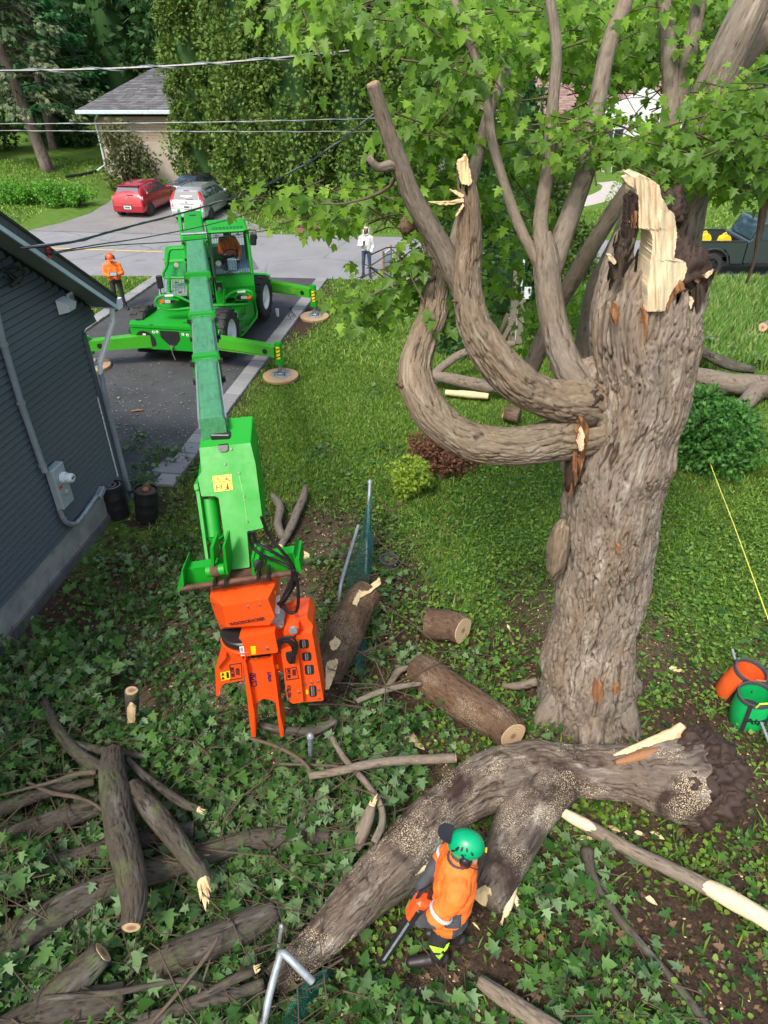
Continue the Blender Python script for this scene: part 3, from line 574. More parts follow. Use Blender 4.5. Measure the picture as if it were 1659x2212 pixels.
def WPIX(u, v, o=0.0):
    r = ray(u, v); p0 = WB+WN*o; t = (p0-Vector((0, 0, CH))).dot(WN)/r.dot(WN); p = Vector((0, 0, CH))+r*t; return (p-p0).dot(WD), p.z
E_Z = WPIX(225, 652, .05)[1]+.02; S2, Z2 = WPIX(0, 478); SLOPE = .76; C0 = -.25; WALLTOP = lambda s: min(3.66+SLOPE*(s+.6), 3.66+SLOPE*(13.6-s))
s_a, z_a = WPIX(225, 768/1.0-768+652); 
LW = 12.8; FZ = .62
mb = MB(); mb.slab([WP(C0, FZ, -.03), WP(LW, FZ, -.03), WP(LW, WALLTOP(LW), -.03), WP(6.5, WALLTOP(6.5), -.03), WP(-.7, WALLTOP(-.7), -.03), WP(-.7, 3.4, -.03), WP(C0, 3.25, -.03)], -WN*.2); mb.slab([WP(C0, FZ, -.24), WP(C0, 3.3, -.24), WP(C0, 3.3, -9), WP(C0, FZ, -9)], WD*.2); mb.build('wall_core', 'black_plastic', gh)  # core coloured black to put lap shadow lines into the board gaps
mb = MB(); mb.slab([WP(C0-.02, -.4, -.02), WP(LW, -.4, -.02), WP(LW, FZ, -.02), WP(C0-.02, FZ, -.02)], -WN*.25); mb.slab([WP(C0-.02, -.4, -.28), WP(C0-.02, FZ, -.28), WP(C0-.02, FZ, -9), WP(C0-.02, -.4, -9)], WD*.2); mb.build('foundation_wall', 'foundation', gh)
mb = MB(); mb.slab([WP(C0-.06, -.4, .03), WP(LW, -.4, .03), WP(LW, .13, .03), WP(C0-.06, .13, .03)], -WN*.045); mb.build('foundation_footing', 'foundation_dark', gh)
bh = .105; z = FZ-.01; k = 0
while z < 8.6:
    zt = z+bh; s0 = C0+.04; s1 = LW
    if zt > 3.36: s0 = max(-.68, (zt-3.66)/SLOPE-.6+.03); s1 = min(LW, 13.6-(zt-3.66)/SLOPE)
    if s1-s0 < .3: break
    mb = MB(); mb.add([WP(s0, z, .030), WP(s1, z, .030), WP(s1, zt-.019, .006), WP(s0, zt-.019, .006), WP(s0, z, -.028), WP(s1, z, -.028), WP(s1, zt-.019, -.028), WP(s0, zt-.019, -.028)], [(0,1,2,3), (4,7,6,5), (0,4,5,1), (2,6,7,3), (0,3,7,4), (1,5,6,2)])
    mb.build('siding_board', 'siding', gh); z = zt
mb = MB(); mb.slab([WP(C0-.03, FZ-.02, .045), WP(C0+.07, FZ-.02, .045), WP(C0+.07, 3.28, .045), WP(C0-.03, 3.28, .045)], -WN*.12); cb = mb.build('corner_board', 'siding', gh)
mb = MB(); mb.slab([WP(C0+.075, FZ, .03), WP(C0+.105, FZ, .03), WP(C0+.10, 2.2, .03), WP(C0+.075, 2.2, .03)], -WN*.01); mb.build('caulk_strip', 'white_metal', gh)
# rake: soffit slats, fascia, roof
SO = 0.42; RK = lambda s, dz=0: 3.66+SLOPE*(s+.6)+dz
sE = -.72
smax = 6.5; k = 0; s = sE
while s < smax-.02:
    s1 = min(s+.125, smax); mb = MB()
    mb.slab([WP(s+.006, RK(s)+.0, .0), WP(s1-.006, RK(s1), .0), WP(s1-.006, RK(s1), SO), WP(s+.006, RK(s), SO)], Vector((0, 0, .018))); mb.build('soffit_slat', 'soffit_grey', gh); s = s1
mb = MB(); mb.slab([WP(sE, RK(sE)+.015, -.02), WP(smax, RK(smax)+.015, -.02), WP(smax, RK(smax)+.015, SO-.02), WP(sE, RK(sE)+.015, SO-.02)], Vector((0, 0, .06))); mb.build('roof_deck', 'soffit_grey', gh)
for nm, a, b, o0, th, mt in (('fascia_board', -.05, .16, SO, .028, 'fascia_white'), ('drip_edge', .155, .205, SO+.012, .035, 'dark_metal')):
    mb = MB(); mb.slab([WP(sE-.02, RK(sE)+a, o0), WP(smax, RK(smax)+a, o0), WP(smax, RK(smax)+b, o0), WP(sE-.02, RK(sE)+b, o0)], WN*th); mb.build(nm, mt, gh)
shingles(gh, 'roof', WP(sE-.03, RK(sE)+.17, SO+.03), WP(sE-.03, RK(sE)+.17, -9), WP(smax, RK(smax)+.17, -9), WP(smax, RK(smax)+.17, SO+.03), .33, .15, 'dark_shingle')
mb = MB(); mb.slab([WP(smax, RK(smax)+.17, SO), WP(smax, RK(smax)+.17, -9), WP(13.7, RK(sE)+.17, -9), WP(13.7, RK(sE)+.17, SO)], Vector((0, 0, -.15))); mb.build('rear_roof', 'dark_shingle', gh)
mb = MB(); mb.slab([WP(sE-.13, RK(sE)-.03, SO+.04), WP(sE-.02, RK(sE)-.03, SO+.04), WP(sE-.02, RK(sE)+.13, SO+.04), WP(sE-.15, RK(sE)+.13, SO+.04)], -WN*9); gu = mb.build('gutter', 'white_metal', gh)
mb = MB(); mb.tube([WP(sE-.07, RK(sE)-.0, .30), WP(sE-.02, RK(sE)-.25, .28), WP(C0-.12, 2.75, .10), WP(C0-.1, 2.55, .07)], .045, 8); dsp = mb.build('downspout', 'white_metal', gh)
mb = MB(); mb.tube([WP(C0-.1, 2.57, .07), WP(C0-.09, 2.42, .08), WP(C0-.045, 2.25, .085), WP(C0-.045, .25, .085)], .05, 8, .8); mb.build('lower_downspout', 'conduit_grey', gh)
# fittings on the wall, each its own thing
def onwall(u, v, o=.03): s, z = WPIX(u, v, o); return WP(s, z, o)
def wallM(p, up=Vector((0, 0, 1))): x = -WD; return Matrix(((x.x, up.x, WN.x, p.x), (x.y, up.y, WN.y, p.y), (x.z, up.z, WN.z, p.z), (0, 0, 0, 1)))
p = onwall(133, 661); fl = thing('alarm_box', 'white wedge-shaped alarm box on the grey gable wall', 'alarm box', p); M = wallM(p)
mb = MB(); mb.add([(-.12,-.10,0), (.12,-.10,0), (.12,.12,0), (-.12,.12,0), (-.10,-.06,.16), (.10,-.06,.16), (.10,.05,.20), (-.10,.05,.20)], [(3,2,1,0),(4,5,6,7),(0,1,5,4),(1,2,6,5),(2,3,7,6),(3,0,4,7)], M); mb.build('housing', 'white_plastic', fl)
mb = MB(); mb.box((-.05, -.115, .02), (.04, -.085, .10), M); mb.build('mounting_foot', 'black_plastic', fl)
p = onwall(151, 648); vt = thing('wall_vent', 'small white louvred vent under the soffit of the grey gable', 'vent', p); M = wallM(p)
mb = MB(); mb.box((-.075, -.11, 0), (.075, .11, .035), M, bev=.008); mb.build('vent_frame', 'white_plastic', vt)
for k in range(5): mb = MB(); mb.box((-.055, -.085+k*.036, .03), (.055, -.062+k*.036, .05), M); mb.build('louvre', 'grey_plastic', vt)
ms = thing('electric_meter', 'grey electric meter box with round glass meter on the siding', 'meter', onwall(120, 1045)); p = onwall(120, 1048); M = wallM(p)
mb = MB(); mb.box((-.16, -.36, 0), (.16, .36, .14), M, bev=.02); mb.build('meter_box', 'grey_plastic', ms)
mb = MB(); mb.lathe([(.09, 0), (.09, .05), (.075, .06), (.075, .16), (.06, .18)], 24, M @ Matrix.Translation((.03, .14, .135))); md_ = mb.build('meter_dial', 'white_plastic', ms, True)
mb = MB(); mb.box((-.035, -.01, 0), (.035, .01, .012), M @ Matrix.Translation((.03, .15, .31))); mb.build('meter_slot', 'dark_print', md_)
mb = MB(); mb.lathe([(.045, 0), (.045, .03), (.03, .035)], 18, M @ Matrix.Translation((.03, -.12, .135))); mb.build('round_cover', 'grey_plastic', ms, True)
mb = MB(); mb.box((-.12, 0, .135), (-.05, .05, .145), M); mb.build('red_tag', 'red_print', ms)
cp = thing('service_conduit', 'grey vertical conduit pipe running down the siding to the meter', 'pipe', onwall(60, 900)); pts = [onwall(-35, 560, .07), onwall(5, 735, .07), onwall(45, 870, .07), onwall(90, 1000, .07), onwall(98, 1020, .10)]
mb = MB(); mb.tube(pts, .048, 12); mb.build('pipe', 'conduit_grey', cp, True)
for u, v in ((45, 870), (92, 1005), (8, 745)): q = onwall(u, v, .07); mb = MB(); mb.cyl(q-Vector((0, 0, .02)), q+Vector((0, 0, .02)), .06, n=12); mb.build('pipe_clamp', 'galvanised', cp)
lc = thing('lower_conduit', 'grey elbow conduit leaving the bottom of the meter box', 'pipe', onwall(150, 1125)); pts = [onwall(128, 1098, .08), onwall(134, 1115, .08), onwall(143, 1128, .08), onwall(158, 1132, .08), onwall(172, 1122, .08), onwall(208, 1072, .08)]
mb = MB(); A = spline([tuple(q)+(0,) for q in pts], .04); mb.tube([Vector(q[:3]) for q in A], .04, 12); mb.build('pipe', 'galvanised', lc, True)
q = onwall(216, 1064, .06); M = wallM(q, Vector((0, 0, 1))); M = M @ Matrix.Rotation(R(-68), 4, 'Z'); mb = MB(); mb.box((-.05, -.11, -.05), (.05, .11, .06), M, bev=.01); mb.build('junction_box', 'galvanised', lc)
for u, v in ((137, 1119), (182, 1108), (193, 1093)): a = onwall(u, v, .08); mb = MB(); mb.ball(a, .048, 10, 6, (1, 1, .35)); mb.build('pipe_clamp', 'galvanised', lc)
# service cables looping on the gable
cb = thing('cable_loop', 'black service cables looping and hanging on the grey gable wall', 'cable', onwall(20, 590))
for pts in ([(-20,545), (5,585), (30,578), (50,588), (42,612), (22,606), (2,585), (-10,570)], [(-10,600), (10,585), (28,605), (46,598), (52,585), (30,575), (8,590), (-6,620)], [(0,560), (12,580), (35,600), (50,612)]):
    A = spline([tuple(onwall(u, v, .08+.05*(k % 2)))+(0,) for k, (u, v) in enumerate(pts)], .03); mb = MB(); mb.tube([Vector(a[:3]) for a in A], .012, 6); mb.build('wire', 'hose_black', cb, True)
for a, b in (((46, 598), (24, 618)), ((4, 590), (-8, 612))): mb = MB(); mb.cyl(onwall(*a, .13), onwall(*b, .12), .026, .03, 10); mb.build('splice_sleeve', 'black_rubber', cb)
q = onwall(105, 546, SO+.05) ; mb = MB()
rt = thing('red_tag', 'small red warning tag hanging on the white rake board', 'tag', q); mb.slab([q+Vector((0,0,-.07))-WD*.03, q+Vector((0,0,-.07))+WD*.03, q+Vector((0,0,.07))+WD*.03, q+Vector((0,0,.07))-WD*.03], WN*.012); mb.build('tag_plate', 'red_print', rt)
for k in range(3): mb = MB(); a = q+Vector((0, 0, -.04+k*.035)); mb.slab([a-WD*.02, a+WD*.02, a+WD*.02+Vector((0, 0, .014)), a-WD*.02+Vector((0, 0, .014))], WN*.016); mb.build('tag_print', 'dark_print', rt)
# ================================================================ CABLES OVERHEAD
def cable(label, pts, r=.014, twist=True, mat='hose_black', group=None):
    A = spline([tuple(p)+(0,) for p in pts], .25); mb = MB(); C = [Vector(a[:3]) for a in A]; t = thing('overhead_cable', label, 'cable', C[0], 0, group)
    mb.tube(C, r, 6); mb.build('wire', mat, t, True)
    if twist:
        mb = MB(); mb.tube([c+Vector((0, math.cos(i*1.1), math.sin(i*1.1)))*r*1.3 for i, c in enumerate(C)], r*.5, 5); mb.build('carrier_wire', 'conduit_grey', t, True)
    return t
Yw = 22.5
cable('thick twisted overhead cable, uppermost, crossing the brick house roof', [D(-60, 154, Yw), D(200, 150, Yw), D(450, 138, Yw), D(700, 116, Yw), D(925, 90, Yw), D(1200, 60, Yw)], .035)
cable('upper of the two thin parallel wires across the tall cedars', [D(-60, 268, 23), D(400, 265, 23), D(900, 254, 23), D(1300, 245, 23)], .016)
cable('lower of the two thin parallel wires across the tall cedars', [D(-60, 282, 23), D(400, 284, 23), D(900, 284, 23), D(1300, 280, 23)], .014)
qa = onwall(45, 536, SO+.06)
cable('thick black service cable sagging from the pole down to the grey gable', [qa, D(150, 524, 9.5), D(270, 492, 11.5), D(400, 458, 14), D(520, 420, 16), D(640, 366, 18), D(760, 285, 20), D(870, 190, 22)], .016)
cable('middle thin service wire from the grey gable towards the maple', [onwall(100, 548, SO+.06), D(200, 530, 9.8), D(330, 510, 12), D(480, 478, 15), D(650, 425, 18), D(900, 320, 22)], .009, False)
cable('lowest thin wire from the grey gable passing the cab roof', [onwall(106, 550, SO+.07), D(220, 532, 10), D(400, 520, 13), D(560, 500, 16), D(720, 470, 18), D(960, 395, 22)], .008, False)
pp = D(958, 300, 23.5); up = thing('utility_pole', 'pale weathered utility pole half hidden behind maple leaves', 'utility pole', (pp.x, pp.y, 0))
mb = MB(); mb.cyl((pp.x, pp.y, -.2), (pp.x+.05, pp.y, 9.8), .15, .11, 12); mb.build('pole', 'post_wood', up, True)
for z in (5.9, 6.6, 9.1): mb = MB(); mb.cyl((pp.x-.13, pp.y-.1, z), (pp.x-.13, pp.y-.1, z+.22), .05, n=8); mb.build('insulator', 'white_plastic', up)
# ================================================================ BIG BROKEN MAPLE
def YP(rows):      # (u, v, Y, half-width in px) -> [(point, radius)]
    return [(D(u, v, Y), S(r, D(u, v, Y))) for u, v, Y, r in rows]
def ZP(rows):      # (u, v, height above ground of the axis, half-width in px)
    out = []
    for u, v, z, r in rows: p = G(u, v, z); out.append((p, S(r, p)))
    return out
def inpoly(u, v, poly):
    u = np.asarray(u); v = np.asarray(v); c = np.zeros(u.shape, bool); n = len(poly); j = n-1
    for i in range(n):
        xi, yi = poly[i]; xj, yj = poly[j]
        c ^= ((yi > v) != (yj > v)) & (u < (xj-xi)*(v-yi)/((yj-yi) or 1e-9)+xi); j = i
    return c
def relief(parent, name, poly, Yf, mat, step=3.5, thick=.09, rough=.012, seed=0):
    """a torn slab of wood with fibrous relief: real thickness, ragged rim"""
    P = np.array(poly, float); (u0, v0), (u1, v1) = P.min(0), P.max(0); fu = np.arange(u0-1, u1+1, .4); vs = np.arange(v0+.3, v1, step*.8); rows = []
    for v in vs:
        k = inpoly(fu, np.full(len(fu), v), poly)
        if k.sum() > 1: q = fu[k]; rows.append((v, q[0]+(vnoise(np.array([[v*.35, seed, 0]]))[0]-.5)*2.4, q[-1]+(vnoise(np.array([[v*.35, seed+9, 0]]))[0]-.5)*2.4))
    nu = max(3, int((u1-u0)/step)); nv = len(rows); Vv = np.repeat([r[0] for r in rows], nu).reshape(nv, nu); U = np.stack([np.linspace(r[1], r[2], nu) for r in rows])
    Vv = Vv+(vnoise(np.stack([U*.5+seed, U*0, U*0], -1).reshape(-1, 3)).reshape(nv, nu)-.5)*6*((Vv < v0+4) | (Vv > v1-4))
    Y = np.vectorize(Yf)(U, Vv)+(fbm(np.stack([U*.16+seed, Vv*.014, U*0+2], -1).reshape(-1, 3), 3).reshape(nv, nu)-.5)*rough*6
    pts = np.array([[tuple(D(U[i, j], Vv[i, j], Y[i, j])) for j in range(nu)] for i in range(nv)]).reshape(-1, 3); VV = np.concatenate([pts, pts+np.array([0, thick, 0])])
    i = np.arange(nv-1)[:, None]*nu+np.arange(nu-1)[None]; f = np.stack([i, i+nu, i+nu+1, i+1], -1).reshape(-1, 4); ids = np.arange(nv*nu).reshape(nv, nu); ring_ = np.concatenate([ids[0], ids[1:, -1], ids[-1, -2::-1], ids[-2:0:-1, 0]]); r2 = np.roll(ring_, -1)
    o = npmesh(name, VV, [f, f[:, ::-1]+nv*nu, np.stack([ring_, r2, r2+nv*nu, ring_+nv*nu], 1)], mat, parent, True)
    o.data.set_sharp_from_angle(angle=R(50)); return o
def clump(parent, name, c, r, mat, sc=(1, 1, 1), amp=.35, n=40, fr=3.0, seed=0, kind=None):
    """a lumpy solid"""
    th = np.linspace(0, 2*np.pi, n, endpoint=False); ph = np.linspace(-np.pi/2+.05, np.pi/2-.05, n//2); TH, PH = np.meshgrid(th, ph)
    d = np.stack([np.cos(PH)*np.cos(TH), np.cos(PH)*np.sin(TH), np.sin(PH)], -1).reshape(-1, 3)
    q = 1+amp*(fbm(d*fr+seed*3.1, 4)-.5)*2; V = d*q[:, None]*r*np.array(sc)+np.array(c); m = len(ph)
    i = np.arange(m-1)[:, None]*n; j = np.arange(n)[None]; j2 = (j+1) % n
    F = [np.stack([i+j, i+j2, i+n+j2, i+n+j], -1).reshape(-1, 4), np.arange(n)[::-1][None], ((m-1)*n+np.arange(n))[None]]
    return npmesh(name, V, F, mat, parent, True, {'bark': d*r+seed, 'relief': np.clip(q, 0, 1)})
bt = D(1262, 1519, 6.0)
tree = thing('broken_maple', 'massive old maple trunk with torn top and curved upswept limbs, standing in the yard', 'tree', (bt.x, bt.y, 0))
rows = [(1256,1548,6.0,108), (1262,1500,6.0,99), (1277,1400,6.0,91), (1296,1300,6.0,88), (1310,1200,6.0,89), (1322,1100,6.0,95), (1337,1000,6.0,104), (1368,900,6.0,99), (1388,800,6.02,104), (1388,700,6.05,114), (1400,640,6.08,110), (1412,600,6.1,98)]
def jg(th):
    lft = np.clip(np.cos(th), 0, 1); bk = np.clip(-np.sin(th), 0, 1); fr = np.clip(np.sin(th), 0, 1); rt = np.clip(-np.cos(th), 0, 1)
    nz = fbm(np.stack([np.cos(th)*6, np.sin(th)*6, th*0], -1), 4)
    return .30*lft**2*bk**.3+.16*bk+.05*rt-.12*fr*(th > 1.2)+.55*(nz-.5)*(1+.3*lft)
limb('trunk', YP(rows), 'maple_bark', tree, n=340, ds=.017, amp=.042, k=1.0, jag=(.45, jg), lump=.09, seed=1)
# root flare
for k, (a, l, r0) in enumerate(((205, .74, .16), (262, .78, .15), (318, .74, .16), (20, .78, .17), (100, .85, .2))):
    d = Vector((math.cos(R(a)), math.sin(R(a)), 0)); c = Vector((bt.x, bt.y, 0))
    limb('root', [(c+d*.42+Vector((0,0,.42)), r0*.9), (c+d*.52+Vector((0,0,.2)), r0), (c+d*(.62+.1*(k % 2))+Vector((0,0,.03)), r0*.85), (c+d*l+Vector((0,0,-.14)), r0*.5)], 'maple_bark', tree, n=36, ds=.03, amp=.025, seed=k)
# torn top: rotten core, pale slabs
tz = lambda zx, zy: (1296+.2345*zx, 345.7+.2345*zy)
core = D(1420, 600, 6.12); clump(tree, 'rotten_core', (core.x, core.y, core.z-.10), .33, 'rotten_wood', (1, .85, 1.0), .45, 60, 4, 2)
for (u, v, Y, r, s) in ((1447,440,5.95,.115,1), (1456,462,5.9,.09,2), (1462,560,5.80,.14,3), (1485,585,5.78,.16,4), (1500,600,5.82,.13,5), (1460,610,5.76,.12,6), (1440,470,6.0,.11,8)):
    clump(tree, 'rotten_clump', D(u, v, Y), r, 'rotten_wood', (1, .8, 1.1), .7, 36, 5, s)
slab = [(410,1400),(450,1050),(485,760),(480,690),(440,640),(350,635),(358,450),(340,320),(318,150),(370,145),(440,165),(500,190),(550,235),(565,340),(590,370),(620,440),(650,470),(685,490),(700,600),(712,700),(690,850),(668,980),(700,985),(735,930),(790,940),(805,1000),(770,1110),(700,1160),(645,1250),(600,1385),(550,1378),(470,1385)]
cyl_Y = lambda uc, R_, Yc: (lambda u, v: Yc+.0025*abs(u-uc)**1.15)
relief(tree, 'exposed_wood', [tz(*p) for p in slab], lambda u, v: 5.54+.0022*abs(u-1425)-.05*min(1, max(0, (v-500)/120)), 'cream_wood', 3.0, .30, .010, 1)
relief(tree, 'pale_shard', [tz(215,165), tz(255,135), tz(330,185), tz(335,275), tz(290,245), tz(240,215)], lambda u, v: 5.7, 'cream_wood', 2.5, .07, .01, 4)
relief(tree, 'rotten_spur', [tz(250,345), tz(320,290), tz(355,330), tz(350,500), tz(350,660), tz(300,700), tz(225,720), tz(240,520)], lambda u, v: 5.63, 'rotten_wood', 2.5, .10, .02, 5)
relief(tree, 'orange_streak', [tz(270,560), tz(300,500), tz(345,470), tz(335,640), tz(290,640)], lambda u, v: 5.615, 'orange_wood', 2.5, .06, .02, 6)
relief(tree, 'orange_streak', [tz(440,590), tz(540,540), tz(560,580), tz(500,640), tz(520,730), tz(470,690)], lambda u, v: 5.585, 'orange_wood', 2.5, .03, .015, 7)
relief(tree, 'orange_streak', [tz(610,1360), tz(640,1250), tz(700,1170), tz(760,1110), tz(790,1190), tz(700,1240), tz(660,1300), tz(630,1400)], lambda u, v: 5.56, 'orange_wood', 2.5, .05, .015, 8)
relief(tree, 'bark_sliver', [tz(830,1480), tz(800,1350), tz(850,1180), tz(860,1120), tz(960,1050), tz(1070,1005), tz(1060,1060), tz(1010,1150), tz(960,1280), tz(900,1400)], lambda u, v: 5.68, 'maple_bark', 3, .08, .02, 9)
relief(tree, 'pale_shard', [tz(850,1100), tz(960,1060), tz(1065,1005), tz(1000,1080), tz(900,1130)], lambda u, v: 5.66, 'orange_wood', 2.2, .02, .01, 10)
relief(tree, 'pale_shard', [tz(960,1080), tz(1000,1030), tz(1050,1012), tz(1030,1050), tz(985,1085)], lambda u, v: 5.65, 'cream_wood', 2.2, .02, .01, 10)
relief(tree, 'pale_shard', [tz(62,885), tz(120,880), tz(152,940), tz(130,965), tz(100,940)], lambda u, v: 5.66, 'cream_wood', 2.2, .06, .01, 11)
relief(tree, 'bark_sliver', [tz(100,960), tz(150,960), tz(165,900), tz(215,800), tz(225,900), tz(200,1100), tz(130,1100)], lambda u, v: 5.68, 'maple_bark', 2.5, .1, .02, 12)
relief(tree, 'pale_shard', [tz(820,1340), tz(850,1250), tz(870,1300), tz(835,1370)], lambda u, v: 5.62, 'cream_wood', 2.2, .06, .01, 13)
for q, (u0, v0, w_, h_, Yq, mt) in enumerate(((1330,680,7,26,5.56,'orange_wood'), (1392,705,8,40,5.55,'orange_wood'), (1292,1500,13,22,5.42,'orange_wood'), (1335,1190,5,10,5.51,'orange_wood'), (1330,1492,8,9,5.45,'orange_wood'))):
    if w_: relief(tree, 'bark_scar', [(u0-w_,v0), (u0-w_*.4,v0-h_), (u0+w_*.8,v0-h_*.8), (u0+w_,v0+h_*.1), (u0+w_*.2,v0+h_), (u0-w_*.5,v0+h_*.7)], lambda u, v: Yq, mt, 2.2, .08, .02, 20+q)
# dark torn wound where the limbs leave the trunk
relief(tree, 'orange_wound', [(1236,985),(1244,935),(1258,905),(1272,925),(1266,980),(1252,1030),(1238,1062),(1229,1075),(1230,1035)], lambda u, v: 5.61+.002*abs(u-1262), 'orange_wood', 2.4, .25, .05, 14); clump(tree, 'rotten_clump', D(1238, 1010, 5.72), .10, 'rotten_wood', (.7, .8, 2.6), .5, 40, 4, 12)
relief(tree, 'pale_shard', [(1248,958),(1256,925),(1262,935),(1262,970),(1252,975)], lambda u, v: 5.53, 'cream_wood', 2.2, .06, .01, 15)
for (u, v, Y, r, s, mt) in ((1250,848,6.0,.17,1,'limb_bark'), (1262,905,5.83,.13,2,'rotten_wood'), (1262,812,6.02,.15,3,'maple_bark'), (1228,902,5.90,.15,4,'limb_bark'), (1270,868,5.82,.11,5,'rotten_wood')):
    clump(tree, 'branch_collar', D(u, v, Y), r, mt, (1.25, .9, 1.25), .30, 70, 3.2, s)
clump(tree, 'burl', D(1205, 1188, 5.85), .19, 'limb_bark', (.62, .8, 2.0), .22, 50, 3, 9)
# limbs
LA = YP([(1300,918,6.0,62), (1240,940,5.85,47), (1120,964,5.62,36.1), (1030,957,5.6,36.1), (962,922,5.65,37.8), (916,868,5.75,37.0), (896,800,5.9,35.2), (912,740,6.05,29.9), (934,680,6.25,26.4), (942,620,6.45,24.6), (944,560,6.6,22.0), (926,510,6.7,19.4), (900,478,6.75,14.1)])
la, iA = limb('low_limb', LA, 'limb_bark', tree, n=130, ds=.016, amp=.022, k=1.3, lump=.10, seed=2)
clump(tree, 'knot', D(881, 488, 6.6), .075, 'brown_log_bark', (1, 1, 1.1), .5, 30, 4, 2); clump(tree, 'knot', D(874, 826, 5.8), .055, 'brown_log_bark', (1.3, 1, 1), .6, 30, 4, 3)
LB = YP([(1012,690,5.85,19.4), (1003,640,5.95,22.0), (972,570,5.98,22.9), (930,495,5.95,22.0), (893,430,5.9,20.2), (862,350,5.85,18.5), (832,270,5.8,15.8), (805,180,5.75,13.2)])
lb, iB = limb('cut_limb', LB, 'grey_bark', tree, n=60, ds=.03, amp=.008, k=1.6, seed=3); cutface(tree, iB[0][-1], iB[1][-1], iB[2][-1]*.93, 'end_grain')
LC = YP([(1295,872,6.08,66), (1240,868,5.90,50), (1190,862,5.80,40), (1120,828,5.72,37.8), (1062,766,5.75,37.0), (1022,690,5.82,31.7), (1010,600,5.88,25.5), (1014,520,5.9,22.9), (1013,450,5.9,20.2), (1008,392,5.9,16.7)])
lc_, iC = limb('snapped_limb', LC, 'limb_bark', tree, n=120, ds=.016, amp=.020, k=1.3, lump=.09, seed=4, jag=(.15, lambda th: .07*np.sin(3*th)+.05*np.sin(7*th)))
relief(tree, 'snapped_tip', [(996,398),(988,360),(990,348),(1000,346),(1004,335),(1010,340),(1016,372),(1020,395),(1014,402)], lambda u, v: 5.80, 'fresh_wood', 2, .10, .01, 17)
for pts in ([(1003,437),(960,442),(922,436),(960,438),(1002,430)], [(1000,430),(982,418),(970,408),(986,412),(1003,422)], [(1003,445),(984,470),(988,460),(1000,440)]):
    relief(tree, 'splinter', pts, lambda u, v: 5.80, 'fresh_wood', 1.6, .03, .004, 18)
LD = YP([(1262,845,5.95,36.8), (1222,782,6.05,31.3), (1196,700,6.2,27.6), (1184,620,6.3,24.8), (1182,575,6.35,26), (1181,535,6.38,20), (1180,500,6.4,8)]); limb('upright_limb', LD, 'grey_bark', tree, n=80, ds=.025, amp=.012, k=1.4, seed=5)
def branchY(parent, rows, mat='grey_bark', name='branch', n=20, ds=.06, amp=.006, seed=0, k=1.6): return limb(name, YP(rows), mat, parent, n=n, ds=ds, amp=amp, k=k, seed=seed)
branchY(tree, [(1182,585,6.35,24), (1172,530,6.4,19), (1168,470,6.5,16), (1184,360,6.6,14), (1193,240,6.7,12), (1202,110,6.8,11), (1188,0,6.9,10), (1180,-60,7,9)], seed=1, n=30)
branchY(tree, [(1188,590,6.35,24), (1212,520,6.5,22), (1245,430,6.7,20), (1270,350,6.9,19), (1288,240,7.1,18), (1312,110,7.3,17), (1352,0,7.5,16), (1375,-60,7.6,15)], seed=2, n=30)
branchY(tree, [(1178,600,6.35,14), (1150,545,6.4,12), (1118,480,6.5,11), (1090,400,6.6,10), (1062,300,6.7,10), (1046,180,6.9,9), (1000,60,7.1,8), (972,-30,7.3,7)], seed=3)
branchY(tree, [(950,600,6.5,20), (975,560,6.55,16), (990,500,6.6,14), (1012,420,6.7,13), (1034,330,6.8,12), (1060,235,7.0,11), (1095,150,7.1,9)], seed=4)
branchY(tree, [(862,358,5.85,10), (840,357,5.8,9), (815,362,5.75,8), (797,338,5.72,6)], seed=5)
branchY(tree, [(1005,640,5.9,3), (990,652,5.8,3), (976,650,5.75,2)], 'twig_bark', seed=6)
branchY(tree, [(856,372,5.9,4), (845,400,6.0,3.5), (800,425,6.1,3), (740,440,6.2,2), (690,440,6.2,1.5)], 'twig_bark', 'twig', 8, seed=7)
branchY(tree, [(940,600,6.4,5), (900,610,6.3,4), (850,615,6.2,3), (800,640,6.1,2)], 'twig_bark', 'twig', 8, seed=8)
# ================================================================ SECOND MAPLE BEHIND (several stems)
mb0 = G(1330, 1180); mtree = thing('maple_tree', 'tall leafy green maple with several grey stems, rising behind the broken trunk', 'tree', (3.4, 8.2, 0))
stems = [
 ([(1255,1010,8.3,44), (1262,900,8.2,42), (1275,800,8.1,40), (1287,700,8.0,36), (1300,620,8.0,30), (1345,520,8.0,24), (1372,440,8.0,21), (1420,330,8.1,20), (1470,200,8.2,17), (1500,60,8.3,15), (1520,-60,8.4,13)], 'grey_bark', 40),
 ([(1130,840,8.6,16), (1150,790,8.6,17), (1190,690,8.6,17), (1240,600,8.6,17), (1310,480,8.6,17), (1385,375,8.6,18), (1440,320,8.7,19)], 'grey_bark', 28),
 ([(1420,900,8.0,60), (1430,760,7.8,58), (1448,620,7.6,52), (1468,480,7.5,47), (1500,350,7.4,43), (1540,200,7.3,40), (1600,60,7.2,38), (1660,-60,7.2,36)], 'maple_bark', 90),
 ([(1470,470,7.6,24), (1520,400,7.8,22), (1560,340,8.0,20), (1610,270,8.2,18), (1680,200,8.4,16)], 'grey_bark', 28),
 ([(1575,150,7.5,30), (1640,80,7.6,27), (1700,10,7.7,25)], 'grey_bark', 40),
 ([(1490,365,7.4,12), (1520,388,7.2,11), (1570,395,7.1,10), (1620,412,7.0,10), (1690,420,6.9,9)], 'grey_bark', 18),
 ([(1410,440,7.8,26), (1422,380,7.9,22), (1440,300,8.0,19), (1450,200,8.2,17), (1440,60,8.4,15), (1430,-50,8.5,13)], 'grey_bark', 30),
 ([(1640,520,7.0,4), (1650,470,7.0,5), (1659,420,7.0,5)], 'twig_bark', 10), ([(1612,612,7.0,2), (1630,560,7.0,4), (1640,500,7.0,5), (1650,420,7.0,6)], 'twig_bark', 10)]
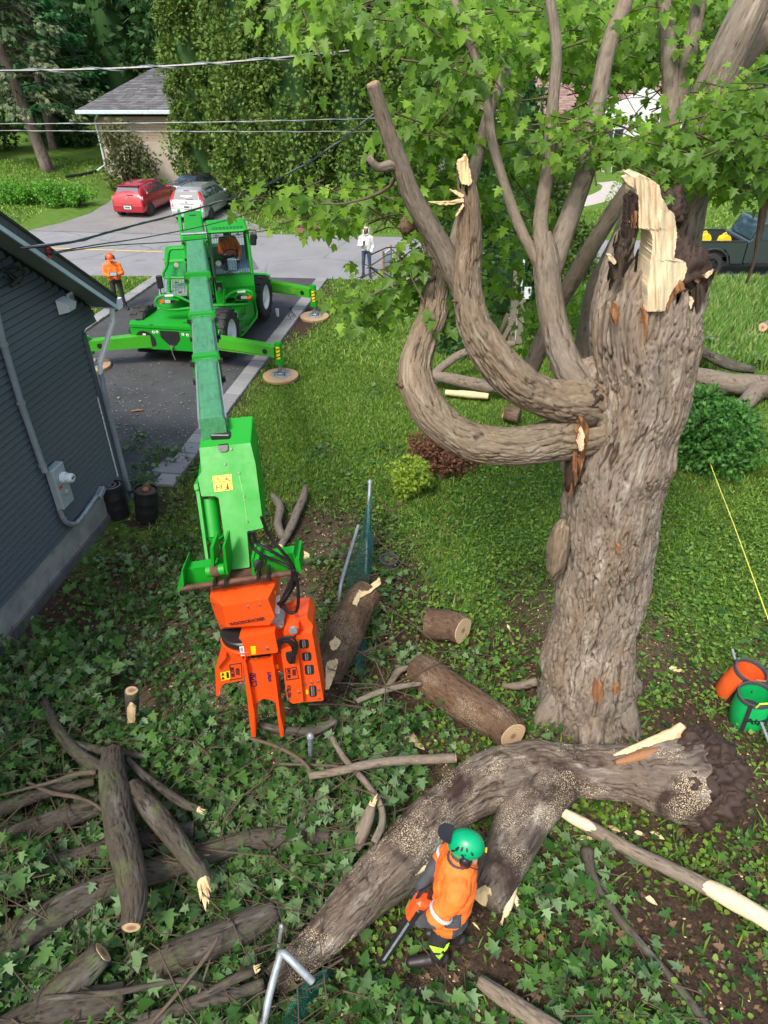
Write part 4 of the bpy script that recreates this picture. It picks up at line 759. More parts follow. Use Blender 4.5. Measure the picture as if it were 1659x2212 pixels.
for k, (rows, mt, n) in enumerate(stems): limb('stem', YP(rows), mt, mtree, n=n, ds=.05, amp=.012 if n > 50 else .008, k=1.3, seed=10+k)
# ================================================================ FELLED WOOD
LOGS = []
def log(label, rows, mat='log_bark', n=36, ds=.035, amp=.010, k=1.4, cat='log', name='log', ends=('', ''), group=None, lump=.07, seed=0, ypos=False, L=.2, nsp=9):
    P = YP(rows) if ypos else ZP(rows); c = P[len(P)//2][0]; t = thing(name, label, cat, (c.x, c.y, max(0, min(p.z-r for p, r in P))), 0, group)
    o, (C, T, rad, X, Y) = limb('bark' if n > 12 else 'stem', P, mat, t, n=n, ds=ds, amp=amp, k=k, lump=lump, seed=seed); LOGS.append((C, rad))
    for e, i, s in ((ends[0], 0, -1), (ends[1], -1, 1)):
        if e == 'cut': cutface(t, C[i]+T[i]*s*.002, T[i]*s, rad[i]*.95)
        elif e == 'torn': splinters(t, C[i], T[i]*s, rad[i], nsp, L, seed=seed+3)
    return t, (C, T, rad, X, Y)
brow = [(1482,1684,.50,90), (1430,1684,.50,82), (1380,1678,.47,72), (1290,1668,.44,60), (1200,1662,.42,54), (1120,1668,.40,52), (1040,1695,.38,51), (950,1755,.36,50), (870,1835,.34,48), (800,1912,.32,45), (735,1985,.30,41), (660,2062,.28,38), (590,2130,.26,34)][::-1]
big = thing('fallen_trunk', 'huge fallen trunk dusted with sawdust and lying in front of the broken maple', 'fallen trunk', G(1040, 1695, 0))
o, iG = limb('bark', ZP(brow), 'dusty_bark', big, n=190, ds=.017, amp=.026, k=1.0, lump=.17, seed=21, jag=(.5, lambda th: .30*(fbm(np.stack([np.cos(th)*3, np.sin(th)*3, th*0], -1), 4)-.35))); LOGS.append((iG[0], iG[2]))
o, _ = limb('fork_limb', ZP([(1190,1690,.36,56), (1140,1762,.33,52), (1105,1830,.30,48), (1075,1890,.27,44), (1045,1945,.24,38)]), 'dusty_bark', big, n=90, ds=.022, amp=.014, k=1.1, lump=.1, seed=22)
q = G(1042, 1950, .24); relief(big, 'fork_cut', [(1022,1938),(1050,1922),(1062,1932),(1048,1958),(1040,1956)], lambda u, v: q.y-.02, 'fresh_wood', 2.2, .05, .01, 30)
rc = G(1520, 1680, .50)
for (u, v, z, r, s, mt) in ((1508,1640,.62,.30,1,'rotten_wood'), (1545,1678,.5,.29,2,'rotten_wood'), (1545,1725,.38,.24,3,'rotten_wood'), (1505,1750,.3,.20,4,'rotten_wood'), (1502,1600,.74,.15,5,'rotten_wood'), (1575,1655,.6,.13,6,'rotten_wood'), (1480,1620,.62,.16,7,'rotten_wood'), (1492,1690,.62,.24,8,'rotten_wood')):
    clump(big, 'rotten_end', G(u, v, z), r, mt, (1.1, .9, 1.1), .55, 64, 3.4, s)
limb('torn_wood', ZP([(1325,1634,.74,4), (1370,1618,.78,11), (1415,1602,.80,15), (1455,1585,.84,14), (1476,1566,.92,7)]), 'fresh_wood', big, n=26, ds=.025, amp=.03, lump=.4, seed=73)
limb('orange_heartwood', ZP([(1330,1648,.76,4), (1380,1634,.80,9), (1430,1620,.82,9), (1460,1606,.84,5)]), 'orange_wood', big, n=20, ds=.025, amp=.02, lump=.3, seed=74)
log('thick log with sawn pale end at the foot of the broken maple', [(905,1440,.22,30), (935,1468,.28,40), (985,1505,.28,41), (1045,1543,.28,38), (1082,1564,.28,35), (1108,1590,.31,34)], 'brown_log_bark', n=90, ds=.025, amp=.014, seed=23, ends=('', 'cut'))
clump(log('short mossy log with round cut face lying in the weeds by the pot', [(918,1345,.2,30), (950,1350,.2,33), (980,1354,.2,32), (1000,1362,.22,31)], 'brown_log_bark', n=70, ds=.02, amp=.012, seed=24, ends=('', 'cut'))[0], 'bark_flap', G(925, 1340, .25), .1, 'brown_log_bark', (1, 1, .6), .5, 24, 3, 1)
t, i = log('leaning torn brown log beside the chain-link fence', [(708,1475,.18,26), (722,1425,.28,34), (745,1370,.36,40), (775,1310,.46,37), (800,1275,.56,30)], 'brown_log_bark', n=80, ds=.025, amp=.016, lump=.15, seed=25)
relief(t, 'torn_rim', [(762,1305),(775,1280),(800,1268),(820,1252),(822,1262),(800,1280),(778,1292),(770,1310)], lambda u, v: G(u, v, .72).y, 'fresh_wood', 2, .05, .01, 34)
relief(t, 'bare_patch', [(704,1440),(716,1420),(730,1430),(724,1455),(710,1492),(702,1488)], lambda u, v: G(u, v, .42).y-.02, 'fresh_wood', 2, .05, .01, 35); relief(t, 'bare_patch', [(712,1392),(724,1382),(736,1390),(728,1402),(716,1404)], lambda u, v: G(u, v, .62).y, 'fresh_wood', 2, .05, .01, 36)
log('upright mossy log with a pale sawn lower end on top of the brush heap', [(243,1625,.62,22), (243,1665,.66,27), (252,1740,.72,31), (262,1810,.76,33), (280,1880,.80,31), (290,1945,.82,27), (284,2003,.82,20)], 'log_bark', n=80, ds=.025, amp=.012, seed=26, ends=('', 'cut'))
log('long mossy log running from the left edge under the upright log', [(-40,2072,.42,36), (50,2015,.44,35), (150,1957,.46,31), (260,1905,.46,28), (380,1868,.44,25), (470,1835,.4,21), (540,1812,.36,18)], 'log_bark', n=70, ds=.03, amp=.012, seed=27)
log('broken branch with white splintered tip pointing down beside the upright log', [(282,1705,.62,24), (330,1752,.66,23), (375,1808,.68,21), (410,1855,.68,18), (434,1886,.66,18), (440,1902,.66,15)], 'log_bark', n=48, ds=.03, amp=.010, seed=28, ends=('', 'torn'), L=.26, nsp=12)
log('slim bent branch coming down from the upper left of the brush heap', [(95,1515,.35,8), (125,1575,.42,11), (165,1625,.48,13), (215,1660,.52,15), (260,1690,.56,17)], 'log_bark', n=30, amp=.006, seed=29)
log('flat-lying mossy log at the left edge, above the long log', [(-40,1830,.3,22), (60,1795,.32,22), (150,1762,.34,21), (235,1732,.36,19)], 'log_bark', n=48, amp=.01, seed=30)
log('slimmer log under the upright log, nearest above the long mossy log', [(-30,1880,.28,16), (80,1872,.32,18), (190,1845,.34,20), (300,1815,.36,20), (420,1790,.36,15)], 'log_bark', n=40, amp=.01, seed=31)
log('dark curved branch at the left edge above the flat log', [(-40,1765,.3,16), (20,1740,.34,15), (80,1718,.38,13), (150,1700,.42,11), (205,1688,.45,8)], 'log_bark', n=28, amp=.006, seed=32)
log('dark horizontal log in the middle of the brush, close to the fallen trunk', [(530,1812,.35,18), (590,1812,.35,24), (650,1808,.35,24), (712,1812,.34,22)], 'log_bark', n=54, amp=.012, seed=33)
log('thick dark log half buried in leaves left of the bent fence post', [(330,2095,.4,34), (410,2055,.42,36), (490,2020,.42,34), (560,1985,.4,28), (595,1965,.4,20)], 'log_bark', n=70, amp=.012, seed=34)
log('sawn stump piece with slanted pale face near the lower left corner', [(90,2180,.45,34), (150,2130,.5,34), (190,2090,.55,31), (222,2058,.6,25)], 'log_bark', n=60, amp=.012, seed=35, ends=('', 'cut'))
log('thick log along the lower left corner under the thin branches', [(-20,2260,.42,40), (80,2205,.42,38), (180,2172,.42,34), (270,2150,.4,26)], 'log_bark', n=60, amp=.012, seed=36)
log('mossy log under leaves, just below the long log on the left', [(40,1990,.2,14), (120,1945,.25,18), (200,1915,.28,18), (262,1895,.3,15)], 'log_bark', n=36, amp=.01, seed=37)
log('smooth grey-green branch resting across the brush onto the fallen trunk', [(668,1676,.62,7), (720,1668,.66,8), (790,1652,.70,9), (860,1643,.72,10), (930,1640,.74,10), (984,1637,.76,10)], 'grey_bark', n=28, ds=.04, amp=.004, seed=38, ends=('', 'cut'), cat='branch', name='branch')
log('curved slim branch hooking down onto the fallen trunk', [(716,1592,.5,5), (745,1640,.55,6), (790,1690,.6,6.5), (820,1735,.62,7), (826,1775,.6,7), (808,1820,.55,7)], 'grey_bark', n=16, ds=.05, amp=.003, seed=39, cat='branch', name='branch')
log('torn upright shard of branch with white tip beside the fallen trunk', [(772,1835,.35,8), (782,1800,.5,15), (795,1765,.62,13), (803,1740,.7,8)], 'grey_bark', n=24, amp=.008, seed=40, ends=('', 'torn'), L=.14, nsp=6, cat='branch', name='branch')
log('long pale peeled pole lying diagonally on the right', [(1212,1752,.32,9), (1270,1785,.28,14), (1360,1835,.24,14), (1450,1878,.2,15), (1545,1925,.16,18), (1620,1968,.14,19), (1720,2025,.12,18)], 'grey_bark', n=40, ds=.04, amp=.004, seed=41, ends=('torn', ''), L=.12, cat='pole', name='peeled_pole')
pole = [o for o in bpy.data.objects if o.name.startswith('peeled_pole')][0]
limb('bare_wood', ZP([(1209,1750,.325,9), (1240,1768,.315,12.2), (1272,1785,.30,12.6), (1292,1797,.30,6)]), 'cream_wood', pole, n=22, ds=.03, amp=.008, seed=71)
limb('bare_wood', ZP([(1500,1903,.20,6), (1530,1917,.185,15.2), (1560,1933,.18,18.6), (1620,1967,.16,19.4), (1722,2026,.14,18.6)]), 'cream_wood', pole, n=26, ds=.03, amp=.010, seed=72)
log('thin dark branch trailing down the right side of the weedy ground', [(1268,1836,.16,14), (1275,1880,.14,10), (1300,1930,.1,9), (1350,2000,.08,9), (1420,2080,.07,9), (1480,2150,.06,9), (1545,2240,.06,9)], 'log_bark', n=20, ds=.05, amp=.005, seed=42, cat='branch', name='branch')
log('grey log end at the bottom edge right of the arborist', [(1035,2118,.08,12), (1080,2150,.1,17), (1150,2195,.1,19), (1230,2245,.1,19)], 'grey_bark', n=36, amp=.008, seed=43)
log('pale peeled forked stick beside the fork of the fallen trunk', [(1133,1818,.28,9), (1122,1860,.22,13), (1108,1905,.16,13), (1100,1945,.12,11), (1092,1975,.08,6)], 'cream_wood', n=24, ds=.03, amp=.006, seed=44, cat='stick', name='peeled_stick', ends=('', 'torn'), L=.12, nsp=5)
st_ = [o for o in bpy.data.objects if o.name.startswith('peeled_stick')][0]; limb('side_fork', ZP([(1104,1925,.12,6), (1118,1950,.08,6), (1124,1972,.05,3)]), 'cream_wood', st_, n=12, amp=.003); limb('bark_strip', ZP([(1142,1812,.32,4), (1134,1855,.26,8), (1122,1890,.20,7), (1116,1905,.17,3)]), 'brown_log_bark', st_, n=14, amp=.005)
t, i = log('split mossy log with a pale torn strip, left of the arborist', [(985,1838,.25,13), (920,1880,.24,17), (850,1930,.22,19), (780,1985,.2,18), (730,2030,.18,12)], 'log_bark', n=44, ds=.03, amp=.010, seed=45)
limb('torn_strip', ZP([(985,1832,.34,5), (935,1860,.34,7), (890,1890,.33,6), (850,1928,.30,3)]), 'cream_wood', t, n=10, ds=.03, amp=.008)
t, i = log('short upright sawn branch stub standing in the cleared patch', [(287,1572,.0,13), (286,1545,.22,13), (285,1518,.45,13), (284,1492,.64,14)], 'log_bark', n=40, ds=.02, amp=.006, seed=46, ends=('', 'cut'), cat='stump', name='branch_stub')
relief(t, 'bare_side', [(276,1570),(274,1530),(280,1520),(292,1530),(292,1560),(284,1574)], lambda u, v: G(286, 1572, 0).y-.10, 'fresh_wood', 2, .04, .006, 43)
# slim branches lying over the heap
B = [
 ('thin grey branch crossing the lower left corner', [(95,2155,.6,5), (170,2150,.62,6), (260,2142,.64,6), (340,2125,.64,6), (400,2118,.62,6), (440,2130,.6,5)]),
 ('thin branch with pale torn middle near the bent fence post', [(300,2200,.5,8), (370,2180,.52,9), (440,2150,.54,9), (500,2118,.56,9), (548,2095,.56,10)]),
 ('lowest of the thin branches at the bottom edge', [(240,2235,.45,9), (330,2205,.5,10), (420,2170,.52,11), (500,2150,.52,12), (570,2125,.5,12)]),
 ('straight thin stick leaning up from the bottom edge', [(300,2240,.5,3), (380,2150,.62,4), (450,2060,.72,3.5), (472,2022,.75,3)]),
 ('shorter thin stick beside the straight leaning one', [(425,2160,.55,2.5), (445,2100,.6,2.5), (468,2025,.66,2.2)]),
 ('branch with small pale broken tip right of the splintered one', [(275,1640,.5,7), (310,1675,.52,8), (350,1705,.54,9), (395,1735,.56,9), (428,1748,.56,7)]),
 ('dark horizontal branch behind the top of the upright log', [(135,1600,.42,6), (180,1612,.46,8), (240,1625,.46,8), (300,1632,.44,7), (325,1634,.4,6)]),
 ('pale twig looping at the left edge above the heap', [(0,1718,.5,2), (50,1705,.54,3), (110,1690,.58,4), (165,1672,.6,5), (208,1668,.6,5)]),
 ('thin pale branch across the left edge with kinked middle', [(60,1690,.5,3), (110,1712,.55,4), (165,1722,.56,4), (210,1740,.5,3), (235,1770,.45,2)]),
 ('mossy bough just below the orange grapple', [(560,1565,.35,7), (620,1578,.38,9), (680,1578,.4,9), (726,1556,.42,8)]),
 ('thin branch forking over the leaves right of the grapple tips', [(540,1595,.5,3), (590,1610,.55,3.5), (640,1635,.58,4), (668,1662,.58,4), (672,1690,.5,3)]),
 ('slender twig running right towards the steel post', [(600,1650,.45,2.5), (660,1652,.5,3), (720,1655,.52,3), (760,1662,.5,3)]),
 ('grey branch leaning along the right of the fence', [(770,1515,.4,5), (820,1495,.42,6), (870,1482,.42,6), (910,1476,.4,5)]),
 ('broken grey limb lying on the lawn edge, right of the boom', [(660,1050,.15,5), (655,1075,.14,9), (640,1110,.12,9), (628,1140,.1,9), (606,1180,.08,7)]),
 ('crooked grey limb next to the broken one, right of the boom', [(588,1070,.1,5), (605,1095,.12,9), (600,1130,.12,9), (610,1160,.1,8)]),
 ('dark dead branch at the left edge beside the house footing', [(15,1375,.4,5), (45,1400,.3,7), (60,1450,.25,7), (58,1500,.2,5)]),
 ('short broken branch leaning on the left foundation', [(70,1330,.5,4), (72,1350,.4,5), (80,1375,.3,5), (40,1400,.15,5)]),
 ('grey driftwood-like branch lying on the dirt in the cleared patch', [(210,1440,.2,2), (206,1470,.15,6), (200,1500,.1,8), (192,1520,.05,5)]),
 ('branch leaning from the trunk foot to the left with torn end', [(1160,1470,.25,9), (1130,1480,.18,9), (1100,1482,.12,6), (1085,1480,.1,4)]),
 ('fallen crooked branch among weeds left of the short log', [(885,1440,.15,4), (860,1450,.12,8), (840,1480,.1,6), (815,1500,.06,4)]),
]
for k, (lb_, rows) in enumerate(B): log(lb_, rows, 'twig_bark' if k in (3, 4, 7, 8, 10, 11) else ('grey_bark' if k > 11 else 'log_bark'), n=14, ds=.05, amp=.004, k=2, seed=60+k, cat='branch', name='branch', ends=('', 'torn') if k in (1, 5, 13) else ('', ''), L=.1, nsp=5)
# logs and branches farther back
def gp_rows(rows): return [(u, v, z, r) for u, v, z, r in rows]
log('grey forked log lying at the right edge behind the trunk', [(1495,812,.35,16), (1540,822,.35,21), (1600,832,.35,22), (1700,838,.35,22)], 'grey_bark', n=44, amp=.02, seed=80)
log('thick stub of the right edge log reaching down towards the conifer', [(1640,840,.35,20), (1620,860,.3,18), (1600,885,.2,16)], 'grey_bark', n=36, amp=.02, seed=81)
log('dark fallen branch on the brush at the right edge', [(1495,742,.6,7), (1535,770,.55,11), (1585,790,.5,11), (1630,800,.45,7)], 'log_bark', n=24, amp=.015, seed=82, cat='branch', name='branch')
log('light sawn log end poking out at the far right edge', [(1700,690,.5,10), (1665,700,.5,10), (1648,707,.5,10)], 'grey_bark', n=28, amp=.01, seed=83, ends=('', 'cut'))
log('sunlit fallen log behind the low curved limb', [(935,812,.3,9), (980,820,.3,13), (1040,832,.3,13), (1082,838,.3,11)], 'grey_bark', n=30, amp=.015, seed=84, ends=('', 'torn'))
log('branch rising from the log behind the low curved limb', [(935,812,.3,9), (965,785,.5,9), (1010,760,.7,9), (1110,742,.8,7)], 'grey_bark', n=20, amp=.01, seed=85, cat='branch', name='branch')
log('split pale plank of wood under the log behind the curved limb', [(962,848,.1,6), (1010,852,.1,7), (1055,856,.1,6)], 'fresh_wood', n=16, amp=.01, seed=86, cat='split wood', name='split_wood')
t, i = log('chunky pale-faced wood block in the loop of the curved limb', [(1122,898,.25,16), (1102,894,.25,16), (1090,892,.25,15)], 'brown_log_bark', n=30, amp=.015, seed=87, ends=('', 'cut'), cat='wood block', name='wood_block')
relief(t, 'pale_top', [(1085,902),(1092,884),(1112,884),(1120,892),(1110,906)], lambda u, v: G(1100, 905, 0).y-.2, 'fresh_wood', 2, .05, .02, 44)
# wood chips and splinters that can be told apart
CHN = {}; LAND = [(880,1600,'left of the sawn log'), (300,1600,'below the upright sawn stub'), (655,1200,'right of the green carriage'), (235,1478,'beside the driftwood branch'), (825,1310,'right of the leaning torn log'), (470,1560,'left of the orange grapple tips'), (1100,1357,'right of the short log with round face'), (1600,1440,'beside the rope bags'), (1248,1940,'between peeled stick and dark branch'), (1320,1795,'under the broken trunk end'), (943,1812,'between fallen trunk and green helmet'), (1150,2035,'in the weeds right of the arborist'), (1405,1945,'between dark branch and peeled pole'), (800,1780,'beside the torn upright shard'), (700,1640,'beside the capped steel post'), (870,1480,'left of the thick sawn log'), (1040,860,'under the low curved limb'), (760,1480,'at the foot of the leaning log'), (1000,1990,'behind the arborist')]
chips = [(880,1590,26,.6,0), (905,1612,14,.9,0), (940,1600,9,1.1,1), (868,1620,10,.4,1), (300,1610,5,.6,0), (655,1200,22,.5,0), (235,1478,16,.9,1), (825,1310,20,.9,1), (450,1545,12,.7,1), (1100,1357,11,1.3,1), (1458,1446,15,.3,0), (1248,1940,12,1.2,1), (1298,1795,14,.3,0), (1325,1790,12,.8,0), (1265,1812,14,.2,0), (1420,1805,14,.6,0), (1380,1800,10,.4,0), (943,1812,22,.5,0), (1150,2035,8,1,1), (1405,1945,12,.8,0), (1190,2042,9,.9,1), (1280,2012,10,.7,1), (1028,2000,10,.9,1), (800,1795,10,.8,0), (700,1640,8,.3,0), (520,1560,7,.9,1), (480,1600,7,.3,1), (870,1480,7,.3,1), (1040,860,10,.2,0), (1030,855,9,.5,0), (620,1530,6,.2,1), (400,1530,8,.6,1), (1620,1440,14,0,1), (760,1480,7,.5,1), (1000,1940,8,.8,1)]
for k, (u, v, s, a, thin) in enumerate(chips):
    p = onG(u, v, .03); r_ = S(s, p); c, sn = math.cos(a), math.sin(a); w_ = r_*(.22 if thin else .5); ps = [(-r_, -w_*.4), (-r_*.3, -w_), (r_*.6, -w_*.6), (r_*1.15, w_*.1), (r_*.3, w_*.9), (-r_*.5, w_)]
    ps = [(x_*(1+rnd.uniform(-.15, .15)), y_*(1+rnd.uniform(-.25, .25))) for x_, y_ in ps]
    mb = MB(); T = Matrix.Translation(p) @ Euler((rnd.uniform(-.4, .5), rnd.uniform(-.3, .3), -a)).to_matrix().to_4x4(); mb.prism(ps, max(.012, r_*.16), T); o = mb.build('wood_chip', 'fresh_wood' if k % 4 else 'cream_wood')
    lm_ = min(LAND, key=lambda q: (q[0]-u)**2+(q[1]-v)**2)[2]; sz_ = 'tiny' if s < 8 else ('small' if s < 12 else ('broad' if not thin else 'long')); key = (lm_, sz_); CHN[key] = CHN.get(key, 0)+1
    tag(o, '%s pale torn wood chip%s %s' % (sz_, [' lying last', ' set apart', ' set farther', ' lying farthest'][CHN[key] % 4] if CHN[key] > 1 else '', lm_), 'wood chip', 'torn wood chips scattered round the felled wood')
# ================================================================ VEGETATION
def sprayball(name, parent, centres, radii, per, size, mat, shape=(SPRAY, SPRAYF), droop=-.15, out=1.0, up=.25, shell=.55):
    """foliage: clumps of small sprays pointing outwards from each clump centre"""
    P = []; Dd = []; Zn = []; Sz = []
    for c, r in zip(centres, radii):
        d = rdir(per); q = (shell+(1-shell)*rng.random(per))[:, None]; P.append(np.array(c)+d*q*np.array(r)); dd = d*out+rdir(per)*.55; dd[:, 2] += droop; Dd.append(dd)
        z = d*.6+rdir(per)*.6; z[:, 2] += up; Zn.append(z); Sz.append(size*(.6+.8*rng.random(per)))
    return scatter(name, np.concatenate(P), np.concatenate(Dd), np.concatenate(Zn), np.concatenate(Sz), shape, mat, parent)
def conifer(label, base, h, r, mat, nclump, per, size, name='cedar_tree', cat='tree', group=None, taper=.35, bottom=.0, trunk_r=.16, cr=.75, barkm='spruce_bark', core=True, lean=(0, 0), droop=-.1, seed=0):
    t = thing(name, label, cat, tuple(base), 0, group); b = Vector(base); L = Vector((lean[0], lean[1], 0))
    limb('trunk', [(b+Vector((0, 0, -.1)), trunk_r*1.2), (b+L*.4+Vector((0, 0, h*.4)), trunk_r*.9), (b+L+Vector((0, 0, h*.97)), trunk_r*.2)], barkm, t, n=14, ds=.5, amp=.02)
    cs = []; rs = []
    for k in range(nclump):
        z = bottom+(1-bottom)*(k+rng.random())/nclump; a = rng.random()*6.283; prof = (1-z)**taper if z > .3 else (.80+.2*math.sin(z/.3*1.57))*(.7**taper); rr = r*prof*(.62+.38*rng.random()); q = cr*r*.42*(.4+1.1*rng.random()**2)*(.45+.55*prof)
        cs.append((b.x+L.x*z+rr*math.cos(a), b.y+L.y*z+rr*math.sin(a), b.z+h*z)); rs.append((q, q, q*1.5))
    sprayball('foliage', t, cs, rs, per, size, mat, droop=droop)
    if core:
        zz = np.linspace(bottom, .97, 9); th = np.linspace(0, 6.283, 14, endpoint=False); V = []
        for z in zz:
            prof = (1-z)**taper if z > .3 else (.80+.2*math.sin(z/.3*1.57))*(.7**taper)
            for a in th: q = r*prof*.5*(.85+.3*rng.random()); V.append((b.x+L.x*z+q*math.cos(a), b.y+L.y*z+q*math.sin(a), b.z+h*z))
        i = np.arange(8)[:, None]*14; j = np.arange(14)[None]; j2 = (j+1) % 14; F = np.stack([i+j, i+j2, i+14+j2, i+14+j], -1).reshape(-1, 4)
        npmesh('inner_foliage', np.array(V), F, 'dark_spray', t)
    return t
def gz(x, y): return (x, y, H1(x, y))
# tall cedars between the two driveways
ced = [(448, 45.4, 12.5, 1.95, 'leftmost tall sunlit cedar, beside the brick house'), (572, 39.2, 13, 2.5, 'tall cedar with its foot over the parked cars driveway'), (650, 38.2, 13.5, 2.7, 'broad tall cedar in the middle of the cedar group'), (760, 38.6, 13, 2.6, 'tall cedar behind the snapped limb of the maple'), (865, 39.5, 12.5, 2.6, 'tall cedar at the right end of the cedar group')]
for k, (u, y, h, r, lb) in enumerate(ced):
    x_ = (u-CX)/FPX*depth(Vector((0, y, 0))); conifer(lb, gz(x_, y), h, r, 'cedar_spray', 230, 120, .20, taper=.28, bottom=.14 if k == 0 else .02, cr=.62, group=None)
# woods behind: individual trees, then the far mass
back = [(-34,70,15,4.5,'dark_spray'), (-27,64,14,3.6,'dark_spray'), (-21.5,66,15,3.8,'dark_spray'), (-16,63,14,3.4,'dark_spray'), (-11,66,15,3.6,'dark_spray'), (-5,64,13,4,'pine_spray'), (2,62,13,4.2,'pine_spray'), (9,66,13,4.5,'hedge_leaf'), (16,68,14,5,'hedge_leaf'), (24,66,14,5,'hedge_leaf'), (31,68,13,5,'pine_spray'), (38,64,13,5,'hedge_leaf')]
names = ['first', 'second', 'third', 'fourth', 'fifth']
desc = ['dark evergreen farthest left behind the spruces', 'dark evergreen behind the leaning spruce trunk', 'dark evergreen just left of the brick house roof', 'dark evergreen behind the hip of the brick house roof', 'dark evergreen between brick house roof and tall cedars', 'mid green tree hidden behind the left cedars', 'mid green tree behind the right cedars', 'bright green tree behind the utility pole', 'bright green tree behind the bungalow roof', 'bright green tree behind the white gable', 'mid green tree behind the right end of the bungalow', 'bright green tree at the far right background']
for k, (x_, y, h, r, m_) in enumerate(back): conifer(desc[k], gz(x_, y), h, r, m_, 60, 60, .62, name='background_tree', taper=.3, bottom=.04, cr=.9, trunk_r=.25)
P = np.stack([rng.uniform(-62, 62, 15000), rng.uniform(78, 96, 15000), rng.uniform(0, 1, 15000)**.8*17], 1); d = rdir(15000); d[:, 1] = -np.abs(d[:, 1])
fw = scatter('far_woods', P, d+np.array([0, 0, -.2]), rdir(15000)+np.array([0, -1, .8]), rng.uniform(1.2, 2.4, 15000), (SPRAY, SPRAYF), 'dark_spray'); tag(fw, 'dark woodland mass closing the view behind all the gardens', 'woods', kind='stuff')
# spruces on the left lawn
def spruce(label, base, h, lean, r, mat, tr, z0, seed, nb=46, name='spruce_tree', size=.34, upb=-.12):
    t = thing(name, label, 'tree', tuple(base)); b = Vector(base); L = Vector((lean[0], lean[1], 0))
    limb('trunk', [(b+Vector((0, 0, -.15)), tr*1.5), (b+L*.03+Vector((0, 0, .5)), tr), (b+L*.5+Vector((0, 0, h*.5)), tr*.7), (b+L+Vector((0, 0, h)), tr*.15)], 'spruce_bark', t, n=26, ds=.2, amp=.03)
    mbr = MB(); P = []; Dd = []; Z = []; Sz = []
    for k in range(nb):
        z = z0+(1-z0)*(k+.5)/nb; a = k*2.4+rng.random(); ln = r*(1-z)**.55*(.75+.4*rng.random()); o = b+L*z+Vector((0, 0, h*z)); e = Vector((math.cos(a), math.sin(a), 0))
        pts = [o, o+e*ln*.45+Vector((0, 0, ln*.05)), o+e*ln+Vector((0, 0, ln*upb*2))]; mbr.tube(pts, [.05, .035, .012], 5)
        for q in range(13):
            f = .25+.75*rng.random(); c = o+e*ln*f+Vector((0, 0, ln*upb*2*f*f)); s = e.cross(Vector((0, 0, 1)))*rng.normal()*.38*ln*.5*(1.1-f*.5); n_ = 13
            P.append(np.array(c+s)+rng.normal(size=(n_, 3))*np.array([.28, .28, .13])); dd = np.tile(np.array(e)*.7+np.array(s)*.5, (n_, 1))+rdir(n_)*.5; dd[:, 2] -= .45; Dd.append(dd); Z.append(rdir(n_)*.5+np.array([0, 0, 1])); Sz.append(size*(.6+.8*rng.random(n_)))
    mbr.build('branch', 'spruce_bark', t); scatter('foliage', np.concatenate(P), np.concatenate(Dd), np.concatenate(Z), np.concatenate(Sz), (SPRAY, SPRAYF), mat, t); return t
p1 = onG(105, 372); spruce('big grey-green spruce with leaning bare lower trunk on the left lawn', gz(p1.x, p1.y), 15, (-2.6, .5), 5.2, 'spruce_spray', .36, .24, 1)
spruce('second spruce with shaded trunk behind the leaning one', gz(-25.2, 60), 15, (-1.6, 0), 4.6, 'spruce_spray', .34, .24, 2)
spruce('bright green pine with layered boughs left of the brick house', gz(-24.5, 57), 13.5, (.4, 0), 5.4, 'pine_spray', .25, .16, 3, upb=.04)
spruce('partly visible spruce at the top left corner', gz(-29.5, 52), 14, (0, 0), 4.2, 'spruce_spray', .3, .12, 4)
# low bushes at the far left edge, bush before the brick house, hedge
def bush(label, base, r, h, mat, n, per, size, name='bush', cat='bush', group=None, stems=6, shape=(SPRAY, SPRAYF), shell=.4, clr=.45, sub='foliage', flat=1.0):
    t = thing(name, label, cat, tuple(base), 0, group); b = Vector(base); mb = MB()
    for k in range(stems):
        a = rng.random()*6.28; mb.tube([b+Vector((0, 0, -.05)), b+Vector((math.cos(a)*r*.3, math.sin(a)*r*.3, h*.4)), b+Vector((math.cos(a)*r*.65, math.sin(a)*r*.65, h*.8))], [.03*r+.01, .02*r+.006, .004], 5)
    mb.build('stem', 'twig_bark', t); d = rdir(n); d[:, 2] = np.abs(d[:, 2]) if flat < 1 else d[:, 2]; c = np.array(b+Vector((0, 0, h*.48)))+d*(.3+.45*rng.random(n))[:, None]*np.array([r, r, h*.52])/.75*.85
    rr = [(clr*r*.62*(.6+.6*rng.random()),)*3 for _ in range(n)]; sprayball(sub, t, c, rr, per, size, mat, shape, shell=shell); return t
hb = onG(270, 372); bush('wide loose yew bush standing in front of the brick house corner', gz(-15.5, 45.9), 1.9, 4.5, 'yew_spray', 64, 60, .19, stems=18, shell=.2)
hd = [(8, 'leftmost clipped green shrub of the hedge at the frame edge'), (55, 'second clipped green shrub of the low hedge'), (108, 'third clipped green shrub of the low hedge'), (160, 'bright rounded shrub ending the hedge near the red car')]
for k, (u, lb) in enumerate(hd): q = onG(u, 447+(k > 1)*6); bush(lb, gz(q.x, q.y+.8), .85+.12*(k > 1), 1.15+.12*(k > 1), 'hedge_leaf', 34, 70, .12, name='hedge_shrub', cat='shrub', group='clipped shrubs of the low hedge', shell=.5)
for k, (x_, y, r, h, lb) in enumerate(((-29.5, 57, 2.6, 1.6, 'dark low shrub mass under the left spruces'), (-24, 59, 2.2, 1.4, 'dark low shrub behind the two spruce trunks'), (13.2, 49.0, 1.0, 1.3, 'green shrub beside the stone front steps'), (16.8, 48.6, 1.2, 1.6, 'grey-green shrub right of the curved path'), (-13.9, 45.6, 1.5, 1.0, 'brushy low growth by the brick house corner'))):
    bush(lb, gz(x_, y), r, h, 'dark_spray' if k < 2 else 'hedge_leaf', 26, 60, .28, shell=.4)
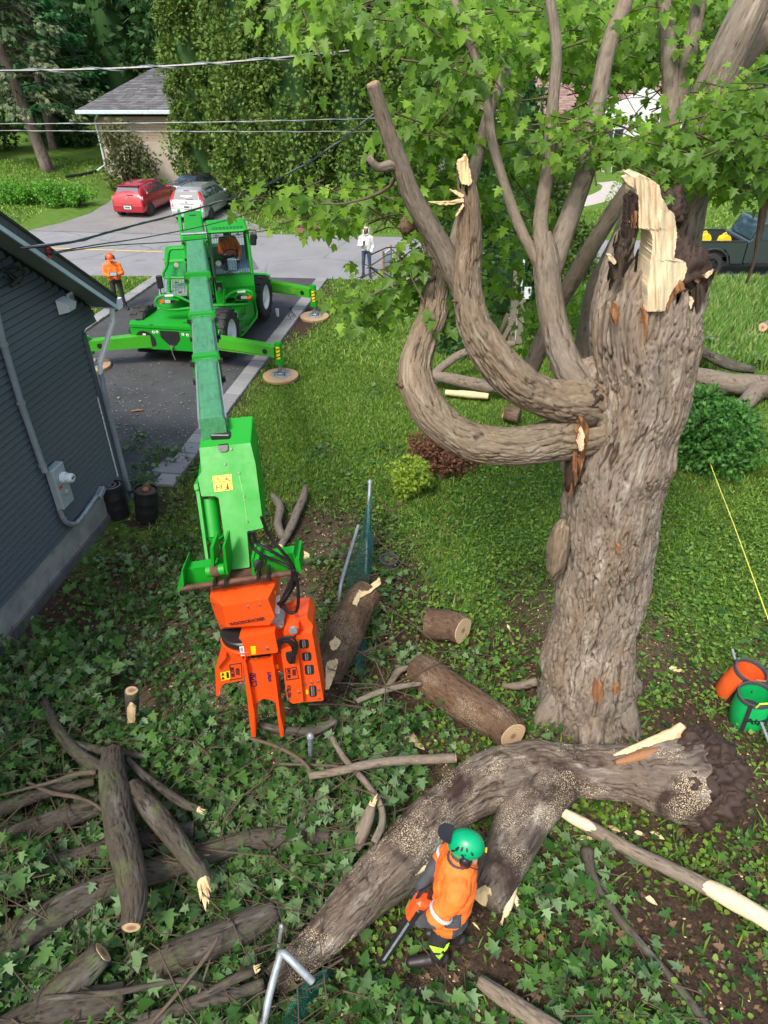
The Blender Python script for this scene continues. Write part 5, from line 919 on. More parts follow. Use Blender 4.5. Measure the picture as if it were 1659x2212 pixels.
# shrubs in the yard
q = onG(890, 1082); bush('small golden-green conifer shrub in the lawn by the dead shrub', gz(q.x, q.y+.25), .52, .85, 'gold_spray', 44, 90, .075, name='golden_shrub', cat='shrub')
q = onG(955, 1028); bush('rusty brown dead conifer shrub under the low curved limb', gz(q.x, q.y+.4), .78, .62, 'rust_spray', 50, 110, .07, name='dead_shrub', cat='shrub', stems=26)
q = onG(1560, 1048); bush('dense dark green spreading conifer to the right of the trunk', gz(q.x+.05, q.y+.9), 1.12, 1.55, 'shrub_spray', 80, 190, .095, name='spreading_conifer', cat='shrub', clr=.42)
q = onG(1590, 880); bush('pale leafy seedling clump above the spreading conifer', gz(q.x-.9, q.y), .5, .55, 'weed_leaf', 16, 30, .12, shape=(MAPLE, MAPLE_F), name='seedling_clump', cat='plant')
# cedars along the side boundary seen between the limbs
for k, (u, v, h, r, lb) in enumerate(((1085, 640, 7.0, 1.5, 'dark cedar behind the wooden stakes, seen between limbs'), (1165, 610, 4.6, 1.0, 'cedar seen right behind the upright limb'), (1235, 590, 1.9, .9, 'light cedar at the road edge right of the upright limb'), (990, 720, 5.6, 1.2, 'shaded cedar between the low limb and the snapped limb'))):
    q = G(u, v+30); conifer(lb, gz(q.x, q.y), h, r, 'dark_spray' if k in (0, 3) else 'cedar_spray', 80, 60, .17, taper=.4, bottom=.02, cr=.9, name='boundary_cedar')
# ---------------------------------------------------------------- maple canopies
LP, LD_, LZ, LS = [], [], [], []
twm = MB()
def maple_cluster(c, n, sp, size, twig=True, dirn=None):
    c = np.array(c); e = rdir(1, .0, .35)[0] if dirn is None else dirn; ln = sp*1.2
    if twig:
        a = c-e*ln; b_ = c+e*ln*.8; twm.tube([Vector(a), Vector((a+b_)/2+np.array([0, 0, .03])), Vector(b_)], [.008, .006, .003], 4)
    p = c+e[None]*(rng.uniform(-1, 1, (n, 1))*ln)+rng.normal(size=(n, 3))*np.array([.45, .45, .28])*sp
    out = (p-c)/(np.linalg.norm(p-c, axis=1)[:, None]+1e-6); d = out*.6+rdir(n)*.45; d[:, 2] -= .75
    z = rdir(n)*.45+np.array([0, -.75, .8])+out*.3; LP.append(p); LD_.append(d); LZ.append(z); LS.append(size*.80*(.5+.85*rng.random(n)))
def canopy(regs):
    for (u, v, ru, rv, Y0, Y1, k, n, sz) in regs:
        for _ in range(int(k*1.35)):
            a = rng.random()*6.283; q = math.sqrt(rng.random()); Y = rng.uniform(Y0, Y1); maple_cluster(D(u+ru*q*math.cos(a), v+rv*q*math.sin(a), Y), n, .30, sz)
regs = [(1010,95,130,110,7.0,9.5,26,20,.125), (1180,70,150,90,7.5,11,34,20,.13), (1400,60,190,90,8.2,11.5,46,20,.13), (1590,60,120,80,8.2,11,18,20,.13), (1340,160,190,60,9,12,30,20,.13), (1000,230,120,90,6.8,8.8,24,18,.12), (950,330,75,90,6.8,8.5,16,18,.12),
 (1170,340,50,70,7.6,9.5,8,18,.12), (1210,290,90,36,6.4,7.4,8,18,.115), (1380,325,130,42,6.2,7.2,20,18,.115), (1520,330,120,45,6.0,7.2,20,18,.115), (1640,300,70,120,5.8,7.5,20,20,.115), (1600,230,70,70,6.5,8.5,12,18,.12), (930,440,60,70,7.0,8.4,8,16,.12), (1110,450,60,80,7.4,9,11,16,.12), (1085,560,50,60,8,9.5,7,16,.12),
 (1200,690,70,70,9.0,10.5,9,18,.12), (1250,640,50,40,9.5,11,5,18,.12), (700,432,160,22,6.6,7.6,13,14,.12), (760,462,90,22,6.4,7.4,7,14,.12), (880,475,60,35,6.5,7.4,7,14,.12), (870,580,55,50,6.2,7.0,10,18,.115), (800,655,55,30,6.0,6.8,6,16,.115), (930,640,45,60,6.3,7.0,6,16,.115),
 (660,40,70,50,6.6,7.8,7,14,.12), (760,25,90,40,6.6,8,9,14,.12), (880,50,60,60,6.8,8,8,16,.12), (690,95,25,22,6.5,7,2,12,.12), (1000,170,60,40,6.0,6.8,4,14,.12), (1450,230,100,50,9,11,10,16,.12)]
canopy(regs)
P = np.concatenate(LP); Dd = np.concatenate(LD_); Zn = np.concatenate(LZ); Sz = np.concatenate(LS)
# thin the windows through which house, gable and lawn are seen
U, Vv = project(P); hole = np.zeros(len(P), bool)
for (u, v, ru, rv, kp) in ((796,535,30,80,.0), (1185,200,70,46,.07), (1390,215,72,32,.15), (1150,235,45,22,.2), (1285,415,95,46,.03), (1500,470,70,45,.05), (1340,280,60,14,.2), (1330,368,45,18,.15), (820,520,40,60,.0), (900,400,20,60,.5)):
    hole |= (((U-u)/ru)**2+((Vv-v)/rv)**2 < 1) & (rng.random(len(P)) > kp)
k_ = ~hole; P, Dd, Zn, Sz = P[k_], Dd[k_], Zn[k_], Sz[k_]
tag(twm.build('twig', 'twig_bark', mtree), kind='stuff')
vis = (U[k_] > 0) & (U[k_] < 1659) & (Vv[k_] > 0); dd = P[:, 1]+(~vis)*100; order = np.argsort(dd-Sz*12); near = order[:290]; rest = order[290:]
fo = scatter('foliage', P[rest], Dd[rest], Zn[rest], Sz[rest], (MAPLE, MAPLE_F), 'maple_leaf', mtree); tag(fo, kind='stuff')
lm = []
for q in range(4):
    me = bpy.data.meshes.new('leaf'); mv = MAPLE.copy(); mv[:, 2] += .12*(q-1.5)*mv[:, 0]**2+.1*mv[:, 1]**2*(q % 2)*-1; me.from_pydata(mv.tolist(), [], MAPLE_F.tolist()); me.materials.append(MATS['maple_leaf']); me.update(); lm.append(me)
def leaf_obj(parent, me, p, d, z, s):
    d = Vector(d).normalized(); x = d.cross(Vector(z)).normalized(); z = x.cross(d); M = Matrix(((x.x*s, d.x*s, z.x*s, p[0]), (x.y*s, d.y*s, z.y*s, p[1]), (x.z*s, d.z*s, z.z*s, p[2]), (0, 0, 0, 1)))
    o = bpy.data.objects.new('leaf', me); COL.objects.link(o); o.parent = parent; o.matrix_local = WM[parent].inverted() @ M; return o
for i, a in enumerate(near): leaf_obj(mtree, lm[i % 4], P[a], Dd[a], Zn[a], Sz[a])
# ---------------------------------------------------------------- brush heap leaves
zones = [([(-60,1500),(120,1400),(240,1480),(240,1560),(350,1590),(520,1600),(700,1600),(820,1560),(900,1640),(860,1790),(780,1900),(640,2050),(580,2260),(-60,2260)], 900, .68, 20, .125),
 ([(190,1440),(330,1250),(420,1170),(440,1300),(470,1440),(480,1560),(420,1580),(310,1470)], 64, .22, 20, .10), ([(160,1330),(230,1180),(430,1130),(430,1250),(330,1330)], 36, .18, 16, .10),
 ([(630,1200),(830,1060),(880,1180),(880,1500),(760,1560),(700,1500),(690,1300)], 34, .25, 16, .10), ([(560,2260),(640,2080),(800,2120),(1000,2150),(1010,2260)], 34, .2, 18, .11), ([(1000,2160),(1250,1990),(1420,2100),(1500,2260),(1000,2260)], 26, .1, 14, .12),
 ([(1090,1890),(1180,1800),(1300,1900),(1300,2010),(1120,2020)], 18, .14, 18, .12), ([(250,975),(280,930),(420,925),(430,1040),(370,1080),(250,1060)], 26, .12, 16, .10), ([(0,1420),(150,1330),(250,1400),(200,1500),(0,1560)], 26, .18, 16, .11),
 ([(600,1040),(720,900),(860,800),(880,1000),(700,1100)], 12, .05, 10, .10), ([(1480,740),(1659,690),(1659,800),(1500,800)], 34, .6, 22, .13), ([(820,1420),(1180,1400),(1180,1640),(860,1640)], 22, .12, 14, .10), ([(500,1480),(700,1520),(880,1560),(880,1640),(500,1640)], 30, .35, 20, .11), ([(960,740),(1060,700),(1100,760),(1000,800)], 10, .5, 18, .12)]
BP, BD, BZ, BS, BK = [], [], [], [], []; tw2 = MB()
for poly, n, zm, per, sz in zones:
    A = np.array(poly); cnt = 0
    while cnt < n:
        u = rng.uniform(A[:, 0].min(), A[:, 0].max()); v = rng.uniform(A[:, 1].min(), A[:, 1].max())
        if not inpoly(np.array([u]), np.array([v]), poly)[0]: continue
        # equal spread over the ground, not over the view
        g = G(u, v)
        if rng.random() > (g.y+2.5)**2/130*(1.0): 
            if rng.random() > .35: continue
        mo = vnoise(np.array([[g.x*1.15, g.y*1.15, 3.0]]))[0]*.7+vnoise(np.array([[g.x*2.9, g.y*2.9, 8.0]]))[0]*.3
        cnt += 1
        if zm > .3 and mo < .27 and rng.random() < .8: continue
        hgt = zm*1.7*max(0, mo-.25)*(.55+.45*rng.random()); c = np.array([g.x, g.y, H1(g.x, g.y)+.04+hgt]); e = rdir(1, 0, .55)[0]; ln = rng.uniform(.2, .42); cs = rng.uniform(.62, 1.25); pale = rng.random() < .22; tz_ = rdir(1)[0]*.55
        tw2.tube([Vector(c-e*ln*1.3), Vector(c+np.array([0, 0, .02])), Vector(c+e*ln)], [.007, .005, .002], 4)
        p = c+e[None]*(rng.uniform(-1, 1, (per, 1))*ln)+rng.normal(size=(per, 3))*np.array([.10, .10, .05])*cs; p[:, 2] = np.maximum(p[:, 2], H1(g.x, g.y)+.02)
        d = np.tile(e, (per, 1))*.8+rdir(per); d[:, 2] = d[:, 2]*.5-.22; BP.append(p); BD.append(d); BZ.append(rdir(per)*.5+tz_+np.array([0, -.15, .85])); BS.append(sz*cs*(.5+.7*rng.random(per))); BK.append(np.full(per, pale))
P = np.concatenate(BP); Dd = np.concatenate(BD); Zn = np.concatenate(BZ); Sz = np.concatenate(BS); Kp = np.concatenate(BK)
sl_ = (P[:, 0]-WB.x)*WN.x+(P[:, 1]-WB.y)*WN.y; ok = (sl_ > .06) | (P[:, 1] > 10.6)
for C_, r_ in LOGS:
    if C_[0][1] > 9: continue
    st2 = C_[::3]; rr2 = r_[::3]; near_ = np.zeros(len(P), bool)
    for c_, q_ in zip(st2, rr2): near_ |= ((P[:, 0]-c_[0])**2+(P[:, 1]-c_[1])**2 < (q_*1.15+.03)**2) & (P[:, 2] > c_[2]-q_*.6)
    ok &= ~(near_ & (rng.random(len(P)) < .80))
ok &= ((P[:, 0]-.45)**2+(P[:, 1]-2.85)**2 > .30**2) & ((P[:, 0]-.1)**2+(P[:, 1]-2.8)**2 > .18**2)
P, Dd, Zn, Sz, Kp = P[ok], Dd[ok], Zn[ok], Sz[ok], Kp[ok]
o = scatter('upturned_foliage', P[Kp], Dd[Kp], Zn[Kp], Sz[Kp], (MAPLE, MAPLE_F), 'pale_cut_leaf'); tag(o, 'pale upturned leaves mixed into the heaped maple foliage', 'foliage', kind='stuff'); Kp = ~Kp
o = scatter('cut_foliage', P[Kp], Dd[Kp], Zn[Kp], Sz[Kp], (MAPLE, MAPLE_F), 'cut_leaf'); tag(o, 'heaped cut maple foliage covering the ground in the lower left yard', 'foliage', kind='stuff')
for _ in range(330):
    k = rng.integers(0, 6); poly = zones[k % 2 * 0 if k < 4 else (k-4)*3+0][0]; A = np.array(poly); u = rng.uniform(A[:, 0].min(), A[:, 0].max()); v = rng.uniform(A[:, 1].min(), A[:, 1].max())
    if not inpoly(np.array([u]), np.array([v]), poly)[0]: continue
    g = G(u, v, .25+.35*rng.random()); a = rng.random()*6.283; L_ = rng.uniform(.25, .75); q = Vector((math.cos(a)*L_, math.sin(a)*L_, rng.normal()*.10)); s_ = Vector((-q.y, q.x, 0))*rng.normal()*.22; r_ = rng.uniform(.004, .011)
    if (g.x-WB.x)*WN.x+(g.y-WB.y)*WN.y < .8: continue
    tw2.tube([g-q, g-q*.3+s_, g+q*.4+s_*.5, g+q], [r_, r_*.9, r_*.7, r_*.3], 5)
    for f in (.2, .6): e_ = g+q*f+s_*.6; d_ = (q*.4+Vector((-q.y, q.x, .1))*rng.normal()*.5); tw2.tube([e_, e_+d_*.6+Vector((0, 0, .02)), e_+d_], [r_*.5, r_*.4, r_*.2], 4)
o = tw2.build('brush_twigs', 'twig_bark'); tag(o, 'tangle of thin twigs inside the heaped maple foliage', 'twigs', kind='stuff')
# ---------------------------------------------------------------- grass, weeds, litter
def spread(n, x0, x1, y0, y1, dens):
    x = rng.uniform(x0, x1, n); y = rng.uniform(y0, y1, n); k = rng.random(n) < dens(x, y); return x[k], y[k]
def inyard(x, y):
    sw = (x-WB.x)*WN.x+(y-WB.y)*WN.y; drive = (x < krx(y)+.45) & (y > 10.4) & (x > klx(y)-.45); house = (sw < .1) & (y < 10.7) | (x < klx(y)-.4) & (y < 16)
    return ~drive & ~house & (y < road_near(x)-.1)
def grass(name, label, x, y, size, mat, shape=(BLADE, BLADEF), lean=.35):
    n = len(x); z = hz(x, y); P = np.stack([x, y, z-.005], 1); d = rng.normal(size=(n, 3))*lean; d[:, 2] = 1; o = scatter(name, P, d, rdir(n)+np.array([0, -.3, 0]), size*(.5+.9*rng.random(n)), shape, mat); return tag(o, label, 'grass', kind='stuff')
g1 = lambda x, y: inyard(x, y)*np.clip(1.15-soilmask(x, y)*1.5, 0, 1)*np.clip((y-5)/6, .12, 1)
WB2 = BLADE.copy(); WB2[:, 0] *= 2.2
x_, y_ = spread(230000, -4.2, 9.5, 7.5, 17.5, g1); grass('lawn_grass', 'green lawn grass between the driveway and the broken maple', x_, y_, .085, 'grass_blade', (WB2, BLADEF), .5)
x_, y_ = spread(110000, -14, 15, 17, 25.6, lambda x, y: inyard(x, y)*np.clip(1.15-soilmask(x, y)*1.4, 0, 1)); grass('verge_grass', 'lawn grass nearer the road on both sides of the driveway', x_, y_, .10, 'grass_blade', (WB2*np.array([1.6, 1, 1]), BLADEF), .5)
x_, y_ = spread(42000, 6.5, 16, 17.0, 24.6, lambda x, y: .9+0*x); grass('tall_grass', 'tall seeding grass by the road on the right', x_, y_, .42, 'tall_grass', (BLADE*np.array([.75, 1, 1]), BLADEF), .22)
x_, y_ = spread(70000, -34, 34, 32.5, 52, lambda x, y: (y > road_far(x)+.05)*((x < -17.3) | (x > -7.6) | (y < 34) & ((x < -17) | (x > -4.6)))*(~((x > 9) & (x < 17) & (y > 38) & (np.abs(x-10.6-(y-39)*.38) < 1.0)))); grass('far_grass', 'sunny lawn grass across the road', x_, y_, .13, 'grass_blade', (WB2*np.array([2.4, 1, 1]), BLADEF), .6)
def wdens(x, y):
    n = fbm(np.stack([x*1.3, y*1.3, x*0+9], -1), 4); lf = np.clip((x+1.6)/1.2, .10, 1); return inyard(x, y)*np.clip((n-.39)*4.6, .06, 1)*lf*(1-sstep(9.5, 13.5, y)*.93)*(1-.85*np.exp(-((x-.7)**2/1.0+(y-2.0)**2/.9)))
x_, y_ = spread(62000, -5.3, 9.5, .4, 14, wdens); n = len(x_); d = rdir(n); d[:, 2] = np.abs(d[:, 2])*.35
o = scatter('ground_weeds', np.stack([x_, y_, hz(x_, y_)+rng.uniform(.01, .11, n)], 1), d, rdir(n)*.35+np.array([0, 0, 1]), .052*(.5+1.0*rng.random(n)), (SMALLL, SMALLF), 'weed_leaf'); tag(o, 'low creeping weeds and seedlings covering the soil', 'weeds', kind='stuff')
x_, y_ = spread(26000, -1.2, 9.5, .6, 13, lambda x, y: np.maximum(wdens(x, y)*.9, .22*inyard(x, y)*(x > -.5))); grass('weed_grass', 'loose grass blades among the weeds on the right', x_, y_, .16, 'weed_leaf', (BLADE*np.array([1.0, 1, 1]), BLADEF), .8)
x_, y_ = spread(6400, -5.2, 6.5, .6, 13, lambda x, y: inyard(x, y)*.5); n = len(x_); d = rdir(n); d[:, 2] *= .2
o = scatter('fallen_leaves', np.stack([x_, y_, hz(x_, y_)+rng.uniform(.02, .06, n)], 1), d, rdir(n)*.3+np.array([0, 0, 1]), .10*(.5+.8*rng.random(n)), (MAPLE, MAPLE_F), 'cut_leaf'); tag(o, 'single maple leaves dropped over the yard', 'leaves', kind='stuff')
x_, y_ = spread(900, -9, -3.6, 10.9, 24, lambda x, y: (x < krx(y)-.05)*(x > klx(y)+.1)*np.clip(1.3-(y-10.9)/7, .12, 1)*(~((x < -5) & (y < 10.9)))); n = len(x_); d = rdir(n); d[:, 2] *= .15
o = scatter('driveway_leaves', np.stack([x_, y_, .02+.02*rng.random(n)], 1), d, rdir(n)*.25+np.array([0, 0, 1]), .05*(.4+1.2*rng.random(n)), (SMALLL, SMALLF), 'pale_cut_leaf'); tag(o, 'small torn leaves scattered on the black driveway', 'leaves', kind='stuff')
x_, y_ = spread(4200, -5.2, 8, .6, 12, lambda x, y: inyard(x, y)*np.clip(soilmask(x, y)+.15, 0, 1)); n = len(x_); d = rdir(n); d[:, 2] *= .3
o = scatter('dead_leaves', np.stack([x_, y_, hz(x_, y_)+rng.uniform(.01, .05, n)], 1), d, rdir(n)*.5+np.array([0, 0, 1]), .07*(.4+1.0*rng.random(n)), (MAPLE, MAPLE_F), 'brown_litter'); tag(o, 'curled brown dead leaves lying on the yard soil', 'leaves', kind='stuff')
# chips, sawdust crumbs and bark litter: small solid flakes
def flakes(name, label, x, y, size, mat, z=None):
    n = len(x); base = np.array([(-1,-.4,0), (.2,-.6,0), (1,.1,0), (-.2,.5,0), (0,0,.35)]); F = np.array([(0,1,4), (1,2,4), (2,3,4), (3,0,4)]); zz = hz(x, y)+.01 if z is None else z
    d = rdir(n); d[:, 2] *= .25; o = scatter(name, np.stack([x, y, zz], 1), d, rdir(n)*.4+np.array([0, 0, 1]), size*(.4+1.1*rng.random(n)), (base, F), mat); return tag(o, label, 'litter', kind='stuff')
x_, y_ = spread(60000, -5.4, 6, 1, 11, lambda x, y: inyard(x, y)*(dustmask(x, y)*.55+.02)); flakes('sawdust_chips', 'pale sawdust and small wood chips strewn on the soil', x_, y_, .013, 'fresh_wood')
x_, y_ = spread(5000, -9, -3.4, 10.9, 19, lambda x, y: (x < krx(y)+.3)*(x > klx(y)+.1)*np.clip(1.2-(y-10.9)/6, .03, 1)); flakes('driveway_grit', 'grit and crumbs lying on the near end of the driveway', x_, y_, .012, 'pale_dust', np.full(len(x_), .018))
x_, y_ = spread(36000, -5.4, 8, .5, 12, lambda x, y: inyard(x, y)*np.clip(soilmask(x, y), 0, 1)*.8); flakes('bark_litter', 'brown bark litter and dead leaves on the soil', x_, y_, .026, 'brown_litter')
# ================================================================ GREEN ROTATING TELEHANDLER
TH = thing('telehandler', 'bright green rotating telehandler on outriggers with its boom reaching towards the camera', 'crane', (-5.48, 17.2, 0), -R(8.7))
def CB(): return MB(TH)                              # chassis frame: x right, y to the rear
UC = Vector((-5.21, 19.87, 0)); UR = R(14.25); UM = Matrix.Translation(UC) @ Matrix.Rotation(UR, 4, 'Z')
def UB(): m = MB(); m.M = UM.copy(); return m         # turret frame: x right of boom, y away from the camera
GP = 'green_paint'
def rounded(poly, r, k=3):
    out = []; n = len(poly)
    for i in range(n):
        a, b, c = (Vector(poly[i-1]), Vector(poly[i]), Vector(poly[(i+1) % n])); d1 = (a-b); d2 = (c-b); rr = min(r, d1.length*.45, d2.length*.45); p = b+d1.normalized()*rr; q = b+d2.normalized()*rr
        for j in range(k+1): t = j/k; out.append(tuple(p*(1-t)**2+b*2*t*(1-t)+q*t*t))
    return out
# decks: near deck, waist, rear deck
top = [(-1.15,0), (.95,0), (1.22,.35), (1.22,.55), (.9,1.3), (.9,3.0), (1.2,3.5), (1.2,4.9), (1.0,5.1), (-1.0,5.1), (-1.2,4.9), (-1.2,3.4), (-.9,3.0), (-.9,1.3), (-1.25,.9), (-1.25,.25)]
mb = CB(); mb.prism(rounded([(p[0], p[1]) for p in top], .08), .07, Matrix.Translation((0, 0, 1.06))); mb.build('deck', GP, TH)
mb = CB(); mb.box((-.55, .1, .45), (.55, 5.0, 1.06), bev=.04); mb.box((-1.15, .04, .98), (.95, .10, 1.06)); mb.build('chassis_frame', GP, TH)
front = rounded([(-1.15, .60), (-.95, .48), (.75, .48), (1.0, .62), (1.0, 1.04), (-1.15, 1.04)], .06); mb = CB(); mb.prism([(p[0], p[1]) for p in front], .12, Matrix.Translation((0, .14, 0)) @ Matrix.Rotation(R(90), 4, 'X')); mb.build('front_panel', GP, TH)
def fp(poly, y, th, name, mat, parent=TH, r=.04):
    m = CB(); m.prism(rounded(poly, r), th, Matrix.Translation((0, y, 0)) @ Matrix.Rotation(R(90), 4, 'X')); return m.build(name, mat, parent)
fp([(-1.06,.56), (-.5,.56), (-.5,.80), (-.66,.96), (-.92,.97), (-1.06,.80)], .02, .012, 'front_recess', 'black_plastic', r=.1); fp([(-.34,1.0), (.18,1.0), (.18,.80), (.03,.62), (-.14,.62), (-.34,.82)], .02, .014, 'front_recess', 'black_plastic')
fp([(-.82,.86), (-.74,.86), (-.74,.90), (-.82,.90)], .005, .006, 'white_label', 'white_print', r=.005)
for x_, z_ in ((-.52,.95), (-.42,.96), (.28,.93), (.40,.92)): fp([(x_-.035,z_-.035), (x_+.035,z_-.035), (x_+.035,z_+.035), (x_-.035,z_+.035)], .02, .005, 'round_decal', 'white_print', r=.03); fp([(x_-.008,z_-.02), (x_+.008,z_-.02), (x_+.008,z_+.02), (x_-.008,z_+.02)], .015, .005, 'decal_mark', 'dark_print', r=.004)
mb = CB(); mb.cyl((-.07, -.02, .60), (-.07, -.05, .60), .045, n=14); mb.tube([(-.07, -.05, .58), (-.06, -.06, .42), (-.02, -.05, .25)], .014, 6); mb.build('tow_hook', 'steel', TH)
mb = CB(); mb.cyl((-.95, .3, .4), (.9, .3, .4), .05, n=10); mb.box((-.5, .2, .34), (-.3, .5, .5)); mb.build('axle_linkage', 'dark_metal', TH)
for (lo, hi) in (((-1.1,.3,1.132), (-1.0,.34,1.14)), ((-.6,.02,1.132), (-.5,.06,1.14)), ((.2,.3,1.132), (.3,.33,1.14)), ((-1.0,.8,1.132), (-.96,.88,1.14)), ((.8,4.6,1.132), (.9,4.64,1.14)), ((1.05,4.2,1.132), (1.09,4.32,1.14)), ((-.7,4.6,1.132), (-.6,4.63,1.14))): mb = CB(); mb.box(lo, hi); mb.build('deck_slot', 'black_plastic', TH)
# side tank between the wheels with steps
mb = CB(); mb.prism(rounded([(1.42,.42), (3.02,.42), (3.02,1.04), (1.70,1.04), (1.52,.84)], .06), .34, Matrix(((0,0,1,.88),(1,0,0,0),(0,1,0,0),(0,0,0,1)))); mb.build('side_tank', GP, TH)
mb = CB(); mb.prism(rounded([(1.42,.42), (3.02,.42), (3.02,1.04), (1.70,1.04), (1.52,.84)], .06), .34, Matrix(((0,0,1,-1.22),(1,0,0,0),(0,1,0,0),(0,0,0,1)))); mb.build('side_tank', GP, TH)
for z_, y_ in ((.52, 1.5), (.80, 1.62)):
    mb = CB(); mb.box((1.2, y_, z_), (1.38, y_+.42, z_+.03)); s_ = mb.build('step', GP, TH)
    for k in range(5): mb = CB(); mb.box((1.225, y_+.03+k*.075, z_+.03), (1.365, y_+.06+k*.075, z_+.04)); mb.build('tread', 'steel', s_)
mb = CB(); mb.tube([(1.30, 1.42, .44), (1.33, 1.75, .44), (1.30, 2.9, .47), (1.27, 3.05, .6), (1.24, 3.0, 1.06)], .035, 8); mb.tube([(1.30, 1.42, .44), (1.28, 1.3, .75), (1.22, 1.05, 1.09)], .04, 8); mb.build('guard_rail', GP, TH)
mb = CB(); mb.box((1.22, 2.2, .52), (1.235, 2.9, .98)); mb.box((1.223, 1.9, .70), (1.235, 2.12, .95)); mb.build('side_panel', GP, TH); mb = CB(); mb.box((1.238, 1.93, .74), (1.242, 2.08, .90)); mb.build('side_opening', 'black_plastic', TH)
# wheels
def wheel(parent, c, ax, r, w_, rimmat='white_metal', tyre='black_rubber', lugs=16, name='wheel', spokes=0, hub=.55):
    """c outer-face centre, ax outward unit vector"""
    c = Vector(c); ax = Vector(ax).normalized(); T = frame(c-ax*w_, c); m = MB()
    m.lathe([(r*.60, 0), (r*.9, 0), (r*.985, w_*.12), (r, w_*.3), (r, w_*.7), (r*.985, w_*.88), (r*.9, w_), (r*.60, w_), (r*.58, w_*.8), (r*.58, w_*.2)], 36, T, True)
    if lugs:
        for k in range(lugs):
            for sgn in (0, 1): m.box((r*.97, -r*.07, w_*(.02+.5*sgn)), (r*1.03, r*.07, w_*(.48+.5*sgn)), T @ Matrix.Rotation(2*math.pi*(k+.5*sgn)/lugs, 4, 'Z'))
    t = m.build('tyre', tyre, parent, True); m = MB()
    m.lathe([(r*.595, w_*.1), (r*.595, w_*.93), (r*.55, w_*.95), (r*.50, w_*.72), (r*.28, w_*.62), (r*.26, w_*.80), (r*.10, w_*.86)], 28, T); m.build('rim', rimmat, t, True)
    if spokes:
        for k in range(spokes): m = MB(); m.box((r*.15, -r*.06, w_*.78), (r*.55, r*.06, w_*.90), T @ Matrix.Rotation(2*math.pi*k/spokes, 4, 'Z')); m.build('spoke', rimmat, t)
        m = MB(); m.lathe([(r*.54, w_*.30), (r*.54, w_*.745)], 24, T); m.build('rim_well', 'black_plastic', t)
    return t
M_ = WM[TH]; rx_ = M_.to_3x3() @ Vector((1, 0, 0))
for y_ in (.81, 3.95):
    for s in (1, -1): wheel(TH, M_ @ Vector((s*1.32, y_, .74)), rx_*s, .62, .40)
for y_, s in ((.81, 1), (3.95, 1), (3.95, -1), (.81, -1)):
    mb = CB(); pts = [(s*1.18, y_+.74*math.cos(a), .74+.36*math.sin(a)+.02) for a in np.linspace(.35, 2.8, 9)]; mb.tube([Vector(p) for p in pts], [.03]*9, 6); mb.build('fender_lip', GP, TH)
mb = CB(); mb.box((-.9, .55, .5), (.9, 1.05, .85)); mb.box((-.9, 3.7, .5), (.9, 4.2, .85)); mb.build('axle', 'dark_metal', TH)
# outriggers
def outrigger(a, leg, ztop, pad=True, w_=.26, hz_=.30, stripe=False):
    a = Vector(a); leg = Vector(leg); d = (leg-a); d.z = 0; L_ = d.length; d.normalize(); sd_ = Vector((-d.y, d.x, 0)); z0_ = a.z; z1_ = ztop-.22; m = MB()
    def pt(t, s_, z): p = a+d*t; return Vector((p.x+sd_.x*s_, p.y+sd_.y*s_, z))
    vs = [pt(0, -w_/2, z0_-.17), pt(0, w_/2, z0_-.17), pt(L_-.07, w_/2, z1_-.13), pt(L_-.07, -w_/2, z1_-.13), pt(0, -w_/2, z0_+.17), pt(0, w_/2, z0_+.17), pt(L_-.07, w_/2, z1_+.13), pt(L_-.07, -w_/2, z1_+.13)]
    m.add(vs, [(0,3,2,1), (4,5,6,7), (0,1,5,4), (1,2,6,5), (2,3,7,6), (3,0,4,7)]); beam = m.build('outrigger_beam', 'outrigger_paint', TH)
    m = MB()
    for s_ in (-1, 1): m.cyl(pt(L_-.32, s_*(w_/2-.01), z1_), pt(L_-.32, s_*(w_/2+.006), z1_), .07, n=16)
    m.build('beam_hole', 'black_plastic', beam); m = MB(); m.slab([pt(.05, -w_/2-.004, z0_-.10), pt(L_-.5, -w_/2-.004, z1_-.08), pt(L_-.5, -w_/2-.004, z1_-.095), pt(.05, -w_/2-.004, z0_-.12)], sd_*-.004); m.build('wear_strip', 'rusty_steel', beam)
    m = MB(); m.cyl((leg.x, leg.y, .46), (leg.x, leg.y, ztop), .095, n=18); m.cyl((leg.x, leg.y, ztop), (leg.x, leg.y, ztop+.02), .075, n=18); m.cyl((leg.x, leg.y, .40), (leg.x, leg.y, .50), .115, n=18); lg = m.build('outrigger_leg', GP, TH, True)
    m = MB(); m.cyl((leg.x, leg.y, .14), (leg.x, leg.y, .42), .045, n=12); m.build('leg_piston', 'steel', lg, True)
    m = MB(); m.box((-.045, -.012, -.16), (.045, .0, .16), Matrix.Translation((leg.x, leg.y-.094, .72))); st_ = m.build('hazard_strip', 'yellow_sticker', lg)
    for k in range(3): m = MB(); m.add([(-.045, -.014, -.13+k*.1), (.045, -.014, -.10+k*.1), (.045, -.014, -.07+k*.1), (-.045, -.014, -.10+k*.1)], [(0,1,2,3)], Matrix.Translation((leg.x, leg.y-.094, .72))); m.build('strip_mark', 'dark_print', st_)
    return lg
painted('outrigger_paint', (.05, .36, .015), dirt=(.05,.06,.02), amount=.55)
pads = [(D(598, 817, 16.53), 'round wooden outrigger pad nearest the camera on the lawn edge'), (D(680, 688, 21.13), 'round wooden outrigger pad by the road end of the lawn'), (D(198, 795, 17.19), 'round wooden outrigger pad half hidden behind the grey house corner')]
pads = [(Vector((G(607,817).x, G(607,817).y, 0)), pads[0][1]), (Vector((G(680,688).x, G(680,688).y, 0)), pads[1][1]), (Vector((G(203,795).x, G(203,795).y, 0)), pads[2][1])]
lw = lambda x_, y_, z_: M_ @ Vector((x_, y_, z_))
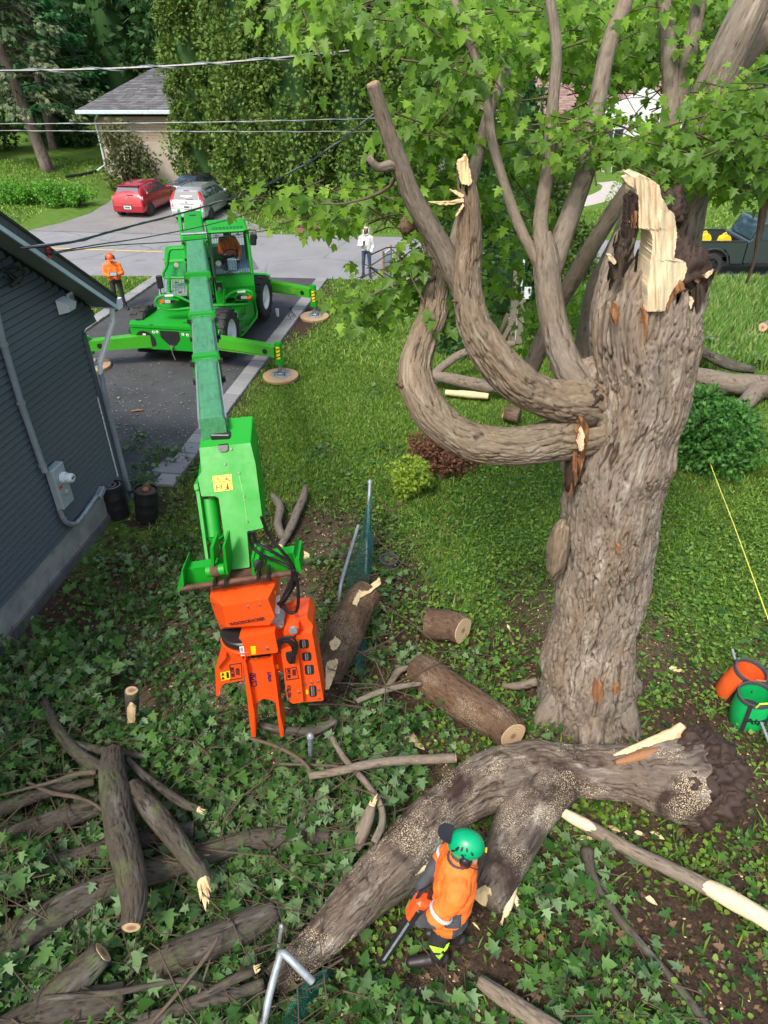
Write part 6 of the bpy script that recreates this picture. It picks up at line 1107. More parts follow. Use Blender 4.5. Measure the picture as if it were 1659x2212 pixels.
outrigger(lw(.45, -.02+.18, .78), pads[0][0], .95); outrigger(lw(.5, 4.95, .86), pads[1][0], 1.02); outrigger(lw(-.45, .20, .70), pads[2][0], .86); 
mb = CB(); mb.box((-1.55, 4.82, .66), (-.4, 5.08, .98), bev=.01); mb.build('outrigger_beam', 'outrigger_paint', TH)
for p, lb in pads:
    t = thing('outrigger_pad', lb, 'pad', p, 0, None); m = MB(); m.lathe([(.0, 0), (.44, 0), (.455, .02), (.455, .085), (.44, .10), (0, .10)], 40, Matrix.Translation(p)); m.build('wood_disc', 'plywood', t, True)
    m = MB(); m.lathe([(.25, .10), (.25, .115), (.235, .125), (.05, .125)], 28, Matrix.Translation(p)); f_ = m.build('steel_foot', 'galvanised', TH, True)
    m = MB(); m.box((-.13, -.10, .125), (.13, .10, .175), Matrix.Translation(p), bev=.015); m.box((-.10, -.13, .125), (-.06, .13, .22), Matrix.Translation(p)); m.box((.06, -.13, .125), (.10, .13, .22), Matrix.Translation(p)); m.build('foot_bracket', 'galvanised', f_)
    m = MB(); q = Vector(p)+Vector((0, -.17, .16)); m.tube([q+Vector((-.13, 0, -.03)), q+Vector((-.13, 0, .06)), q+Vector((.13, 0, .06)), q+Vector((.13, 0, -.03))], .010, 6); m.build('foot_handle', 'dark_metal', f_)
# turret
mb = UB(); mb.cyl((0, 0, 1.12), (0, 0, 1.30), .62, n=32); mb.build('slew_ring', 'dark_metal', TH)
mb = UB(); mb.box((-.42, -1.0, 1.30), (.30, 2.1, 1.62), bev=.03); mb.box((-.95, .2, 1.30), (1.1, 1.9, 2.1), bev=.05); mb.build('turret_base', GP, TH)
for x0_, x1_ in ((-.42, -.34), (.235, .28)):
    mb = UB(); mb.prism(rounded([(-1.15, 1.3), (2.2, 1.3), (2.35, 2.3), (2.2, 3.05), (1.6, 3.05), (.6, 2.5), (-.9, 1.9)], .08), x1_-x0_, Matrix(((0,0,1,x0_),(1,0,0,0),(0,1,0,0),(0,0,0,1)))); mb.build('turret_cheek', GP, TH)
# boom, built along its own axis; BX(s) gives a frame at s metres from the rear pivot
bA = Vector((-2.50-.254*(22.2-9.2), 22.2, 2.62)); bB = Vector((-2.50-.254*(6.55-9.2), 6.55, 3.80)); bd = (bB-bA).normalized(); bxr = bd.cross(Vector((0, 0, 1))).normalized()*-1; bup = bxr.cross(bd); 
if bup.z < 0: bup = -bup
BL = (bB-bA).length
if bxr.x < 0: bxr = -bxr
BMx = Matrix(((bxr.x,bd.x,bup.x,bA.x),(bxr.y,bd.y,bup.y,bA.y),(bxr.z,bd.z,bup.z,bA.z),(0,0,0,1)))
def BB(): m = MB(); m.M = BMx.copy(); return m
def boomsec(s0, s1, w_, h_, name, mat):
    m = BB(); b_ = .04; prof = rounded([(-w_/2, -h_/2), (w_/2, -h_/2), (w_/2, h_/2), (-w_/2, h_/2)], .05)
    m.prism(prof, s1-s0, Matrix(((1,0,0,0),(0,0,1,s0),(0,1,0,0),(0,0,0,1)))); return m.build(name, mat, TH)
x = N('boom_face'); p_ = x.pos(); mp = x.n('Mapping', vector_type='TEXTURE'); mp.inputs['Scale'].default_value = (.045, 1.1, .045); mp.inputs['Rotation'].default_value = (0, 0, R(14.25)); x.l(p_, mp.inputs[0]); f_ = x.noise(mp.outputs[0], 1, 8, .7); g_ = x.noise(p_, 5, 8, .75)
c_ = x.ramp(f_, [(.32, (.03,.11,.06)), (.43, (.06,.26,.11)), (.60, (.08,.32,.15)), (.72, (.18,.35,.27))]); c_ = x.mix(x.ramp(g_, [(.50, (0,0,0)), (.62, (.8,)*3)]), c_, (.06,.20,.10)); x.base(c_); x.set(Roughness=.42, Metallic=.15)
yy = lambda y: (22.2-y)/(22.2-6.55)*BL
boomsec(yy(22.4), yy(17.3), .50, .60, 'boom_base', GP); boomsec(yy(17.6), yy(13.2), .40, .50, 'boom_section', 'boom_face'); boomsec(yy(13.6), yy(10.3), .345, .42, 'boom_section', 'boom_face'); boomsec(yy(10.8), yy(8.3), .30, .36, 'boom_section', 'boom_face'); boomsec(yy(8.7), yy(6.4), .262, .31, 'boom_section', 'boom_face')
for y_, w_, h_ in ((17.35, .56, .66), (13.25, .47, .56), (10.4, .41, .48), (8.4, .355, .42)):
    s_ = yy(y_); m = BB(); m.prism(rounded([(-w_/2, -h_/2), (w_/2, -h_/2), (w_/2, h_/2), (-w_/2, h_/2)], .05), .16, Matrix(((1,0,0,0),(0,0,1,s_-.08),(0,1,0,0),(0,0,0,1)))); c = m.build('boom_collar', GP, TH)
    for sx in (-1, 1):
        for sz in (-.6, .55): m = BB(); m.box((sx*w_/2-.03, s_+.02, h_/2*sz-.03), (sx*w_/2+.03, s_+.10, h_/2*sz+.03)); m.build('wear_pad_bolt', 'dark_metal', c)
for w_, a_, b_ in ((.40, 17.2, 13.3), (.345, 13.1, 10.5), (.30, 10.3, 8.5), (.262, 8.3, 6.5)):
    for s in (-1, 1): m = BB(); m.box((s*w_/2-.016, yy(a_), .0), (s*w_/2+.004*s+.016, yy(b_), .11)); m.build('wear_rail', 'conduit_grey', TH)
m = BB(); m.cyl((-.3, yy(17.45), .36), (.3, yy(17.45), .36), .03, n=10); m.box((-.26, yy(17.9), .30), (.26, yy(17.5), .345)); m.cyl((-.18, yy(17.5), .35), (-.18, yy(17.5), .52), .01, n=6); m.build('boom_chain_bar', 'steel', TH)
m = BB(); m.cyl((.0, yy(21.3), .303), (.0, yy(21.3), .315), .10, n=20); m.build('boom_port', 'black_plastic', TH)
m = BB(); m.tube([(.30, yy(17.2), .12), (.31, yy(15), .1), (.30, yy(13.4), .12)], .018, 6); m.tube([(.34, yy(17.2), .05), (.33, yy(15.2), .02), (.30, yy(13.4), .05)], .018, 6); m.build('hose', 'hose_black', TH)
m = MB(); m.tube([UM @ Vector((-.05, -.9, 1.55)), BMx @ Vector((-.0, yy(18.2), -.25))], .11, 14); m.build('lift_cylinder', GP, TH, True)
# boom head and quick coupler
ZQ = lambda zx, zy: (363+.3125*zx, 916+.3125*zy)
HYv = lambda v: 6.3-(v-960)/280*.8
def plate(pts, Yf, th, name, mat, parent=None, tilt=Vector((0, 1, 0)), r=0):
    pts = [ZQ(*p) for p in pts]
    if r: pts = rounded(pts, r)
    m = MB(); m.slab([D(u, v, Yf(v) if callable(Yf) else Yf) for u, v in pts], tilt*th); return m.build(name, mat, parent or TH)
hd_ = plate([(215,165), (570,130), (605,280), (660,715), (545,740), (565,990), (420,1010), (350,510), (325,498), (230,500), (205,370), (232,330)], HYv, .38, 'boom_head', GP, tilt=Vector((-.05, .93, .35)), r=3)
plate([(548,742), (654,720), (640,600), (540,615)], lambda v: HYv(v)+.0, .30, 'head_cover', GP, tilt=Vector((0, .93, .35)))
st_ = plate([(305,362), (438,346), (447,455), (322,470)], lambda v: HYv(v)-.006, .005, 'warning_sticker', 'yellow_sticker')
for pts in ([(320,406), (367,398), (341,366)], [(380,400), (432,393), (402,358)]):
    o_ = plate(pts, lambda v: HYv(v)-.0085, .002, 'warning_triangle', 'dark_print', st_); cx_ = sum(p[0] for p in pts)/3; cy_ = sum(p[1] for p in pts)/3
    plate([((p[0]-cx_)*.72+cx_, (p[1]-cy_)*.72+cy_) for p in pts], lambda v: HYv(v)-.011, .002, 'triangle_fill', 'yellow_sticker', st_)
plate([(340,378), (345,378), (344,392), (341,392)], lambda v: HYv(v)-.0135, .002, 'exclamation_mark', 'dark_print', st_); plate([(395,385), (402,370), (410,380), (420,388)], lambda v: HYv(v)-.0135, .002, 'falling_figure', 'dark_print', st_)
for pts in ([(331,420), (336,420), (338,458), (333,458)], [(366,416), (371,416), (374,454), (369,454)], [(334,436), (370,431), (370,436), (334,441)], [(404,412), (414,410), (416,432), (406,433)], [(402,432), (418,430), (421,448), (405,450)], [(392,452), (440,446), (440,450), (392,456)]):
    plate(pts, lambda v: HYv(v)-.009, .003, 'sticker_symbol', 'dark_print', st_)
for p_ in ((395,275), (438,170), (490,337), (525,497), (547,673), (420,930)): a = D(*ZQ(*p_), HYv(ZQ(*p_)[1])-.004); m = MB(); m.cyl(a, a+Vector((0, -.012, .004)), .012, n=10); m.build('head_bolt', 'steel', hd_)
plate([(490,337), (525,500), (548,673), (543,673), (520,500), (484,337)], lambda v: HYv(v)-.003, .003, 'panel_seam', 'outrigger_paint', hd_)
bk = plate([(345,150), (412,142), (414,175), (402,190), (360,192), (347,180)], lambda v: HYv(v)-.02, .03, 'sensor_bracket', 'black_plastic', r=2)
a = D(*ZQ(372, 112), 6.42); m = MB(); m.box((-.17, -.06, -.01), (.17, .07, .015), Matrix.Translation(a)); m.box((-.10, -.05, .0), (.10, .05, .09), Matrix.Translation(a), bev=.01); m.build('sensor_box', 'black_plastic', bk)
# tilt cylinder, link bar
for a_, b_, r_, mt, nm in (((285,520), (318,780), .088, GP, 'tilt_cylinder'), ((322,775), (345,860), .036, GP, 'cylinder_rod')):
    ua, va = ZQ(*a_); ub, vb = ZQ(*b_); m = MB(); m.cyl(D(ua, va, HYv(va)+.14), D(ub, vb, HYv(vb)+.14), r_, n=20); m.build(nm, mt, TH, True)
m = MB(); u_, v_ = ZQ(318, 770); m.cyl(D(u_, v_-3, HYv(v_)+.14), D(u_, v_+5, HYv(v_)+.14), .10, n=20); m.build('cylinder_gland', 'green_paint', TH, True)
plate([(188,440), (212,438), (288,1000), (270,1005)], lambda v: HYv(v)+.02, .03, 'link_bar', GP); plate([(178,418), (205,412), (212,452), (182,458)], lambda v: HYv(v)-.01, .12, 'link_pin_boss', GP, r=2)
# carriage
CY_ = 5.42
car = plate([(92,1010), (400,965), (402,1075), (110,1110), (96,1060)], lambda v: CY_+.02, .12, 'carriage_beam', GP, r=1.5); plate([(572,935), (872,888), (885,1010), (585,1050)], lambda v: CY_+.02, .12, 'carriage_beam', GP, r=1.5)
plate([(64,1130), (96,1010), (102,1010), (110,1110), (100,1155), (66,1155)], lambda v: CY_-.10, .30, 'carriage_end', GP, r=1); plate([(866,885), (880,930), (905,930), (922,1030), (900,1035), (880,990)], lambda v: CY_-.10, .30, 'carriage_end', GP, r=1)
for pts in ([(288,855), (312,850), (318,985), (300,1000)], [(375,845), (392,842), (418,1075), (398,1080)], [(572,930), (590,925), (600,1040), (585,1050)], [(582,940), (628,930), (632,985), (590,990)]): plate(pts, lambda v: CY_-.08, .26, 'coupler_plate', GP, r=1)
a, b_ = D(*ZQ(272, 1018), CY_-.04), D(*ZQ(398, 1000), CY_-.04); m = MB(); m.cyl(a, b_, .062, n=18); m.build('coupler_tube', GP, TH, True); m = MB(); m.cyl(D(*ZQ(305, 1014), CY_-.045), D(*ZQ(355, 1006), CY_-.045), .068, n=18); m.build('rusty_pin', 'rusty_steel', TH, True)
a = D(*ZQ(617, 965), CY_-.10); m = MB(); m.cyl(a, a+Vector((.03, -.03, 0)), .05, n=16); m.build('pin_cap', 'black_rubber', TH)
m = MB(); m.cyl(D(*ZQ(85, 1138), CY_-.08), D(*ZQ(905, 1018), CY_-.08), .030, n=14); m.build('carriage_bar', 'rusty_steel', TH, True)
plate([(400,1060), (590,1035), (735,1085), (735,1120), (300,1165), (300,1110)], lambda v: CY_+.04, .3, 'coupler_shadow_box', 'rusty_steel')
for zx in (320, 397, 620, 690): plate([(zx-9,1075-(zx-320)*.14), (zx+9,1072-(zx-320)*.14), (zx+12,1110-(zx-320)*.14), (zx+6,1132-(zx-320)*.14), (zx-10,1128-(zx-320)*.14)], lambda v: CY_-.13, .11, 'locking_hook', 'black_plastic', r=1)
# hoses: from boom head over the carriage to the grapple
for k, pts in enumerate(([(560,745), (575,830), (640,900), (760,950), (850,1000), (860,1060), (820,1150), (770,1250)], [(585,745), (610,820), (700,870), (800,930), (870,1000), (885,1080), (840,1170), (780,1265)], [(645,640), (700,770), (790,880), (850,960), (860,1040), (850,1130), (800,1210), (760,1245)], [(870,1010), (895,1100), (900,1230), (880,1300), (830,1300), (800,1250)], [(660,990), (680,950), (660,920), (640,990), (610,1040)])):
    A = spline([tuple(D(*ZQ(*p), 5.36-.03*k+.02*(j % 2)))+(0,) for j, p in enumerate(pts)], .03); m = MB(); m.tube([Vector(q[:3]) for q in A], [.016+.003*(i % 2) for i in range(len(A))] if k < 4 else .008, 8); m.build('hydraulic_hose', 'hose_black', TH, True)
# cab
gx0_, gx1_ = .33, 1.40; cy0, cy1 = -1.12, .42
mb = UB(); prof = [(cy0+.05, 1.30), (cy0-.02, 1.62), (cy0, 1.95), (cy0+.10, 1.95), (cy1, 1.95), (cy1, 1.30)]
mb.prism(prof, gx1_-gx0_, Matrix(((0,0,1,gx0_),(1,0,0,0),(0,1,0,0),(0,0,0,1)))); cab = mb.build('cab_body', GP, TH)
def bar(pts, r_, name='cab_pillar', mat=GP, n=8, par=TH): m = UB(); m.tube([Vector(p) for p in pts], r_, n); return m.build(name, mat, par, True)
RT = 3.06; ft = cy0+.22      # front pane leans back a little towards the top
for x_ in (gx0_+.03, gx1_-.03): bar([(x_, cy0+.02, 1.93), (x_, ft, RT-.06)], .045); bar([(x_, cy1-.03, 1.93), (x_, cy1-.06, RT-.04)], .045)
mb = UB(); mb.box((gx0_, ft-.10, RT-.08), (gx1_, cy1, RT), bev=.05); roof = mb.build('cab_roof', GP, TH)
for r0 in range(2):
    for k in range(9):
        x_ = gx0_+.17+k*.092; a_ = (k-4)*.16; y_ = ft+.04+r0*.16; T = Matrix.Translation((x_, y_+.05, RT+.001)) @ Matrix.Rotation(-a_, 4, 'Z'); mb = UB(); mb.box((-.022, -.06, 0), (.022, .06, .004), T); mb.build('roof_slot', 'black_plastic', roof)
mb = UB(); mb.add([(gx0_+.06, cy0+.03, 1.97), (gx1_-.06, cy0+.03, 1.97), (gx1_-.06, ft+.01, RT-.10), (gx0_+.06, ft+.01, RT-.10), (gx0_+.06, cy0+.036, 1.97), (gx1_-.06, cy0+.036, 1.97), (gx1_-.06, ft+.016, RT-.10), (gx0_+.06, ft+.016, RT-.10)], [(0,1,2,3), (7,6,5,4), (0,4,5,1), (2,6,7,3), (1,5,6,2), (3,7,4,0)]); mb.build('windscreen', 'cab_glass', TH)
mb = UB(); mb.box((gx1_-.035, cy0+.12, 1.97), (gx1_-.03, cy1-.1, RT-.12)); mb.build('side_window', 'cab_glass', TH)
mb = UB(); fr_ = [(gx0_+.04, cy0+.0, 1.95), (gx1_-.04, cy0+.0, 1.95), (gx1_-.04, ft-.02, RT-.08), (gx0_+.04, ft-.02, RT-.08), (gx0_+.04, cy0+.0, 1.95)]; mb.tube([Vector(p) for p in fr_], .016, 6); mb.build('window_seal', 'black_rubber', TH)
fg = [o for o in bpy.data.objects if o.name == 'window_seal'][0]
for k in range(15):
    x_ = gx0_+.08+k*(gx1_-gx0_-.16)/14; mb = UB(); mb.tube([Vector((x_, cy0-.035, 1.86)), Vector((x_, cy0-.02, 1.97)), Vector((x_, ft-.05, RT-.06))], .0035, 4); mb.build('guard_wire', 'dark_metal', TH)
for k in range(3): t_ = (k+.6)/3; mb = UB(); yq = cy0-.03+(ft-cy0-.02)*t_; mb.tube([Vector((gx0_+.05, yq, 1.9+(RT-1.95)*t_)), Vector((gx1_-.05, yq, 1.9+(RT-1.95)*t_))], .0045, 4); mb.build('guard_wire', 'dark_metal', TH)
# inside: dark rear wall, seat, dash, steering wheel
mb = UB(); mb.box((gx0_+.06, cy1-.06, 1.95), (gx1_-.06, cy1-.03, 2.35)); mb.box((gx0_+.02, cy0+.15, 1.95), (gx1_-.02, cy1-.04, 1.96)); mb.build('cab_lining', 'grey_plastic', TH)
mb = UB(); mb.box((.62, -.12, 1.96), (1.12, .30, 2.10), bev=.04); mb.box((.62, .24, 2.08), (1.12, .34, 2.62), bev=.04); mb.build('driver_seat', 'black_plastic', TH)
mb = UB(); mb.box((.76, -.86, 1.96), (1.0, -.66, 2.28), bev=.03); dash = mb.build('dashboard', 'grey_plastic', TH)
sw = UM @ Matrix.Translation((.88, -.60, 2.34)) @ Matrix.Rotation(R(32), 4, 'X'); m = MB(); m.tube([sw @ Vector((.19*math.cos(a), .19*math.sin(a), 0)) for a in np.linspace(0, 6.283, 25)], .014, 6)
for a in (0.5, 2.6, 4.7): m.tube([sw @ Vector((0, 0, -.02)), sw @ Vector((.19*math.cos(a), .19*math.sin(a), 0))], .011, 5)
m.build('steering_wheel', 'black_plastic', TH)
for x_ in (gx0_+.22, gx1_-.28): m = UB(); m.cyl((x_, ft-.02, RT-.17), (x_, ft+.05, RT-.17), .05, n=14); m.build('inner_lamp', 'clear_lens', TH)
def lamp(p, r_=.07, d=Vector((.2, -1, -.1))):
    m = MB(); m.cyl(p, p+d.normalized()*.07, r_*.8, r_, n=16); o = m.build('work_lamp', 'black_plastic', TH); m = MB(); m.cyl(p+d.normalized()*.07, p+d.normalized()*.078, r_*.88, n=16); m.build('lamp_glass', 'clear_lens', o)
lamp(D(472, 567, 18.75), .085); lamp(D(381, 570, 18.7), .075)
m = MB(); m.tube([D(478, 572, 18.8), D(494, 586, 18.85), D(506, 592, 18.85)], .016, 6); m.tube([D(476, 574, 18.8), D(490, 588, 18.85), D(498, 592, 18.85)], .012, 6); m.build('lamp_bracket', 'dark_metal', TH)
# mirrors
m = MB(); m.tube([D(528, 497, 19.2), D(552, 497, 19.0), D(555, 516, 18.9)], .016, 6); m.build('mirror_arm', 'dark_metal', TH); m = MB(); m.M = Matrix.Translation(D(547, 517, 18.85)) @ Matrix.Rotation(R(14), 4, 'Z') @ Matrix.Rotation(R(6), 4, 'Y'); m.box((-.085, -.04, -.15), (.085, .04, .15), bev=.03); m.build('mirror', 'black_plastic', TH)
m = MB(); m.M = Matrix.Translation(D(345, 609, 17.9)) @ Matrix.Rotation(R(20), 4, 'Z'); m.box((-.08, -.04, -.17), (.08, .04, .17), bev=.03); m.build('mirror', 'black_plastic', TH); m = MB(); m.tube([D(345, 620, 18.0), D(348, 634, 18.0), D(360, 640, 18.1)], .016, 6); m.build('mirror_arm', 'dark_metal', TH)
# hand rails and head lamps of the turret front
QZ = lambda zx, zy: (345.7+.1667*zx, 458+.1667*zy)
def rail(pts, Y, r_=.035, nm='hand_rail'):
    P_ = [D(*QZ(*p), Y(i) if callable(Y) else Y) for i, p in enumerate(pts)]; A = spline([tuple(q)+(0,) for q in P_], .06); m = MB(); m.tube([Vector(q[:3]) for q in A], r_, 8); return m.build(nm, GP, TH, True)
rail([(310,470), (200,472), (140,480), (112,530), (100,640), (85,710), (45,790), (50,840), (110,852), (320,850)], 18.7, .04); rail([(120,850), (122,960), (122,1060)], 18.5, .045)
rail([(-60,1170), (-40,1120), (20,1085), (100,1078), (200,1085), (290,1120), (385,1165)], 17.6); rail([(-60,1170), (0,1230), (80,1262), (220,1262), (385,1245)], 17.6)
rail([(835,1130), (880,1085), (960,1035), (1050,1018), (1150,1022), (1195,1060), (1195,1150)], 18.1, .04); rail([(690,1212), (830,1205), (1000,1200), (1150,1185), (1195,1150)], 18.1, .04); rail([(835,1000), (835,1100), (835,1205)], 18.1, .04)
for (a_, b_, Y, mats) in (((0,1150), (240,1180), 17.5, 0), ((958,1080), (1195,1140), 18.0, 1)):
    (x0_, y0_), (x1_, y1_) = a_, b_; xm = (x0_+x1_)/2
    pod = [(x0_-30 if not mats else x0_, (y0_+y1_)/2), (x0_+40, y0_-15), (x1_-40, y0_-18), (x1_+(0 if not mats else 0), (y0_+y1_)/2-(0 if mats else 20)), (x1_-50, y1_+5), (x0_+40, y1_+12)]
    m = MB(); m.slab([D(*QZ(*p), Y-.02) for p in pod], Vector((0, .10, 0))); pd = m.build('lamp_pod', GP, TH); m = MB(); m.slab([D(*QZ((p[0]-xm)*.86+xm, (p[1]-(y0_+y1_)/2)*.7+(y0_+y1_)/2), Y-.03) for p in pod], Vector((0, .02, 0))); m.build('pod_recess', 'black_plastic', pd)
    lx = (60, 135, 2, 50) if not mats else (1048, 1125, 1128, 1180)
    for s0_, s1_, mt, nm in ((lx[0], lx[1], 'clear_lens', 'headlight'), (lx[2], lx[3], 'amber_lens', 'indicator')):
        ym = (y0_+y1_)/2; m = MB(); m.slab([D(*QZ(p, q), Y-.05) for p, q in ((s0_,ym-20), (s1_,ym-22), (s1_,ym+16), (s0_,ym+18))], Vector((0, .03, 0))); m.build(nm, mt, pd)
    xs_ = (60, 170) if not mats else (1000, 1105); m = MB(); m.slab([D(*QZ(p, q), Y-.07) for p, q in ((xs_[0],1028-(0 if mats else -50)), (xs_[1],1020-(0 if mats else -50)), (xs_[1],1042-(0 if mats else -50)), (xs_[0],1048-(0 if mats else -50)))], Vector((0, .02, 0))); m.build('reflective_strip', 'white_print', TH)
# walkway and lamp platform left of the boom, lamp box below the cab
mb = UB(); mb.box((-1.15, -1.5, 1.58), (-.42, .35, 1.62)); ww = mb.build('walkway', 'walk_alu', TH)
plain('walk_alu', (.36,.38,.38), .5, .5, .2) if 'walk_alu' not in MATS else None
for k in range(9): mb = UB(); mb.box((-1.12+k*.078, -1.47, 1.62), (-1.09+k*.078, .32, 1.628)); mb.build('walkway_rib', 'steel', ww)
for (x_, y_) in ((-.9,-.3), (-.7,-.35), (-.85,-1.2), (-.6,-1.3), (-1.0,-1.3)): mb = UB(); mb.cyl((x_, y_, 1.628), (x_, y_, 1.634), .05, n=12); mb.build('walkway_hole', 'black_plastic', ww)
m = MB(); m.slab([D(*QZ(*p), 18.9) for p in ((100,690), (330,650), (335,825), (60,830))], Vector((0, .1, -.04))); m.build('lamp_platform', 'worn_green_paint', TH)
mb = UB(); mb.box((.32, -1.35, 1.15), (.55, -1.1, 1.85), bev=.02); bx_ = mb.build('cab_front_box', GP, TH); mb = UB(); mb.box((.35, -1.36, 1.62), (.52, -1.34, 1.83)); mb.build('box_opening', 'black_plastic', bx_); mb = UB(); mb.cyl((.44, -1.36, 1.66), (.44, -1.42, 1.66), .05, n=12); mb.build('small_lamp', 'steel', bx_)
# ================================================================ ORANGE GRAPPLE SAW
OP = 'orange_paint'; GY = 5.38
GR = thing('grapple_saw', 'orange tree-felling grapple saw hanging from the green carriage', 'grapple saw', D(530, 1400, GY))
def gpl(pts, Y, th, nm, mat=OP, par=GR, r=0, tilt=Vector((0, 1, 0))): return plate(pts, Y, th, nm, mat, par, tilt, r)
# hood: outline at the back, a raised panel in front, bevel faces between
bo = [(290,1185), (738,1112), (747,1160), (736,1335), (705,1392), (362,1420), (330,1335), (292,1225)]; fo_ = [(375,1262), (682,1208), (690,1212), (738,1330), (702,1388), (420,1404), (400,1402), (378,1270)]
m = MB(); n = 8; P_ = [D(*ZQ(*p), GY) for p in bo]+[D(*ZQ(*p), GY-.20) for p in fo_]+[D(*ZQ(*p), GY)+Vector((0, .34, 0)) for p in bo]
m.add(P_, [tuple(range(8, 16))]+[(i, (i+1) % 8, 8+(i+1) % 8, 8+i) for i in range(8)]+[(i, 16+i, 16+(i+1) % 8, (i+1) % 8) for i in range(8)]+[tuple(range(23, 15, -1))]); hood = m.build('rotator_hood', OP, GR)
a_ = D(*ZQ(545, 1366), GY-.215); ax_ = (D(*ZQ(660, 1345), GY-.215)-D(*ZQ(430, 1385), GY-.215)).normalized(); nz_ = Vector((0, -1, 0)); up_ = nz_.cross(ax_); TM = Matrix(((ax_.x,up_.x,nz_.x,a_.x),(ax_.y,up_.y,nz_.y,a_.y),(ax_.z,up_.z,nz_.z,a_.z),(0,0,0,1)))
text(hood, 'WOODCRACKER', .056, TM, 'dark_print', squash=.86)
for p in ((305,1240), (712,1195), (365,1385), (720,1330), (550,1262), (632,1248)): a = D(*ZQ(*p), GY-.07 if p[0] not in (550, 632) else GY-.2); m = MB(); m.cyl(a, a+Vector((0, -.015, 0)), .011, n=8); m.build('bolt', 'steel', hood)
gpl([(722,1160), (742,1157), (744,1185), (724,1190)], GY-.03, .005, 'yellow_label', 'yellow_sticker')
gpl([(300,1110), (735,1060), (738,1112), (290,1185)], GY+.10, .2, 'hood_top', OP)
cz = D(*ZQ(538, 1420), GY+.06); T = Matrix.Translation(cz) @ Matrix.Rotation(R(-4), 4, 'Y'); m = MB(); m.lathe([(.0, -.065), (.255, -.065), (.275, -.04), (.275, .035), (.26, .05), (0, .05)], 40, T); m.build('slew_ring', 'black_plastic', GR, True)
m = MB(); m.lathe([(0, -.10), (.285, -.10), (.29, -.07), (.285, -.064), (0, -.064)], 40, T); rg = m.build('lower_ring', OP, GR, True)
gpl([(735,1230), (765,1228), (772,1310), (738,1320)], GY-.02, .10, 'hose_manifold', 'white_metal'); 
a = D(*ZQ(745, 1378), GY-.08); m = MB(); m.cyl(a+Vector((0, .15, 0)), a, .085, n=20); mm = m.build('slew_motor', 'galvanised', GR, True)
for k in range(6): q = a+Vector((.062*math.cos(k*1.05), -.005, .062*math.sin(k*1.05))); m = MB(); m.cyl(q, q+Vector((0, -.01, 0)), .009, n=8); m.build('bolt', 'steel', mm)
# left claw plate
lc2 = gpl([(375,1470), (410,1462), (500,1482), (515,1600), (524,1772), (400,1790), (368,1810), (350,1882), (332,1880), (326,1690), (352,1650), (402,1600), (408,1540), (380,1500)], GY-.06, .30, 'left_claw', OP, r=2)
gpl([(430,1516), (455,1512), (458,1534), (434,1540)], GY-.064, .006, 'claw_hole', 'black_plastic', lc2, r=2.5); gpl([(330,1680), (352,1652), (400,1600), (404,1612), (356,1672), (336,1700)], GY-.12, .38, 'claw_rim', OP, lc2)
a = D(*ZQ(450, 1488), GY-.066); m = MB(); m.cyl(a, a+Vector((0, -.004, 0)), .03, n=16); m.build('round_decal', 'blue_decal', lc2) if 'blue_decal' in MATS else (plain('blue_decal', (.12,.3,.6), .4), m.build('round_decal', 'blue_decal', lc2))
gpl([(360,1722), (428,1706), (432,1762), (368,1776)], GY-.066, .005, 'yellow_label', 'yellow_sticker', lc2)
for pts in ([(368,1768), (392,1764), (378,1745)], [(368,1742), (390,1738), (378,1716)]): gpl(pts, GY-.069, .003, 'warning_triangle', 'dark_print', lc2)
gpl([(402,1718), (418,1715), (422,1755), (406,1758)], GY-.069, .003, 'warning_figure', 'dark_print', lc2)
def vtext(par, s_, at, size, Y, lean=0.0, mat='dark_print', sq=.9):
    a = D(*ZQ(*at), Y); xx = Vector((math.sin(lean), 0, math.cos(lean))); zz = Vector((0, -1, 0)); yv = zz.cross(xx); return text(par, s_, size, Matrix(((xx.x,yv.x,zz.x,a.x),(xx.y,yv.y,zz.y,a.y),(xx.z,yv.z,zz.z,a.z),(0,0,0,1))), mat, squash=sq)
vtext(lc2, 'RISK ZONE', (447, 1715), .052, GY-.064, .05, 'dark_print', .6); vtext(lc2, '300ft', (482, 1712), .062, GY-.064, .05)
for pts in ([(424,1664), (505,1650), (505,1655), (424,1669)], [(430,1768), (512,1754), (512,1759), (430,1773)], [(424,1664), (429,1664), (435,1770), (430,1770)], [(502,1650), (507,1650), (514,1757), (509,1757)]): gpl(pts, GY-.064, .003, 'label_frame', 'dark_print', lc2)
# middle block and felling arm
gpl([(488,1482), (735,1440), (760,1560), (757,1580), (520,1608), (510,1500)], GY-.22, .36, 'valve_block', OP, r=1.5); gpl([(492,1542), (522,1538), (530,1600), (505,1605)], GY-.225, .006, 'white_label', 'white_print'); gpl([(498,1545), (515,1543), (519,1572), (502,1574)], GY-.2275, .003, 'label_print', 'grey_plastic')
gpl([(570,1540), (604,1536), (608,1590), (578,1594)], GY-.225, .006, 'yellow_label', 'yellow_sticker'); a = D(*ZQ(684, 1550), GY-.225); m = MB(); m.cyl(a, a+Vector((0, -.014, 0)), .016, n=10); m.build('bolt', 'steel', GR)
gpl([(525,1605), (715,1585), (720,1625), (530,1645)], GY-.02, .2, 'arm_recess', 'black_plastic'); gpl([(540,1618), (570,1612), (575,1640), (545,1646)], GY-.05, .1, 'valve', 'steel'); gpl([(590,1612), (640,1606), (642,1636), (592,1642)], GY-.06, .1, 'valve', 'dark_metal'); gpl([(600,1622), (614,1620), (616,1630), (602,1632)], GY-.07, .1, 'valve_cap', 'yellow_plastic')
arm = gpl([(528,1645), (712,1622), (745,1925), (700,1905), (660,1900), (628,1915), (600,1945), (586,1975), (556,1800)], GY-.10, .05, 'felling_arm', OP, r=1)
